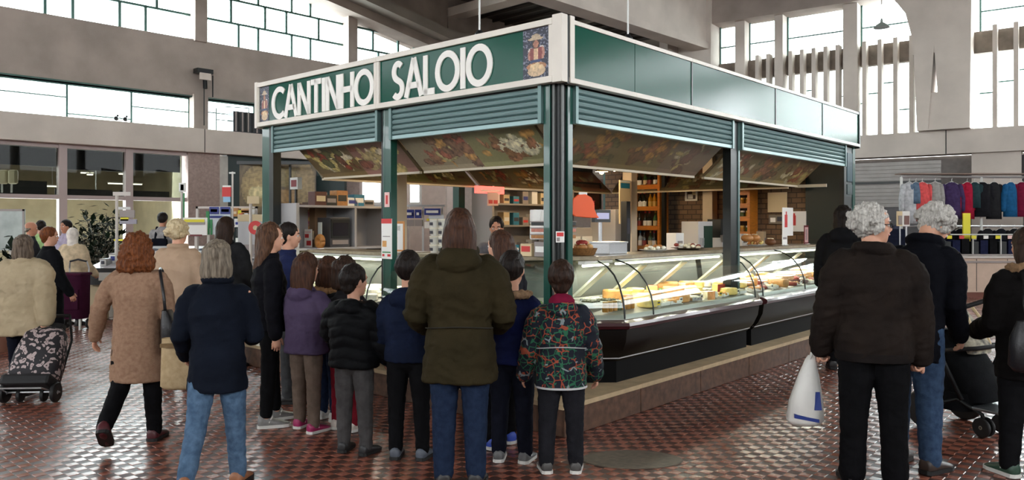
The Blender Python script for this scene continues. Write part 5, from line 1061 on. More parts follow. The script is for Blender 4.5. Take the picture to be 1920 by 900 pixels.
rail = thing('clothes_rail', 'long metal clothes rail carrying jackets on the right stall', 'clothes rail', PX(1800, 0, YC)*1); rail.location.z = 0
rx = rail.location.x; L0, L1 = PX(1690, 0, YC).x-rx, PX(1990, 0, YC).x-rx; RZ = PX(0, 332, YC).z
MB().tube([(L0, 0, RZ), (L1, 0, RZ)], .025, 8).build('rail', steel, rail)
for x in (L0, (L0+L1)/2, L1): MB().tube([(x, 0, 0), (x, 0, RZ)], .03, 8).build('post', white_metal, rail)
MB().box(L0, L1, -.02, .3, RZ+.06, RZ+.09).build('top_shelf', mat('rail_brown', srgb(120, 100, 88), .6), rail); MB().tube([(L0, 0, 1.5), (L1, 0, 1.5)], .02, 8).build('lower_rail', steel, rail)
gmats = {}
def fabric(nm, rgb, rgb2=None, sc=14, r=.85): return mat('cloth_'+nm, srgb(*rgb), r, var=.22, vscale=sc, bump=.25, bscale=120, col2=srgb(*rgb2) if rgb2 else None, spec=.08)
def garment(label, px, w_, L, m, z_top, Y=YC, kind='jacket', group=None):
    a = PX(px, 0, Y); p = thing('hanging_garment', label, kind, (a.x, Y-.03, z_top), .25*math.sin(px), group); hw = w_/2
    v, f = rings([((0, 0, -L), (hw*.95, 0, 0), (0, .10, 0)), ((0, 0, -L*.6), (hw*.85, 0, 0), (0, .10, 0)), ((0, 0, -.2), (hw*.85, 0, 0), (0, .09, 0)), ((0, 0, -.08), (hw*.7, 0, 0), (0, .06, 0)), ((0, 0, -.02), (hw*.25, 0, 0), (0, .04, 0))], 14); MB().add(v, f).build('bodice', m, p, smooth=True)
    for sg_ in (-1, 1):
        v, f = limb([(sg_*hw*.75, 0, -.12), (sg_*hw*1.0, 0, -.38), (sg_*hw*1.02, 0, -min(L*.9, .64))], [.065, .06, .05], 10); MB().add(v, f).build('sleeve', m, p, smooth=True)
    MB().tube([(-.16, 0, -.08), (0, 0, .0), (.16, 0, -.08)], .008, 6).tube([(0, 0, 0), (0, 0, .05), (.02, 0, .075)], .005, 6).build('hanger', white_metal, p); return p
GZ = RZ-.1
for (px, w_, L, col, lab, kd) in ((1704, .42, .95, (176, 178, 180), 'pale grey jacket at the rail end', 'jacket'), (1728, .40, .9, (206, 84, 84), 'coral pink patterned jacket on the rail', 'jacket'), (1752, .3, .6, (150, 148, 144), 'grey knitted top beside the coral jacket', 'top'), (1783, .44, .85, (64, 50, 84), 'dark purple padded jacket on the rail', 'jacket'), (1812, .36, .85, (150, 28, 52), 'crimson jacket beside the purple one', 'jacket'), (1840, .42, .8, (26, 26, 30), 'black jacket beside the crimson one on the rail', 'jacket'), (1862, .4, .85, (34, 34, 36), 'charcoal jacket left of the blue one', 'jacket'), (1893, .38, .8, (30, 84, 126), 'bright blue padded jacket on the rail', 'jacket'), (1914, .34, .8, (110, 24, 50), 'wine red jacket at the photo edge', 'jacket'), (1940, .4, .8, (40, 44, 70), 'navy jacket past the wine red one', 'jacket'), (1716, .34, .5, (90, 110, 130), 'blue grey scarf top between the pale and coral jackets', 'top'), (1826, .3, .6, (40, 60, 64), 'dark teal top behind the crimson jacket', 'top')):
    garment(lab, px, w_, L, fabric('g%d' % px, col), GZ, group='garments on the rail', kind=kd)
for k, (px, col, L) in enumerate(((1775, (24, 24, 30), .7), (1800, (20, 20, 24), .7), (1850, (28, 28, 30), .75), (1875, (22, 24, 30), .7), (1900, (26, 26, 28), .7), (1922, (30, 30, 36), .7))):
    garment(f'black garment on the lower rail, {ORD[k]} from the left', px, .42, L, fabric('low%d' % k, col), 1.47, group='garments on the lower rail', kind='garment')
YL = 16.4
ct = thing('stall_counter', 'beige panelled counter with a pale top in front of the clothes rail', 'counter', PX(1860, 0, YL)*1, 0); ct.location.z = 0
cw0, cw1 = PX(1786, 0, YL).x-ct.location.x, PX(2010, 0, YL).x-ct.location.x
MB().box(cw0, cw1, 0, .9, .12, .84).build('body', mat('beige_panel', srgb(196, 172, 152), .5, var=.05), ct); MB().box(cw0-.03, cw1, -.05, .95, .84, .88).build('top', mat('pale_counter_top', srgb(206, 200, 192), .3), ct); MB().box(cw0, cw1, .03, .9, 0, .12).build('plinth', mat('tile_red_base', srgb(110, 62, 48), .4), ct)
for k in range(4): x = cw0+.5+k*.65; MB().box(x, x+.012, -.004, 0, .14, .82).build('joint', kdark, ct)
MB().box(cw0, cw1, -.03, .0, .74, .78).build('edge_band', gm, ct)
cd = thing('display_rack', 'low glass rack of dark folded goods with coloured tags on the beige counter', 'rack', PX(1850, 0, YL+.3)*1); cd.location.z = .88
MB().box(-.95, .95, 0, .35, 0, .03).build('base_board', gm, cd); MB().box(-.95, .95, 0, .35, .44, .46).build('top_board', white_metal, cd)
for x in (-.95, -.3, .3, .93): MB().box(x, x+.02, 0, .02, .03, .44).build('upright', white_metal, cd)
for k in range(9): MB().box(-.9+.2*k, -.9+.2*k+.16, .05, .3, .03, .3+.03*(k % 3)).build('folded_cloth', (kdark, fabric('fold_navy', (30, 34, 60)), fabric('fold_black', (20, 20, 22)))[k % 3], cd)
for k in range(7): MB().box(-.85+.26*k, -.75+.26*k, -.012, .0, .36, .43).build('price_tag', (ink_y, ink_r, ink_y, paper, ink_y, paper_p, ink_r)[k], cd)
for k, (x, m, lab) in enumerate(((-1.12, ink_r, 'red bundle at the left end of the beige counter'), (1.15, paper, 'white carton at the right end of the beige counter'))):
    o = thing('bundle', lab, 'bundle', (ct.location.x+x, YL+.35, .88)); MB().box(-.12, .12, -.1, .1, 0, .3).build('wrap', m, o, bevel=.03); MB().box(-.13, .13, -.11, .11, .13, .16).build('band', gm, o)
yp = thing('yellow_stand', 'bright yellow upright panel below the crimson jacket', 'stand', (PX(1812, 0, YC-.3).x, YC-.3, 0)); MB().box(-.08, .08, -.02, .02, .88, PX(0, 400, YC).z).build('panel', ink_y, yp); MB().box(-.12, .12, -.12, .12, 0, .03).build('foot', kdark, yp); MB().box(-.02, .02, -.02, .02, .03, .9).build('stem', kdark, yp)
for k, (px0, px1, m, lab) in enumerate(((1692, 1706, paper, 'white portrait card on the stall between the two men'), (1682, 1692, kraft, 'small cream card left of the portrait card'))):
    hbox('photo_card', lab, 'card', px0, 396, px1, 424, 14.5, .03, m, (('picture', .25, .9, .1, .7, (mat('portrait_brown', srgb(120, 84, 76), .5), gm)[k]), ('stem', .4, .6, -4.2, 0, steel)))
dark_low = thing('dark_table', 'table draped with dark clothes behind the grey haired man', 'table', PX(1640, 0, 17)*1); dark_low.location.z = 0
MB().box(-.7, .7, 0, .8, 0, 1.45).build('drape', fabric('drape_navy', (26, 30, 46)), dark_low, bevel=.05)
for k in range(5): MB().box(-.6+.25*k, -.42+.25*k, .05, .4, 1.45, 1.5+.03*(k % 3)).build('folded_cloth', fabric('fold_mix%d' % k, ((40, 44, 70), (26, 26, 30), (200, 196, 190), (30, 32, 40), (60, 64, 80))[k]), dark_low)
# ---------------------------------------------------------------- people
def remesh(prims, vox, it=4, disp=None):
    vs = []; fs = []
    for v, f in prims: o = len(vs); vs += [tuple(p) for p in v]; fs += [tuple(i+o for i in q) for q in f]
    me = bpy.data.meshes.new('t'); me.from_pydata(vs, [], fs)
    bm = bmesh.new(); bm.from_mesh(me); bmesh.ops.recalc_face_normals(bm, faces=bm.faces); bm.to_mesh(me); bm.free()
    o = bpy.data.objects.new('t', me); COL.objects.link(o)
    m = o.modifiers.new('r', 'REMESH'); m.mode = 'VOXEL'; m.voxel_size = vox; m.adaptivity = 0
    if it: s = o.modifiers.new('s', 'SMOOTH'); s.factor = .5; s.iterations = it
    m2 = bpy.data.meshes.new_from_object(o.evaluated_get(bpy.context.evaluated_depsgraph_get()))
    bpy.data.objects.remove(o); bpy.data.meshes.remove(me)
    m2.materials.clear()
    if disp:
        n = len(m2.vertices); co = np.empty(n*3, dtype=np.float32); m2.vertices.foreach_get('co', co); co = co.reshape(-1, 3)
        no = np.empty(n*3, dtype=np.float32); m2.vertex_normals.foreach_get('vector', no); no = no.reshape(-1, 3)
        co += no*np.array([disp(p) for p in co], dtype=np.float32)[:, None]; m2.vertices.foreach_set('co', co.ravel()); m2.update()
    m2.polygons.foreach_set('use_smooth', [True]*len(m2.polygons))
    return m2
def skin_mat(n, rgb): return mat('skin_'+n, srgb(*rgb), .5, var=.06, vscale=18, spec=.35)
def hair_mat(n, rgb, rgb2=None): return mat('hair_'+n, srgb(*rgb), .48, var=.35, vscale=30, stretch=(3, 3, .35), col2=srgb(*rgb2) if rgb2 else None, bump=.5, bscale=60, spec=.14)
eye_w = mat('eye_white', srgb(226, 222, 216), .2); eye_d = mat('eye_dark', srgb(40, 28, 22), .15); lip_mt = mat('lips', srgb(166, 96, 86), .45); brow_m = mat('brow_hair', srgb(52, 40, 32), .7)
SK = skin_mat('light', (206, 154, 128)); SK2 = skin_mat('warm', (190, 132, 104))
def mv(prim, M): return [tuple(M @ Vector(p)) for p in prim[0]], prim[1]
def person(label, px, Y, H, yaw, top, legs, hair, kid=False, b=1., lean=0., turn=0., nod=0., armL=(5, 8, 12, 0), armR=(5, 8, 12, 0), legL=(0, 2, 0), legR=(0, 2, 0), skin=None, curl=.35, shoe=None, extra=None, glasses=False, grp=None):
    """top: (material, hem height, options); legs: (material, radius scale); hair: (material, style); arms: (forward, out, elbow, inward); legs: (swing, out, knee)"""
    skin = skin or SK
    root = thing('person', label, 'person', ((px-960)/F*Y, Y, 0), R(yaw), grp)
    hh = H/(6.1 if kid else 7.3); zh = H*(.485 if kid else .505); zs = H-hh*1.47; sw = .108*H*b*(.97 if kid else 1); hx = .052*H
    vox = max(.0085, Y*.0016)
    la = R(lean); cl, sl = math.cos(la), math.sin(la)
    # legs first: the lower foot stands on the floor
    L1, L2 = zh-.275*H, .275*H-.05*H; ah = .05*H; J = {}
    for s, lg in ((-1, legL), (1, legR)):
        a, o, kb = map(R, lg); d1 = Vector((s*math.sin(o), math.sin(a), -math.cos(a))).normalized(); d2 = Vector((s*math.sin(o)*.6, math.sin(a-kb), -math.cos(a-kb))).normalized()
        hp = Vector((s*hx, 0, zh)); kn = hp+d1*L1; an = kn+d2*L2; J[s] = [hp, kn, an, a-kb]
    low = min(J[s][2].z for s in J)-ah; dz = -low
    for s in J:
        for i in range(3): J[s][i] = J[s][i]+Vector((0, 0, dz))
    zh += dz
    def T(p): p = Vector(p); z = p.z+dz-zh; return Vector((p.x, p.y*cl+z*sl, zh+z*cl-p.y*sl))
    def TV(v): v = Vector(v); return Vector((v.x, v.y*cl+v.z*sl, v.z*cl-v.y*sl))
    def arm(s, ar):
        f, o, e, inn = map(R, ar); S = T((s*sw, 0, zs-.012*H)); d1 = TV((s*math.sin(o), math.sin(f)*math.cos(o), -math.cos(f)*math.cos(o))).normalized(); E = S+d1*.172*H
        d2 = TV((s*(math.sin(o)*.6-math.sin(inn)), math.sin(f+e), -math.cos(f+e))).normalized(); W = E+d2*.15*H; return S, E, W, d2
    arms = {-1: arm(-1, armL), 1: arm(1, armR)}
    # --- head frame
    sc = hh/.232; piv = T((0, .008*H, H-hh*.86)); HM = Matrix.Translation(piv) @ Matrix.Rotation(R(turn), 4, 'Z') @ Matrix.Rotation(-R(nod)-la*.35, 4, 'X') @ Matrix.Scale(sc, 4) @ Matrix.Translation((0, -.004, -.032))
    def ring(z, cy, rx, ry): return ((0, cy, z), (rx, 0, 0), (0, ry, 0))
    head = [mv(rings([ring(0, .05, .022, .022), ring(.012, .042, .040, .042), ring(.045, .024, .058, .066), ring(.08, .012, .066, .080), ring(.116, .004, .070, .090), ring(.15, 0, .074, .097), ring(.185, -.004, .070, .091), ring(.212, -.006, .052, .066), ring(.228, -.006, .026, .032)], 18), HM)]
    head.append(mv(limb([(0, .086, .122), (0, .104, .088), (0, .100, .080)], [.009, .014, .011], 8), HM))
    for s in (-1, 1):
        head.append(mv(ellipsoid((s*.074, -.004, .104), .011, .021, .032, 10), HM)); head.append(mv(ellipsoid((s*.03, .078, .134), .026, .014, .009, 8), HM)); head.append(mv(ellipsoid((s*.036, .064, .085), .024, .02, .022, 8), HM))
    head.append(mv(ellipsoid((0, .078, .056), .024, .018, .020, 8), HM))
    body = head+[limb([tuple(T((0, -.006*H, zs-.03*H))), tuple(T((0, -.002*H, zs+.03*H))), tuple(HM @ Vector((0, -.012, .06)))], [.040*H*b**.5, .034*H*b**.5, .033*H], 12)]
    def tr(z, rx, ry, cy=0): return (T((0, cy, z)), (rx, 0, 0), TV((0, ry, 0)))
    zh0 = zh-dz
    body.append(rings([tr(zh0+.01*H, .07*H, .05*H), tr(zh0+.04*H, .080*H, .056*H), tr(.61*H, .075*H, .052*H), tr(zs-.08*H, .085*H, .06*H), tr(zs-.02*H, .09*H, .045*H), tr(zs+.02*H, .05*H, .035*H)], 14))
    fing = []
    hs = H/1.68*(1.05 if kid else 1)
    for s in (-1, 1):
        hp, kn, an, sa = J[s]; body.append(limb([hp, kn, an+Vector((0, 0, -.01*H))], [.045*H, .031*H, .024*H], 10))
        S, E, W, fd = arms[s]; body.append(limb([S, E, W], [.030*H, .025*H, .020*H], 10))
        n = Vector((-s, 0, 0)); n = (n-fd*n.dot(fd)).normalized(); t = n.cross(fd)
        if t.y < -.1 or (abs(t.y) < .1 and t.z < 0): t = -t
        v, f = limb([W, W+fd*.04*hs, W+fd*.085*hs], [.028*hs, .037*hs, .036*hs], 12, flat=(n, .42)); body.append((v, f))
        for i, L in enumerate((.066, .076, .070, .054)):
            p0 = W+fd*.072*hs+t*(.027-.0185*i)*hs; P = [p0]; a = curl*(.7+.12*i)
            for q in range(3): P.append(P[-1]+(fd*math.cos(a)+n*math.sin(a))*L*hs*(.48, .36, .28)[q]); a += curl*1.1
            fing.append(limb([tuple(x) for x in P], [.0088*hs, .0086*hs, .008*hs, .0066*hs], 7))
        p0 = W+fd*.028*hs+t*.026*hs; th = (fd*.65+t*.6+n*.35).normalized(); th2 = (fd*.85+t*.2+n*(.3+curl*.4)).normalized()
        fing.append(limb([tuple(p0), tuple(p0+th*.036*hs), tuple(p0+th*.036*hs+th2*.045*hs)], [.012*hs, .0105*hs, .008*hs], 8))
    me = remesh(body, vox*1.05, 3)
    bm = bmesh.new(); bm.from_mesh(me)
    for v, f in fing:
        bv = [bm.verts.new(p) for p in v]
        for q in f:
            try: bm.faces.new([bv[i] for i in q]).smooth = True
            except ValueError: pass
    bm.to_mesh(me); bm.free(); me.materials.append(skin); link('body', me, root)
    # --- trousers
    lm, lr = legs[0], legs[1]; lo = legs[2] if len(legs) > 2 else {}
    pr = [ellipsoid((0, 0, zh+.015*H), .096*H*b, .072*H*b, .085*H, 14)]
    for s in (-1, 1):
        hp, kn, an, sa = J[s]; e = an+(an-kn).normalized()*lo.get('end', .0)*H; mid = (kn+e)/2
        pr.append(limb([hp+Vector((0, 0, .01*H)), (hp+kn)/2, kn, mid, e], [.054*H*lr*b**.5, .051*H*lr, .041*H*lr, .037*H*lr, lo.get('hem', .033)*H*lr], 12))
    wr = lo.get('wrinkle', .006)
    def dleg(p): return wr*1.3*(.4-abs(noise.noise((p[0]*7+px, p[1]*7, p[2]*15+p[0]*6))))+wr*.7*(.4-abs(noise.noise((p[0]*16, p[1]*16, p[2]*34+px))))
    me = remesh(pr, vox, 3, dleg); me.materials.append(lm); link('trousers', me, root)
    # --- shoes
    sm, so = shoe or (mat('shoe_black', srgb(30, 28, 28), .45), mat('sole_black', srgb(22, 22, 22), .6))
    for s in (-1, 1):
        hp, kn, an, sa = J[s]; Lf = .152*H; wd = .028*H; pit = max(-.9, min(.25, -sa*.0)) if an.z-ah < .02*H else R(-38)
        SM = Matrix.Translation(an) @ Matrix.Rotation(-s*R(8), 4, 'Z') @ Matrix.Rotation(pit, 4, 'X') @ Matrix.Translation((0, 0, -ah))
        prof = [(-.25, .55, .03, .046), (-.22, .85, .03, .060), (-.10, 1.0, .03, .066), (.08, 1.0, .027, .058), (.30, 1.05, .022, .042), (.52, 1.1, .016, .032), (.68, .9, .012, .024), (.755, .5, .012, .017)]
        rs = [((0, y*Lf, cz*H), (wx*wd, 0, 0), (0, 0, (tz-cz)*H)) for (y, wx, cz, tz) in prof]
        q = mv(rings(rs, 12), SM); o = MB().add(*q).build('shoe', sm, root, smooth=True)
        sp = []; ys = [(-.27, .5), (-.2, .95), (.0, 1.02), (.3, 1.08), (.55, 1.14), (.7, .9), (.78, .4)]
        out = [(w_*wd, y*Lf) for y, w_ in ys]+[(-w_*wd, y*Lf) for y, w_ in ys[::-1]]
        MB(lambda x, y, z: SM @ Vector((x, y, z))).prism(out, 2, .001*H, .016*H).build('sole', so, o)
        if so.name.startswith('sole_white'):
            v, f = mv(limb([(-.9*wd, .10*Lf, .03*H), (-.4*wd, .2*Lf, .055*H), (.4*wd, .2*Lf, .055*H), (.9*wd, .10*Lf, .03*H)], [.004*H]*4, 6), SM); MB().add(v, f).build('lace', so, o)
    # --- top
    tm, hem = top[0], top[1]; to = top[2] if len(top) > 2 else {}
    fl = to.get('flare', 1.0); wf = to.get('waist', 1.0); th = to.get('thick', 1.0)*b
    rs = []
    if hem < zh0-.03*H: rs.append(tr(hem, .106*H*th*fl, .080*H*th*fl)); rs.append(tr((hem+zh0)/2, .106*H*th*(1+fl)/2, .08*H*th*(1+fl)/2))
    else: rs.append(tr(hem, .103*H*th*fl, .078*H*th*fl))
    if hem < zh0-.01*H: rs.append(tr(zh0+.015*H, .104*H*th, .080*H*th))
    rs += [tr(.61*H if not kid else .58*H, .097*H*th*wf, .074*H*th*wf), tr(zs-.085*H, .106*H*th, .080*H*th, -.004*H), tr(zs-.025*H, .104*H*th, .064*H*th, -.006*H), tr(zs+.012*H, .078*H*th, .050*H*th**.5, -.006*H), tr(zs+.035*H, .050*H, .046*H, -.004*H), tr(zs+.055*H, .043*H, .043*H, 0)]
    rs = [rs[i] for i in range(len(rs)) if i == 0 or (rs[i][0]-rs[i-1][0]).length > .012*H]
    pr = [rings(rs, 20, .9)]
    for s in (-1, 1):
        S, E, W, fd = arms[s]; r0 = .044*H*th*to.get('sleeve', 1.0); e = W+fd*to.get('cuff', .0)*H
        pr.append(limb([S+Vector((-s*.02*H, 0, 0)), S+(E-S)*.25, E, (E+W)/2, e], [r0*.98, r0, r0*.86, r0*.8, r0*.70], 12))
    if to.get('hood'): pr.append((lambda q: q)(mv(ellipsoid((0, 0, 0), .082*H*to['hood'], .046*H, .05*H*to['hood'], 14), Matrix.Translation(T((0, -.052*H, zs+.022*H))) @ Matrix.Rotation(R(-25), 4, 'X'))))
    if to.get('collar'): pr.append(limb([T((.05*H*math.cos(a), .046*H*math.sin(a)-.002*H, zs+.05*H)) for a in [i*PI/8 for i in range(17)]], [.017*H*to['collar']]*17, 8, rnd=False))
    pf = to.get('puffer', 0); wr = to.get('wrinkle', .007); gz = R(0)
    def dtop(p):
        q_ = p[2]+.35*p[0]*math.sin(px); d = wr*1.5*(.45-abs(noise.noise((p[0]*5+px, p[1]*5, q_*13))))+wr*.8*(.4-abs(noise.noise((p[0]*12, p[1]*12+px, p[2]*24-p[0]*9))))+wr*.4*noise.noise((p[0]*30, p[1]*30, p[2]*30))
        if pf: d += .012*(abs(math.sin(PI*(p[2]+.25*abs(p[0]))/pf))**.45-.8)
        return d
    me = remesh(pr, vox, 3, dtop); me.materials.append(tm); tj = link(to.get('name', 'jacket'), me, root)
    if to.get('band'):   # hem and cuff bands in another material
        a, bm_ = to['band']; rr = tr(hem, .106*H*th*fl+.006, .082*H*th*fl+.006); r2 = tr(hem+a, .106*H*th*fl+.006, .082*H*th*fl+.006); v, f = rings([rr, r2], 24, .9); MB().add(v, f).build('hem_band', bm_, root, smooth=40)
    if to.get('seam', 0):
        sm_ = mat(tm.name+'_seam', tuple(c*.45 for c in tm.node_tree.nodes['Principled BSDF'].inputs['Base Color'].default_value[:3]), .8)
        for zz in ((zs-.07*H),):
            v, f = limb([T((.098*H*th*math.sin(a), -.084*H*th*math.cos(a), zz)) for a in [(-60+i*12)*PI/180 for i in range(11)]], [.0035]*11, 5); MB().add(v, f).build('seam', sm_, root, smooth=True)
    for zz, mm in to.get('cords', ()):
        v, f = limb([T((.107*H*th*math.sin(a), -.083*H*th*math.cos(a), zz+.01*math.cos(a*2))) for a in [(-72+i*12)*PI/180 for i in range(13)]], [.004]*13, 5); MB().add(v, f).build('stripe', mm, root, smooth=True)
    if to.get('hoodlining'):
        q = mv(ellipsoid((0, 0, 0), .07*H*to.get('hood', 1), .04*H, .042*H, 14), Matrix.Translation(T((0, -.048*H, zs+.055*H))) @ Matrix.Rotation(R(-25), 4, 'X')); MB().add(*q).build('hood_lining', to['hoodlining'], root, smooth=True)
    if to.get('fur'):
        q = []; g = random.Random(int(px))
        for i in range(26):
            a = PI*(1.08+.84*i/25) if to.get('furback', True) else 2*PI*i/26
            c = T((.085*H*math.cos(a), .075*H*math.sin(a)+.0, zs+.045*H+g.uniform(-.006, .006))); q.append(ellipsoid(tuple(c), .022*H, .022*H, .02*H, 8))
        me = remesh(q, vox*.9, 1, lambda p: .012*noise.noise((p[0]*70, p[1]*70, p[2]*70))); me.materials.append(to['fur']); link('fur_trim', me, root)
    # --- hair
    hm_, st = hair[0], hair[1]; hp_ = []; g = random.Random(int(px*3)); amp, fr = .006, (42, 42, 7); mps = lambda q: mv(q, HM)
    if st not in ('bald', 'scarf'): hp_.append(mps(ellipsoid((0, -.014, .153), .088, .103, .098, 18))); hp_.append(mps(ellipsoid((0, -.038, .138), .089, .090, .096, 16)))
    if st == 'short': hp_ += [mps(ellipsoid((0, -.058, .085), .070, .048, .070, 14)), mps(ellipsoid((.066, -.022, .125), .020, .04, .045, 10)), mps(ellipsoid((-.066, -.022, .125), .020, .04, .045, 10))]; amp, fr = .008, (34, 34, 20)
    if st == 'crop': amp, fr = .005, (50, 50, 30); hp_ += [mps(ellipsoid((0, -.055, .095), .066, .046, .055, 14))]
    if st == 'bob': hp_ += [mps(rings([ring(.19, -.03, .075, .08), ring(.13, -.032, .095, .088), ring(.06, -.038, .104, .084), ring(.005, -.042, .104, .074), ring(-.03, -.044, .090, .058)], 18)), mps(ellipsoid((0, -.03, .15), .096, .098, .094, 16))]; amp = .010
    if st == 'wavy': hp_ += [mps(rings([ring(.19, -.03, .078, .08), ring(.12, -.036, .102, .088), ring(.04, -.05, .108, .078), ring(-.05, -.064, .106, .06), ring(-.10, -.07, .085, .046)], 18))]; amp, fr = .006, (34, 34, 9)
    if st == 'long': hp_ += [mps(rings([ring(.19, -.03, .078, .08), ring(.12, -.036, .096, .088), ring(.03, -.055, .096, .070), ring(-.08, -.085, .100, .052), ring(-.20, -.10, .104, .042), ring(-.33, -.105, .094, .034), ring(-.42, -.10, .06, .022)], 18))]; amp, fr = .011, (26, 26, 10)
    if st == 'frizz': hp_ += [mps(rings([ring(.25, -.025, .045, .05), ring(.22, -.03, .088, .09), ring(.15, -.034, .112, .104), ring(.07, -.04, .130, .108), ring(0, -.045, .146, .106), ring(-.05, -.05, .142, .094), ring(-.075, -.05, .10, .06)], 20))]; amp, fr = .020, (30, 30, 26)
    if st in ('curly', 'curlybig'):
        k = 1.26 if st == 'curlybig' else 1.04; hp_.append(mps(ellipsoid((0, -.03, .135), .088*k, .096*k, .10*k, 16)))
        for i in range(70 if st == 'curly' else 110):
            a, z = g.uniform(0, 2*PI), g.uniform(-.75 if st == 'curlybig' else -.5, 1); r_ = math.sqrt(1-z*z); p = (.092*k*r_*math.cos(a)*(1.08 if z < 0 else 1), -.03+.1*k*r_*math.sin(a), .13+.105*k*z*(1.6 if z < 0 and st == 'curlybig' else 1))
            if p[1] > .04 and p[2] < .17: continue
            p = (p[0], p[1], p[2]-(.03 if st == 'curlybig' and p[2] < .13 else 0)); hp_.append(mps(ellipsoid(p, .026, .026, .024, 7)))
        amp, fr = .012, (60, 60, 60)
    if st == 'bald': hp_ += [mps(ellipsoid((0, -.062, .09), .068, .036, .045, 12)), mps(ellipsoid((.064, -.02, .11), .014, .04, .03, 8)), mps(ellipsoid((-.064, -.02, .11), .014, .04, .03, 8))]; amp = .004
    if st == 'tied': hp_ += [mps(ellipsoid((0, -.05, .10), .080, .064, .085, 14)), mps(ellipsoid((0, -.125, .12), .034, .034, .036, 10)), mps(limb([(0, -.135, .12), (0, -.155, .05), (0, -.14, -.05)], [.03, .032, .016], 10))]
    if st == 'scarf': hp_ += [mps(ellipsoid((0, -.022, .125), .096, .110, .122, 18)), mps(rings([ring(.06, -.02, .09, .09), ring(-.03, -.02, .085, .085), ring(-.09, -.02, .11, .09)], 16))]; amp, fr = .006, (12, 12, 20)
    asc = amp*sc
    me = remesh(hp_, max(.0065, vox*.85), 2, lambda p: asc*noise.noise((p[0]*fr[0]/sc, p[1]*fr[1]/sc, p[2]*fr[2]/sc))+asc*.6*noise.noise((p[0]*fr[0]*2.3/sc, p[1]*fr[1]*2.3/sc, p[2]*fr[2]*1.5/sc))); me.materials.append(hm_); link('headscarf' if st == 'scarf' else 'hair', me, root)
    # --- face
    for s in (-1, 1):
        v, f = ellipsoid((s*.031, .079, .113), .0135, .0125, .0105, 10); v2, f2 = ellipsoid((s*.031, .0875, .113), .0065, .005, .0065, 8); q = MB(lambda x, y, z: HM @ Vector((x, y, z))); q.add(v, f, 0); q.add(v2, f2, 1); q.build('eye', [eye_w, eye_d], root, smooth=True)
        v, f = limb([(s*.016, .094, .136), (s*.032, .092, .141), (s*.048, .080, .137)], [.004, .0045, .003], 6); MB(lambda x, y, z: HM @ Vector((x, y, z))).add(v, f).build('eyebrow', hm_ if st not in ('scarf',) else brow_m, root, smooth=True)
    v, f = limb([(-.022, .086, .054), (0, .096, .056), (.022, .086, .054)], [.004, .0065, .004], 8); MB(lambda x, y, z: HM @ Vector((x, y, z))).add(v, f).build('lips', lip_mt, root, smooth=True)
    if glasses:
        q = MB(lambda x, y, z: HM @ Vector((x, y, z)))
        for s in (-1, 1):
            q.tube([(s*.034+.022*math.cos(a), .100, .112+.016*math.sin(a)) for a in [i*PI/8 for i in range(17)]], .003, 6); q.tube([(s*.056, .100, .118), (s*.078, .05, .118), (s*.080, -.01, .112)], .003, 6)
        q.tube([(-.012, .102, .115), (.012, .102, .115)], .003, 6); q.build('spectacles', kdark, root)
    root['hands'] = [tuple(arms[s][2]+arms[s][3]*.06*hs) for s in (-1, 1)][0]
    W_ = {}
    rm = Matrix.Translation(root.location) @ Matrix.Rotation(R(yaw), 4, 'Z')
    for s in (-1, 1): W_[s] = rm @ (arms[s][2]+arms[s][3]*.075*hs)
    del root['hands']
    return root, W_, rm, T, dict(H=H, zs=zs, J=J, arms=arms)
F_ = fabric
denim = F_('denim', (62, 84, 108), (88, 112, 138), 26); denim_d = F_('dark_denim', (24, 34, 54), (34, 46, 68), 26); black_c = F_('black', (15, 15, 17)); navy_c = F_('navy', (17, 19, 29)); char_c = F_('charcoal', (46, 46, 50)); grey_c = F_('grey_trousers', (70, 68, 68)); taupe = F_('taupe', (98, 84, 74))
white_sole = mat('sole_white', srgb(206, 204, 198), .5); blk_sole = mat('sole_black', srgb(22, 22, 22), .6)
sh = lambda n, rgb, w_=False: (mat('shoe_'+n, srgb(*rgb), .45, var=.15, vscale=30), white_sole if w_ else blk_sole)
h_brown = hair_mat('dark_brown', (34, 24, 20), (58, 40, 30)); h_black = hair_mat('black', (22, 18, 17), (40, 32, 28)); h_grey = hair_mat('ash_grey', (82, 73, 63), (140, 128, 112)); h_silver = hair_mat('silver', (150, 146, 140), (206, 202, 194)); h_aub = hair_mat('auburn', (78, 42, 23), (128, 74, 40)); h_blond = hair_mat('grey_blond', (190, 166, 126), (222, 206, 172)); h_chest = hair_mat('chestnut', (42, 26, 19), (78, 50, 35))
# --- nearest row
A = person('woman in a bulky olive green jacket and blue jeans standing behind the children', 862, 4.67, 1.655, 0, (F_('olive', (38, 33, 20), (50, 43, 27), 5), .64, dict(flare=1.08, waist=.95, thick=1.12, hood=1.0, collar=1.2, sleeve=1.08, wrinkle=.011, cords=((.965, mat('olive_cord', srgb(30, 26, 16), .8)),))), (denim_d, 1.08), (h_chest, 'wavy'), b=1.06, armL=(6, 15, 62, 18), armR=(6, 15, 62, 18), legL=(0, 1, 0), legR=(0, 1, 0), shoe=sh('dark', (30, 28, 28)))
B = person('short grey haired woman in a navy jacket and pale jeans walking', 408, 4.62, 1.475, 4, (F_('navy_coat', (13, 17, 26), (20, 25, 36), 6), .60, dict(flare=1.06, thick=1.03, sleeve=.98, collar=.8)), (denim, 1.0), (h_grey, 'bob'), b=1.0, armL=(2, 13, 50, 0), armR=(8, 10, 70, 26), legL=(-16, 2, 16), legR=(8, 2, 2), shoe=sh('tan', (150, 100, 70)))
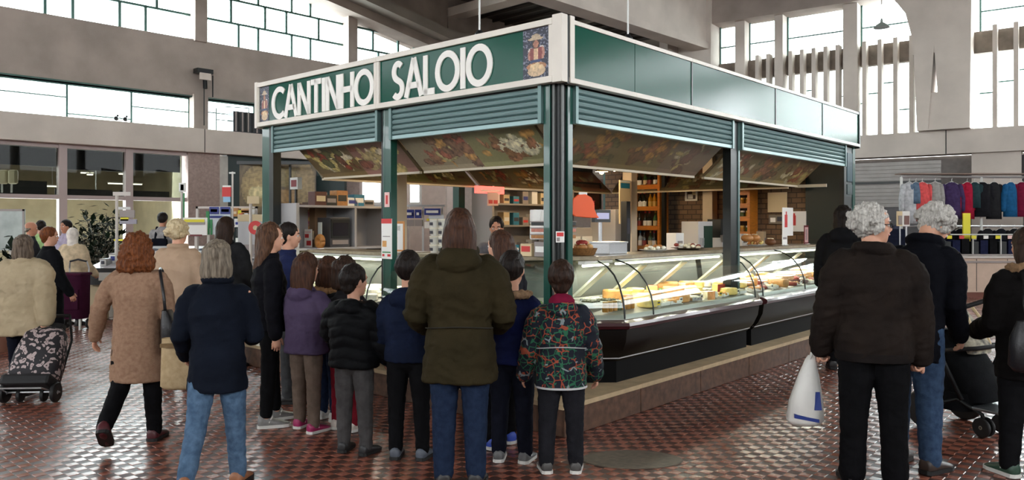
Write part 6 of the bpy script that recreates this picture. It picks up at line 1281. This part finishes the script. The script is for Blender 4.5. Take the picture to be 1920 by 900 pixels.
C_ = person('auburn curly haired woman in a tan knee length coat and burgundy boots', 258, 5.6, 1.50, 8, (F_('tan_coat', (136, 106, 86), (154, 124, 102), 40), .455, dict(flare=1.12, thick=1.04, sleeve=.98, name='coat', collar=.8)), (black_c, 1.05), (h_aub, 'frizz'), armL=(8, 26, 18, 0), armR=(0, 10, 55, 8), legL=(-10, 3, 42), legR=(6, 2, 2), shoe=sh('burgundy', (74, 26, 32)))
V = person('boy in a blue and navy jacket with fur collar beside the olive jacket woman', 960, 5.16, 1.385, -12, (F_('blue_navy', (20, 28, 74), (16, 19, 34), 3), .66, dict(thick=1.18, fur=mat('tan_fur', srgb(140, 112, 84), .9, var=.3, vscale=40), wrinkle=.009)), (navy_c, 1.05), (h_black, 'crop'), kid=True, armL=(10, 8, 40, 10), armR=(10, 10, 40, 10), shoe=sh('grey', (92, 92, 92), True))
jk = mat('cloth_maze_print', srgb(22, 26, 34), .8)
def maze():
    nt = jk.node_tree; N = nt.nodes; L = nt.links; b = N['Principled BSDF']; b.inputs['Specular IOR Level'].default_value = .25; tc = N.new('ShaderNodeTexCoord')
    base = None; prev = (*srgb(22, 26, 36), 1)
    mixin = None
    for i, (col, sc, rot) in enumerate(((srgb(38, 92, 66), 25, 0), (srgb(140, 66, 46), 21, .0), (srgb(120, 130, 132), 15, 0))):
        mp = N.new('ShaderNodeMapping'); mp.inputs['Location'].default_value = (i*3.1, i*1.7, i*2.3); L.new(tc.outputs['Object'], mp.inputs['Vector'])
        v = N.new('ShaderNodeTexVoronoi'); v.feature = 'DISTANCE_TO_EDGE'; v.inputs['Scale'].default_value = sc; v.inputs['Randomness'].default_value = .75; L.new(mp.outputs[0], v.inputs['Vector'])
        c = N.new('ShaderNodeMath'); c.operation = 'LESS_THAN'; c.inputs[1].default_value = .062; L.new(v.outputs['Distance'], c.inputs[0])
        n = N.new('ShaderNodeTexNoise'); n.inputs['Scale'].default_value = 9+i*2; L.new(mp.outputs[0], n.inputs['Vector']); g = N.new('ShaderNodeMath'); g.operation = 'GREATER_THAN'; g.inputs[1].default_value = (.46, .52, .60)[i]; L.new(n.outputs['Fac'], g.inputs[0])
        m = N.new('ShaderNodeMath'); m.operation = 'MULTIPLY'; L.new(c.outputs[0], m.inputs[0]); L.new(g.outputs[0], m.inputs[1])
        x = N.new('ShaderNodeMix'); x.data_type = 'RGBA'; L.new(m.outputs[0], x.inputs[0]); x.inputs[7].default_value = (*col, 1)
        if mixin: L.new(mixin, x.inputs[6])
        else: x.inputs[6].default_value = prev
        mixin = x.outputs[2]
    L.new(mixin, b.inputs['Base Color'])
maze()
crim = F_('crimson_lining', (112, 24, 50))
X_ = person('boy in a dark jacket with orange and green line print and a crimson hood', 1052, 4.94, 1.335, 0, (jk, .545, dict(thick=1.14, sleeve=1.1, hood=.9, hoodlining=crim, seam=0, cords=((.80, mat('pale_stripe', srgb(170, 172, 174), .5)),), band=(.012, mat('white_piping', srgb(190, 190, 190), .5)))), (F_('black_jeans', (30, 30, 34)), 1.08), (h_brown, 'short'), kid=True, b=1.0, armL=(6, 15, 22, 0), armR=(6, 15, 22, 0), legL=(0, 3, 0), legR=(0, 3, 0), shoe=sh('grey_dark', (70, 68, 66), True))
S_ = person('boy in a navy hooded coat and black trousers looking at the counter', 766, 5.22, 1.385, -8, (F_('navy_hood', (17, 23, 38), (24, 32, 54), 6), .66, dict(thick=1.12, hood=1.05, wrinkle=.009)), (black_c, 1.0), (h_black, 'crop'), kid=True, armL=(8, 10, 30, 0), armR=(8, 10, 30, 0), legL=(0, 2, 0), legR=(0, 3, 0), shoe=sh('slate', (80, 86, 96), False))
Q_ = person('child in a black padded jacket and grey trousers with head turned to the counter', 664, 5.34, 1.29, -18, (F_('black_puffer', (15, 16, 18), None, 8, .6), .60, dict(thick=1.32, puffer=.075, sleeve=1.25, hood=.95)), (grey_c, 1.05), (h_black, 'short'), kid=True, turn=-28, armL=(35, 30, 40, 0), armR=(10, 18, 30, 0), legL=(2, 3, 0), legR=(0, 3, 0), shoe=sh('black_trainer', (34, 34, 36), False))
O_ = person('girl in a purple hooded jacket, beige trousers and pink trainers', 574, 5.92, 1.345, -28, (F_('purple', (66, 54, 78), (80, 68, 92), 6), .60, dict(thick=1.2, hood=1.0, flare=1.04, wrinkle=.01)), (taupe, 1.0), (h_chest, 'wavy'), kid=True, armL=(14, 10, 40, 8), armR=(20, 10, 50, 10), legL=(4, 4, 0), legR=(-2, 3, 0), shoe=sh('magenta', (150, 30, 84), True))
M_p = person('girl with very long brown hair in a dark top and black leggings, side on', 506, 6.12, 1.575, -62, (F_('black_top', (15, 15, 20)), .74, dict(thick=1.05, wrinkle=.008)), (black_c, .92, dict(end=-.02)), (hair_mat('long_brown', (54, 36, 27), (100, 70, 50)), 'long'), armL=(4, 8, 30, 0), armR=(-4, 8, 8, 0), legL=(5, 2, 0), legR=(-4, 2, 0), shoe=sh('trainer_grey', (120, 118, 116), True))
N_p = person('dark haired woman in profile behind the long haired girl', 540, 6.9, 1.575, -75, (F_('deep_blue', (32, 38, 70)), .76, dict(thick=1.08)), (F_('grey_jeans', (70, 72, 74)), 1.0), (h_black, 'tied'), armL=(10, 8, 40, 0), armR=(10, 8, 40, 0), shoe=sh('dark2', (34, 32, 32)))
P_ = person('child with light brown hair and a fur trimmed hood between the purple and black jackets', 617, 6.25, 1.30, -40, (F_('dark_jacket', (40, 38, 40)), .66, dict(thick=1.15, fur=mat('ginger_fur', srgb(150, 112, 74), .9, var=.3, vscale=40))), (denim_d, 1.0), (h_chest, 'bob'), kid=True, armL=(20, 8, 50, 8), armR=(20, 8, 50, 8), shoe=sh('white_trainer', (190, 188, 184), True))
R_ = person('dark haired child in red trousers half hidden behind the black padded jacket', 648, 5.95, 1.315, -30, (F_('black_coat2', (30, 28, 30)), .64, dict(thick=1.1, puffer=.08)), (F_('red_trousers', (120, 28, 40)), .95), (h_brown, 'bob'), kid=True, armL=(30, 8, 50, 8), armR=(30, 8, 50, 8), shoe=sh('pale_trainer', (200, 190, 180), True))
U_ = person('brown haired girl facing left before the corner case, blue and white trainers', 938, 5.52, 1.52, 40, (F_('black_top3', (26, 26, 32)), .70, dict(thick=1.05)), (black_c, 1.0), (h_chest, 'wavy'), armL=(12, 6, 50, 8), armR=(12, 6, 50, 8), turn=15, legL=(0, 2, 0), legR=(2, 2, 0), shoe=sh('blue_trainer', (50, 76, 170), True))
T_ = person('shop seller with dark tied hair standing inside the kiosk', 931, 8.5, 1.61, 178, (F_('grey_tunic', (110, 108, 112)), .75, dict(thick=1.05)), (black_c, 1.0), (h_black, 'tied'), nod=8, skin=SK2, armL=(20, 6, 60, 10), armR=(20, 6, 60, 10))
T_[0].location.z = .03
# --- right group
Y1 = person('grey curly haired man with glasses in a dark brown jacket holding a white bag', 1638, 4.70, 1.685, -14, (F_('brown_jacket', (27, 22, 20), (38, 31, 27), 6), .76, dict(thick=1.18, sleeve=1.12, collar=1.25, wrinkle=.010, flare=.96, band=(.05, F_('dark_rib', (26, 22, 21))))), (F_('black_wool', (12, 12, 14)), 1.2, dict(end=.01, hem=.038)), (h_silver, 'curly'), b=1.04, turn=-86, armL=(2, 12, 20, 0), armR=(-2, 10, 10, 0), legL=(0, 3, 0), legR=(0, 3, 0), glasses=True, curl=.9)
Z_ = person('grey haired man in a navy coat and jeans bending over the pushchair', 1708, 5.0, 1.76, -52, (F_('navy_wool', (12, 13, 19), None, 6), .70, dict(thick=1.02, sleeve=1.0, collar=1.1)), (F_('denim_mid', (44, 60, 84), (60, 80, 106), 26), 1.1), (h_silver, 'curly'), lean=20, nod=46, turn=-20, armL=(24, 4, 40, 0), armR=(10, 4, 50, 10), legL=(6, 2, 4), legR=(2, 2, 2), shoe=sh('brown_laced', (52, 40, 34)))
AA = person('dark haired woman in a black padded coat with a fur hood at the photo edge', 1926, 4.85, 1.545, 4, (F_('black_long', (16, 14, 14)), .62, dict(thick=1.1, sleeve=1.1, hood=1.0, fur=mat('brown_fur', srgb(120, 92, 64), .9, var=.3, vscale=40))), (black_c, 1.1), (h_brown, 'wavy'), armL=(10, 4, 60, 14), armR=(10, 12, 30, 0), legL=(2, 2, 0), legR=(-2, 2, 0), shoe=(mat('shoe_green', srgb(40, 66, 52), .5), white_sole))
BB = person('person in a black hooded coat by the kiosk end, mostly hidden', 1582, 8.4, 1.76, -25, (F_('black_hooded', (20, 20, 22)), .6, dict(thick=1.15, hood=1.1)), (black_c, 1.1), (h_black, 'bob'), armL=(10, 8, 40, 0), armR=(10, 8, 40, 0))
# --- left group
D_ = person('woman in a long cream jacket pulling the floral trolley bag', 45, 7.2, 1.465, 8, (F_('cream_jacket', (158, 142, 114), (176, 160, 132), 5), .56, dict(thick=1.36, flare=1.12, sleeve=1.15, name='coat', collar=.8, wrinkle=.012)), (navy_c, 1.0), (hair_mat('ash_brown', (66, 54, 45), (122, 108, 94)), 'bob'), b=1.0, armL=(6, 10, 10, 0), armR=(-18, 12, 10, 0), legL=(6, 2, 2), legR=(-10, 2, 8), curl=.9, shoe=sh('dk', (34, 30, 30)))
K_ = person('woman with short pale curly hair in a beige coat before the fish stall', 334, 7.5, 1.60, -6, (F_('beige_coat', (166, 140, 116), (182, 156, 132), 5), .6, dict(thick=1.22, flare=1.06, name='coat', collar=.8)), (navy_c, 1.0), (h_blond, 'curly'), armL=(8, 10, 40, 8), armR=(8, 10, 40, 8))
L_ = person('dark haired woman in a charcoal coat standing at the price boards', 424, 8.5, 1.64, -14, (F_('charcoal_coat', (34, 34, 36)), .62, dict(thick=1.15, name='coat')), (black_c, 1.0), (h_brown, 'wavy'), armL=(8, 10, 40, 8), armR=(8, 10, 40, 8))
E_ = person('auburn haired woman in a long black coat at the left stalls', 92, 9.4, 1.525, -40, (F_('long_black', (16, 17, 20)), .36, dict(thick=1.15, flare=1.05, name='coat')), (black_c, 1.0), (h_aub, 'short'), turn=-25, armL=(8, 10, 40, 8), armR=(8, 10, 20, 0))
Fp = person('woman in a white headscarf and beige coat with the burgundy trolley bag', 137, 12.0, 1.50, -8, (F_('pale_beige', (196, 176, 146)), .42, dict(thick=1.2, flare=1.05, name='coat')), (char_c, 1.0), (F_('white_scarf', (222, 214, 204)), 'scarf'), armL=(0, 12, 8, 0), armR=(10, 8, 40, 0), curl=.9)
G_ = person('bald man in a dark jacket at the far left stalls', 57, 12.6, 1.60, -50, (F_('dark_slate', (40, 40, 44)), .7, dict(thick=1.15)), (black_c, 1.0), (h_grey, 'bald'), skin=SK2)
H_ = person('person in a pale green top at the far left stalls', 77, 14.2, 1.62, 20, (F_('pale_green', (160, 190, 130)), .7, {}), (char_c, 1.0), (h_black, 'crop'))
I_ = person('dark haired person in a pale lilac top beyond the headscarf woman', 124, 14.0, 1.63, 160, (F_('lilac', (176, 166, 186)), .7, {}), (char_c, 1.0), (h_black, 'crop'), skin=SK2)
J_ = person('dark haired vendor in a grey shirt with straps behind the fish stall', 305, 14.6, 1.77, 5, (F_('grey_shirt', (150, 146, 146)), .8, dict(seam=0)), (black_c, 1.0), (h_black, 'crop'), skin=SK2, armL=(20, 8, 50, 8), armR=(20, 8, 50, 8))
H1 = J_[4]['H']; z1 = J_[4]['zs']
for s in (-1, 1): MB().tube([(s*.12, .10, z1+.0), (s*.10, .0, z1+.075), (s*.08, -.11, z1-.05), (s*.10, -.13, z1-.35)], .028, 8).build('strap', navy_c, J_[0])
MB().box(-.15, .15, -.24, -.13, z1-.5, z1-.12).build('backpack', navy_c, J_[0], bevel=.04)
# ---------------------------------------------------------------- bags, trolleys, pushchair
def strap_tube(pts, r, m, root, name='handle', n=6): return MB().tube(pts, r, n).build(name, m, root, smooth=True)
# cream canvas tote of the navy jacket woman
canvas = F_('canvas', (164, 142, 108), (182, 160, 126), 30)
hL = B[1][-1]; tb_ = thing('tote_bag', 'tan canvas tote bag carried by the woman in the navy jacket', 'bag', (hL.x-.06, hL.y+.12, 0), .1)
zt = .86; v, f = rings([((0, 0, zt-.33), (.13, 0, 0), (0, .055, 0)), ((0, 0, zt-.31), (.15, 0, 0), (0, .075, 0)), ((0, 0, zt-.12), (.145, 0, 0), (0, .065, 0)), ((-.01, 0, zt-.01), (.135, 0, 0), (0, .04, 0)), ((-.01, 0, zt-.03), (.12, 0, 0), (0, .03, 0))], 20, .7); MB().add(v, f).build('body', canvas, tb_, smooth=50)
for s in (-1, 1): strap_tube([(-.07, s*.045, zt-.02), (-.05, s*.03, zt+.09), (0, s*.01, zt+.13), (.05, s*.03, zt+.09), (.07, s*.045, zt-.02)], .009, canvas, tb_)
MB().box(-.13, .13, -.082, -.07, zt-.06, zt-.035).build('top_band', F_('canvas_dark', (120, 98, 70)), tb_)
# black shoulder bag of the tan coat woman
bm_ = Matrix.Translation(C_[0].location) @ Matrix.Rotation(R(8), 4, 'Z'); sb = thing('shoulder_bag', 'black shoulder bag hanging from the tan coat woman', 'bag', C_[0].location, R(8))
leather = mat('black_leather', srgb(24, 23, 26), .38, var=.2, vscale=20, bump=.2, bscale=90)
v, f = rings([((.235, -.03, .66), (.03, 0, 0), (0, .12, 0)), ((.245, -.03, .70), (.055, 0, 0), (0, .15, 0)), ((.235, -.03, .86), (.05, 0, 0), (0, .14, 0)), ((.22, -.03, .96), (.025, 0, 0), (0, .12, 0))], 18, .7); MB().add(v, f).build('body', leather, sb, smooth=50)
for dy in (-.11, .05): strap_tube([(.22, dy, .95), (.205, dy*.8, 1.05), (.17, -.02+dy*.3, 1.235), (.15, .02, 1.25)], .011, leather, sb, 'strap')
strap_tube([(.285, -.12, .80), (.287, -.03, .79), (.285, .06, .80)], .006, steel, sb, 'zip')
# floral trolley bag
def floral():
    m = mat('floral_print', srgb(28, 26, 30), .7); nt = m.node_tree; N = nt.nodes; L = nt.links; b = N['Principled BSDF']; tc = N.new('ShaderNodeTexCoord')
    n0 = N.new('ShaderNodeTexNoise'); n0.inputs['Scale'].default_value = 9; L.new(tc.outputs['Object'], n0.inputs['Vector']); ad = N.new('ShaderNodeMix'); ad.data_type = 'VECTOR'; ad.inputs[0].default_value = .12
    L.new(tc.outputs['Object'], ad.inputs[4]); L.new(n0.outputs['Color'], ad.inputs[5])
    v = N.new('ShaderNodeTexVoronoi'); v.inputs['Scale'].default_value = 26; L.new(ad.outputs[1], v.inputs['Vector']); r_ = N.new('ShaderNodeValToRGB'); e = r_.color_ramp.elements
    r_.color_ramp.interpolation = 'CONSTANT'; e[0].position = 0; e[0].color = (*srgb(60, 44, 48), 1); e[1].position = .16; e[1].color = (*srgb(178, 160, 158), 1); q = e.new(.47); q.color = (*srgb(30, 27, 32), 1)
    L.new(v.outputs['Distance'], r_.inputs[0]); L.new(r_.outputs[0], b.inputs['Base Color']); return m
tr_ = thing('trolley_bag', 'black and pale floral shopping trolley with two wheels pulled by the cream jacket woman', 'trolley', PX(57, 700, 6.85)*1, R(4)); tr_.location.z = 0
TL = Matrix.Translation((0, 0, .09)) @ Matrix.Rotation(R(-32), 4, 'X')   # leaning forwards to the hand
def tp(x, y, z): return TL @ Vector((x, y, z))
v, f = rings([((0, 0, .10), (.19, 0, 0), (0, .10, 0)), ((0, -.01, .13), (.215, 0, 0), (0, .13, 0)), ((0, -.02, .34), (.205, 0, 0), (0, .135, 0)), ((0, -.01, .54), (.175, 0, 0), (0, .11, 0)), ((0, .0, .60), (.13, 0, 0), (0, .07, 0)), ((0, .01, .62), (.05, 0, 0), (0, .03, 0))], 22, .65); MB(tp).add(v, f).build('bag_body', floral(), tr_, smooth=50)
blk = mat('black_webbing', srgb(20, 20, 22), .7)
MB(tp).box(-.21, .21, -.16, .10, .02, .12).build('base_pocket', blk, tr_, bevel=.03)
v, f = rings([((0, .0, .60), (.14, 0, 0), (0, .075, 0)), ((0, .01, .645), (.13, 0, 0), (0, .065, 0)), ((0, .02, .655), (.06, 0, 0), (0, .04, 0))], 18, .7); MB(tp).add(v, f).build('flap', blk, tr_, smooth=50)
for s in (-1, 1): MB(tp).tube([(s*.16, .12, .0), (s*.16, .13, .55), (s*.08, .13, .80)], .011, 8).build('frame_tube', dark_metal, tr_)
MB(tp).tube([(-.08, .13, .80), (.08, .13, .80)], .018, 8).build('handle', blk, tr_); MB().tube([(-.25, 0, .09), (.25, 0, .09)], .01, 8).build('axle', steel, tr_)
MB().tube([(-.2, -.02, .1), (-.17, -.16, .16), (.17, -.16, .16), (.2, -.02, .1)], .008, 6).build('wire_stand', steel, tr_)
def wheel_at(parent, x, y, z, r, w_, m, hub, ang=0, name='wheel'):
    q = MB(lambda a, b_, c: Vector((x, y, z))+Matrix.Rotation(ang, 3, 'Z') @ Vector((c, a, b_))); q.lathe([(r*.62, -w_/2), (r*.92, -w_/2), (r, -w_*.25), (r, w_*.25), (r*.92, w_/2), (r*.62, w_/2)], n=24); o = q.build(name, m, parent, smooth=40)
    q = MB(lambda a, b_, c: Vector((x, y, z))+Matrix.Rotation(ang, 3, 'Z') @ Vector((c, a, b_))); q.lathe([(r*.6, -w_*.3), (r*.3, -w_*.45), (r*.1, -w_*.55), (r*.1, w_*.55), (r*.3, w_*.45), (r*.6, w_*.3)], n=16); q.build('hub', hub, o, smooth=40); return o
tyre = mat('black_tyre', srgb(20, 20, 21), .6)
for s in (-1, 1): wheel_at(tr_, s*.215, 0, .088, .088, .035, tyre, steel); wheel_at(tr_, s*.10, .03, .06, .06, .03, tyre, dark_metal, name='small_wheel')
# burgundy trolley bag
bt = thing('trolley_bag', 'tall burgundy shopping trolley behind the woman in the white headscarf', 'trolley', PX(138, 600, 11.6)*1, -.05); bt.location.z = 0
burg = F_('burgundy', (50, 16, 36), (60, 22, 44), 6); v, f = rings([((0, 0, .16), (.19, 0, 0), (0, .12, 0)), ((0, 0, .2), (.2, 0, 0), (0, .14, 0)), ((0, 0, .78), (.21, 0, 0), (0, .14, 0)), ((0, 0, .83), (.205, 0, 0), (0, .13, 0))], 20, .45); MB().add(v, f).build('bag_body', burg, bt, smooth=50)
MB().box(-.21, .21, -.15, .14, .80, .84).build('lid', F_('burgundy_lid', (66, 26, 46)), bt, bevel=.015); MB().box(-.16, .16, -.155, -.14, .3, .6).build('pocket', burg, bt, bevel=.01)
for s in (-1, 1): MB().tube([(s*.15, .14, .05), (s*.15, .14, .9), (s*.13, .12, 1.0)], .011, 8).build('frame_tube', steel, bt); wheel_at(bt, s*.17, .1, .075, .075, .03, tyre, steel); MB().box(s*.17-.012, s*.17+.012, -.13, -.10, .0, .16).build('foot', white_metal, bt)
MB().tube([(-.13, .12, 1.0), (0, .11, 1.03), (.13, .12, 1.0)], .014, 8).build('handle', blk, bt)
# white plastic carrier bag
hb = Y1[1][-1]; pbag = thing('carrier_bag', 'white plastic carrier bag with blue print held by the man in the brown jacket', 'bag', (hb.x-.05, hb.y+.05, 0), -.15); z0 = hb.z
pm = mat('white_plastic', srgb(214, 212, 206), .35, var=.06, vscale=6, spec=.5)
v, f = rings([((-.02, 0, z0-.44), (.085, 0, 0), (0, .05, 0)), ((-.022, 0, z0-.41), (.112, 0, 0), (0, .075, 0)), ((-.015, 0, z0-.29), (.10, 0, 0), (0, .08, 0)), ((.0, 0, z0-.14), (.066, 0, 0), (0, .045, 0)), ((.015, 0, z0-.03), (.033, 0, 0), (0, .02, 0)), ((.02, 0, z0+.0), (.02, 0, 0), (0, .014, 0))], 26, .8)
v = [tuple(Vector(p)+Vector((p[0]+.05, p[1], 0)).normalized()*.012*noise.noise((p[0]*30, p[1]*30, p[2]*9))) for p in v]; MB().add(v, f).build('body', pm, pbag, smooth=True)
blue_p = mat('blue_print', srgb(40, 60, 130), .4); MB().add([(-.10, -.078, z0-.385), (.05, -.076, z0-.41), (.05, -.078, z0-.39), (-.10, -.082, z0-.36), (-.10, -.06, z0-.385), (.05, -.06, z0-.41), (.05, -.06, z0-.39), (-.10, -.06, z0-.36)], [(0, 1, 2, 3), (4, 5, 6, 7), (0, 1, 5, 4), (1, 2, 6, 5), (2, 3, 7, 6), (3, 0, 4, 7)]).build('printed_band', blue_p, pbag)
MB().add([(.02, -.084, z0-.33), (.065, -.078, z0-.33), (.055, -.066, z0-.22), (.03, -.072, z0-.22), (.02, -.06, z0-.33), (.065, -.05, z0-.33), (.06, -.05, z0-.22), (.03, -.06, z0-.22)], [(0, 1, 2, 3), (4, 5, 6, 7), (0, 1, 5, 4), (1, 2, 6, 5), (2, 3, 7, 6), (3, 0, 4, 7)]).build('printed_mark', blue_p, pbag)
for s in (-1, 1): strap_tube([(.0, s*.012, z0-.05), (.02, s*.016, z0+.01), (.03, 0, z0+.03)], .006, pm, pbag)
# handbag of the woman at the edge
hbk = thing('handbag', 'black leather handbag with straps on the woman at the photo edge', 'bag', (3.10, 4.62, 0), .25)
v, f = rings([((0, 0, .70), (.13, 0, 0), (0, .05, 0)), ((0, 0, .74), (.165, 0, 0), (0, .075, 0)), ((0, 0, .90), (.155, 0, 0), (0, .07, 0)), ((0, 0, 1.0), (.12, 0, 0), (0, .035, 0))], 20, .7); MB().add(v, f).build('body', leather, hbk, smooth=50)
for dx in (-.08, .08): strap_tube([(dx, -.03, .98), (dx*.9, .0, 1.1), (.03+dx*.3, .08, 1.28)], .010, leather, hbk, 'strap')
for dx in (-.03, .03): strap_tube([(dx, -.08, .74), (dx*1.1, -.085, .66), (dx, -.085, .55)], .004, leather, hbk, 'tassel')
MB().tube([(-.13, -.06, .96), (0, -.066, .965), (.13, -.06, .96)], .005, 6).build('zip', steel, hbk)
# pushchair
pc = thing('pushchair', 'black pushchair with large rear wheels and a cream seat before the bending man', 'pushchair', (3.52, 5.95, 0), .5)
blkf = F_('pushchair_fabric', (20, 21, 23)); rim = mat('wheel_rim', srgb(150, 146, 132), .35, .5); silver = mat('silver_plate', srgb(120, 124, 126), .3, .7)
for s in (-1, 1):
    wheel_at(pc, s*.26, .22, .145, .145, .045, tyre, rim)
    for q in (-.03, .03): wheel_at(pc, s*.13+q, -.16, .072, .072, .024, tyre, rim, .15*s, 'front_wheel')
    MB().tube([(s*.13, -.16, .075), (s*.13, -.15, .16), (s*.20, .0, .26), (s*.26, .22, .15)], .015, 8).build('chassis_tube', dark_metal, pc, smooth=True)
    MB().tube([(s*.22, -.05, .26), (s*.25, .12, .62), (s*.26, .30, 1.0)], .016, 8).build('frame_tube', dark_metal, pc, smooth=True)
MB().tube([(-.26, .22, .145), (.26, .22, .145)], .012, 8).build('axle', steel, pc)
MB().tube([(-.26, .30, 1.0), (-.18, .36, 1.03), (.18, .36, 1.03), (.26, .30, 1.0)], .02, 10).build('handle', blk, pc, smooth=True)
MB().tube([(-.24, .15, .74), (-.14, .02, .93), (.04, -.12, 1.01), (.20, -.26, 1.02)], .018, 8).build('hood_bow', blk, pc, smooth=True)
MB().tube([(.20, -.26, 1.02), (.18, -.16, .74), (.14, -.02, .34)], .017, 8).build('front_tube', blk, pc, smooth=True)
v, f = rings([((0, -.02, .24), (.15, 0, 0), (0, .14, 0)), ((0, .0, .32), (.19, 0, 0), (0, .18, 0)), ((0, .04, .46), (.20, 0, 0), (0, .17, 0)), ((0, .08, .58), (.19, 0, 0), (0, .12, 0)), ((0, .13, .70), (.17, 0, 0), (0, .05, 0)), ((0, .15, .76), (.13, 0, 0), (0, .03, 0))], 20, .7); MB().add(v, f).build('seat_shell', blkf, pc, smooth=50)
lin = mat('seat_liner', srgb(190, 182, 160), .8, var=.5, vscale=22, col2=srgb(90, 88, 84)); v, f = rings([((-.03, -.07, .60), (.13, 0, 0), (0, .04, 0)), ((-.03, -.05, .66), (.14, 0, 0), (0, .06, 0)), ((-.05, .02, .80), (.12, 0, 0), (0, .05, 0)), ((-.08, .07, .93), (.07, 0, 0), (0, .035, 0))], 18, .8); MB().add(v, f).build('seat_liner', lin, pc, smooth=50)
for s in (-1, 1): MB().tube([(s*.07, -.09, .66), (s*.08, -.02, .84), (s*.06, .04, .93)], .012, 6).build('harness', kraft, pc)
MB().box(-.17, .17, -.30, -.08, .19, .215).build('footplate', silver, pc, bevel=.008); v, f = rings([((0, .1, .16), (.2, 0, 0), (0, .16, 0)), ((0, .1, .3), (.23, 0, 0), (0, .2, 0))], 16, .6); MB().add(v, f).build('basket', blkf, pc, smooth=50)
MB().tube([(-.27, .05, .62), (-.22, -.16, .66), (.22, -.16, .66), (.27, .05, .62)], .016, 8).build('bumper_bar', blk, pc, smooth=True)
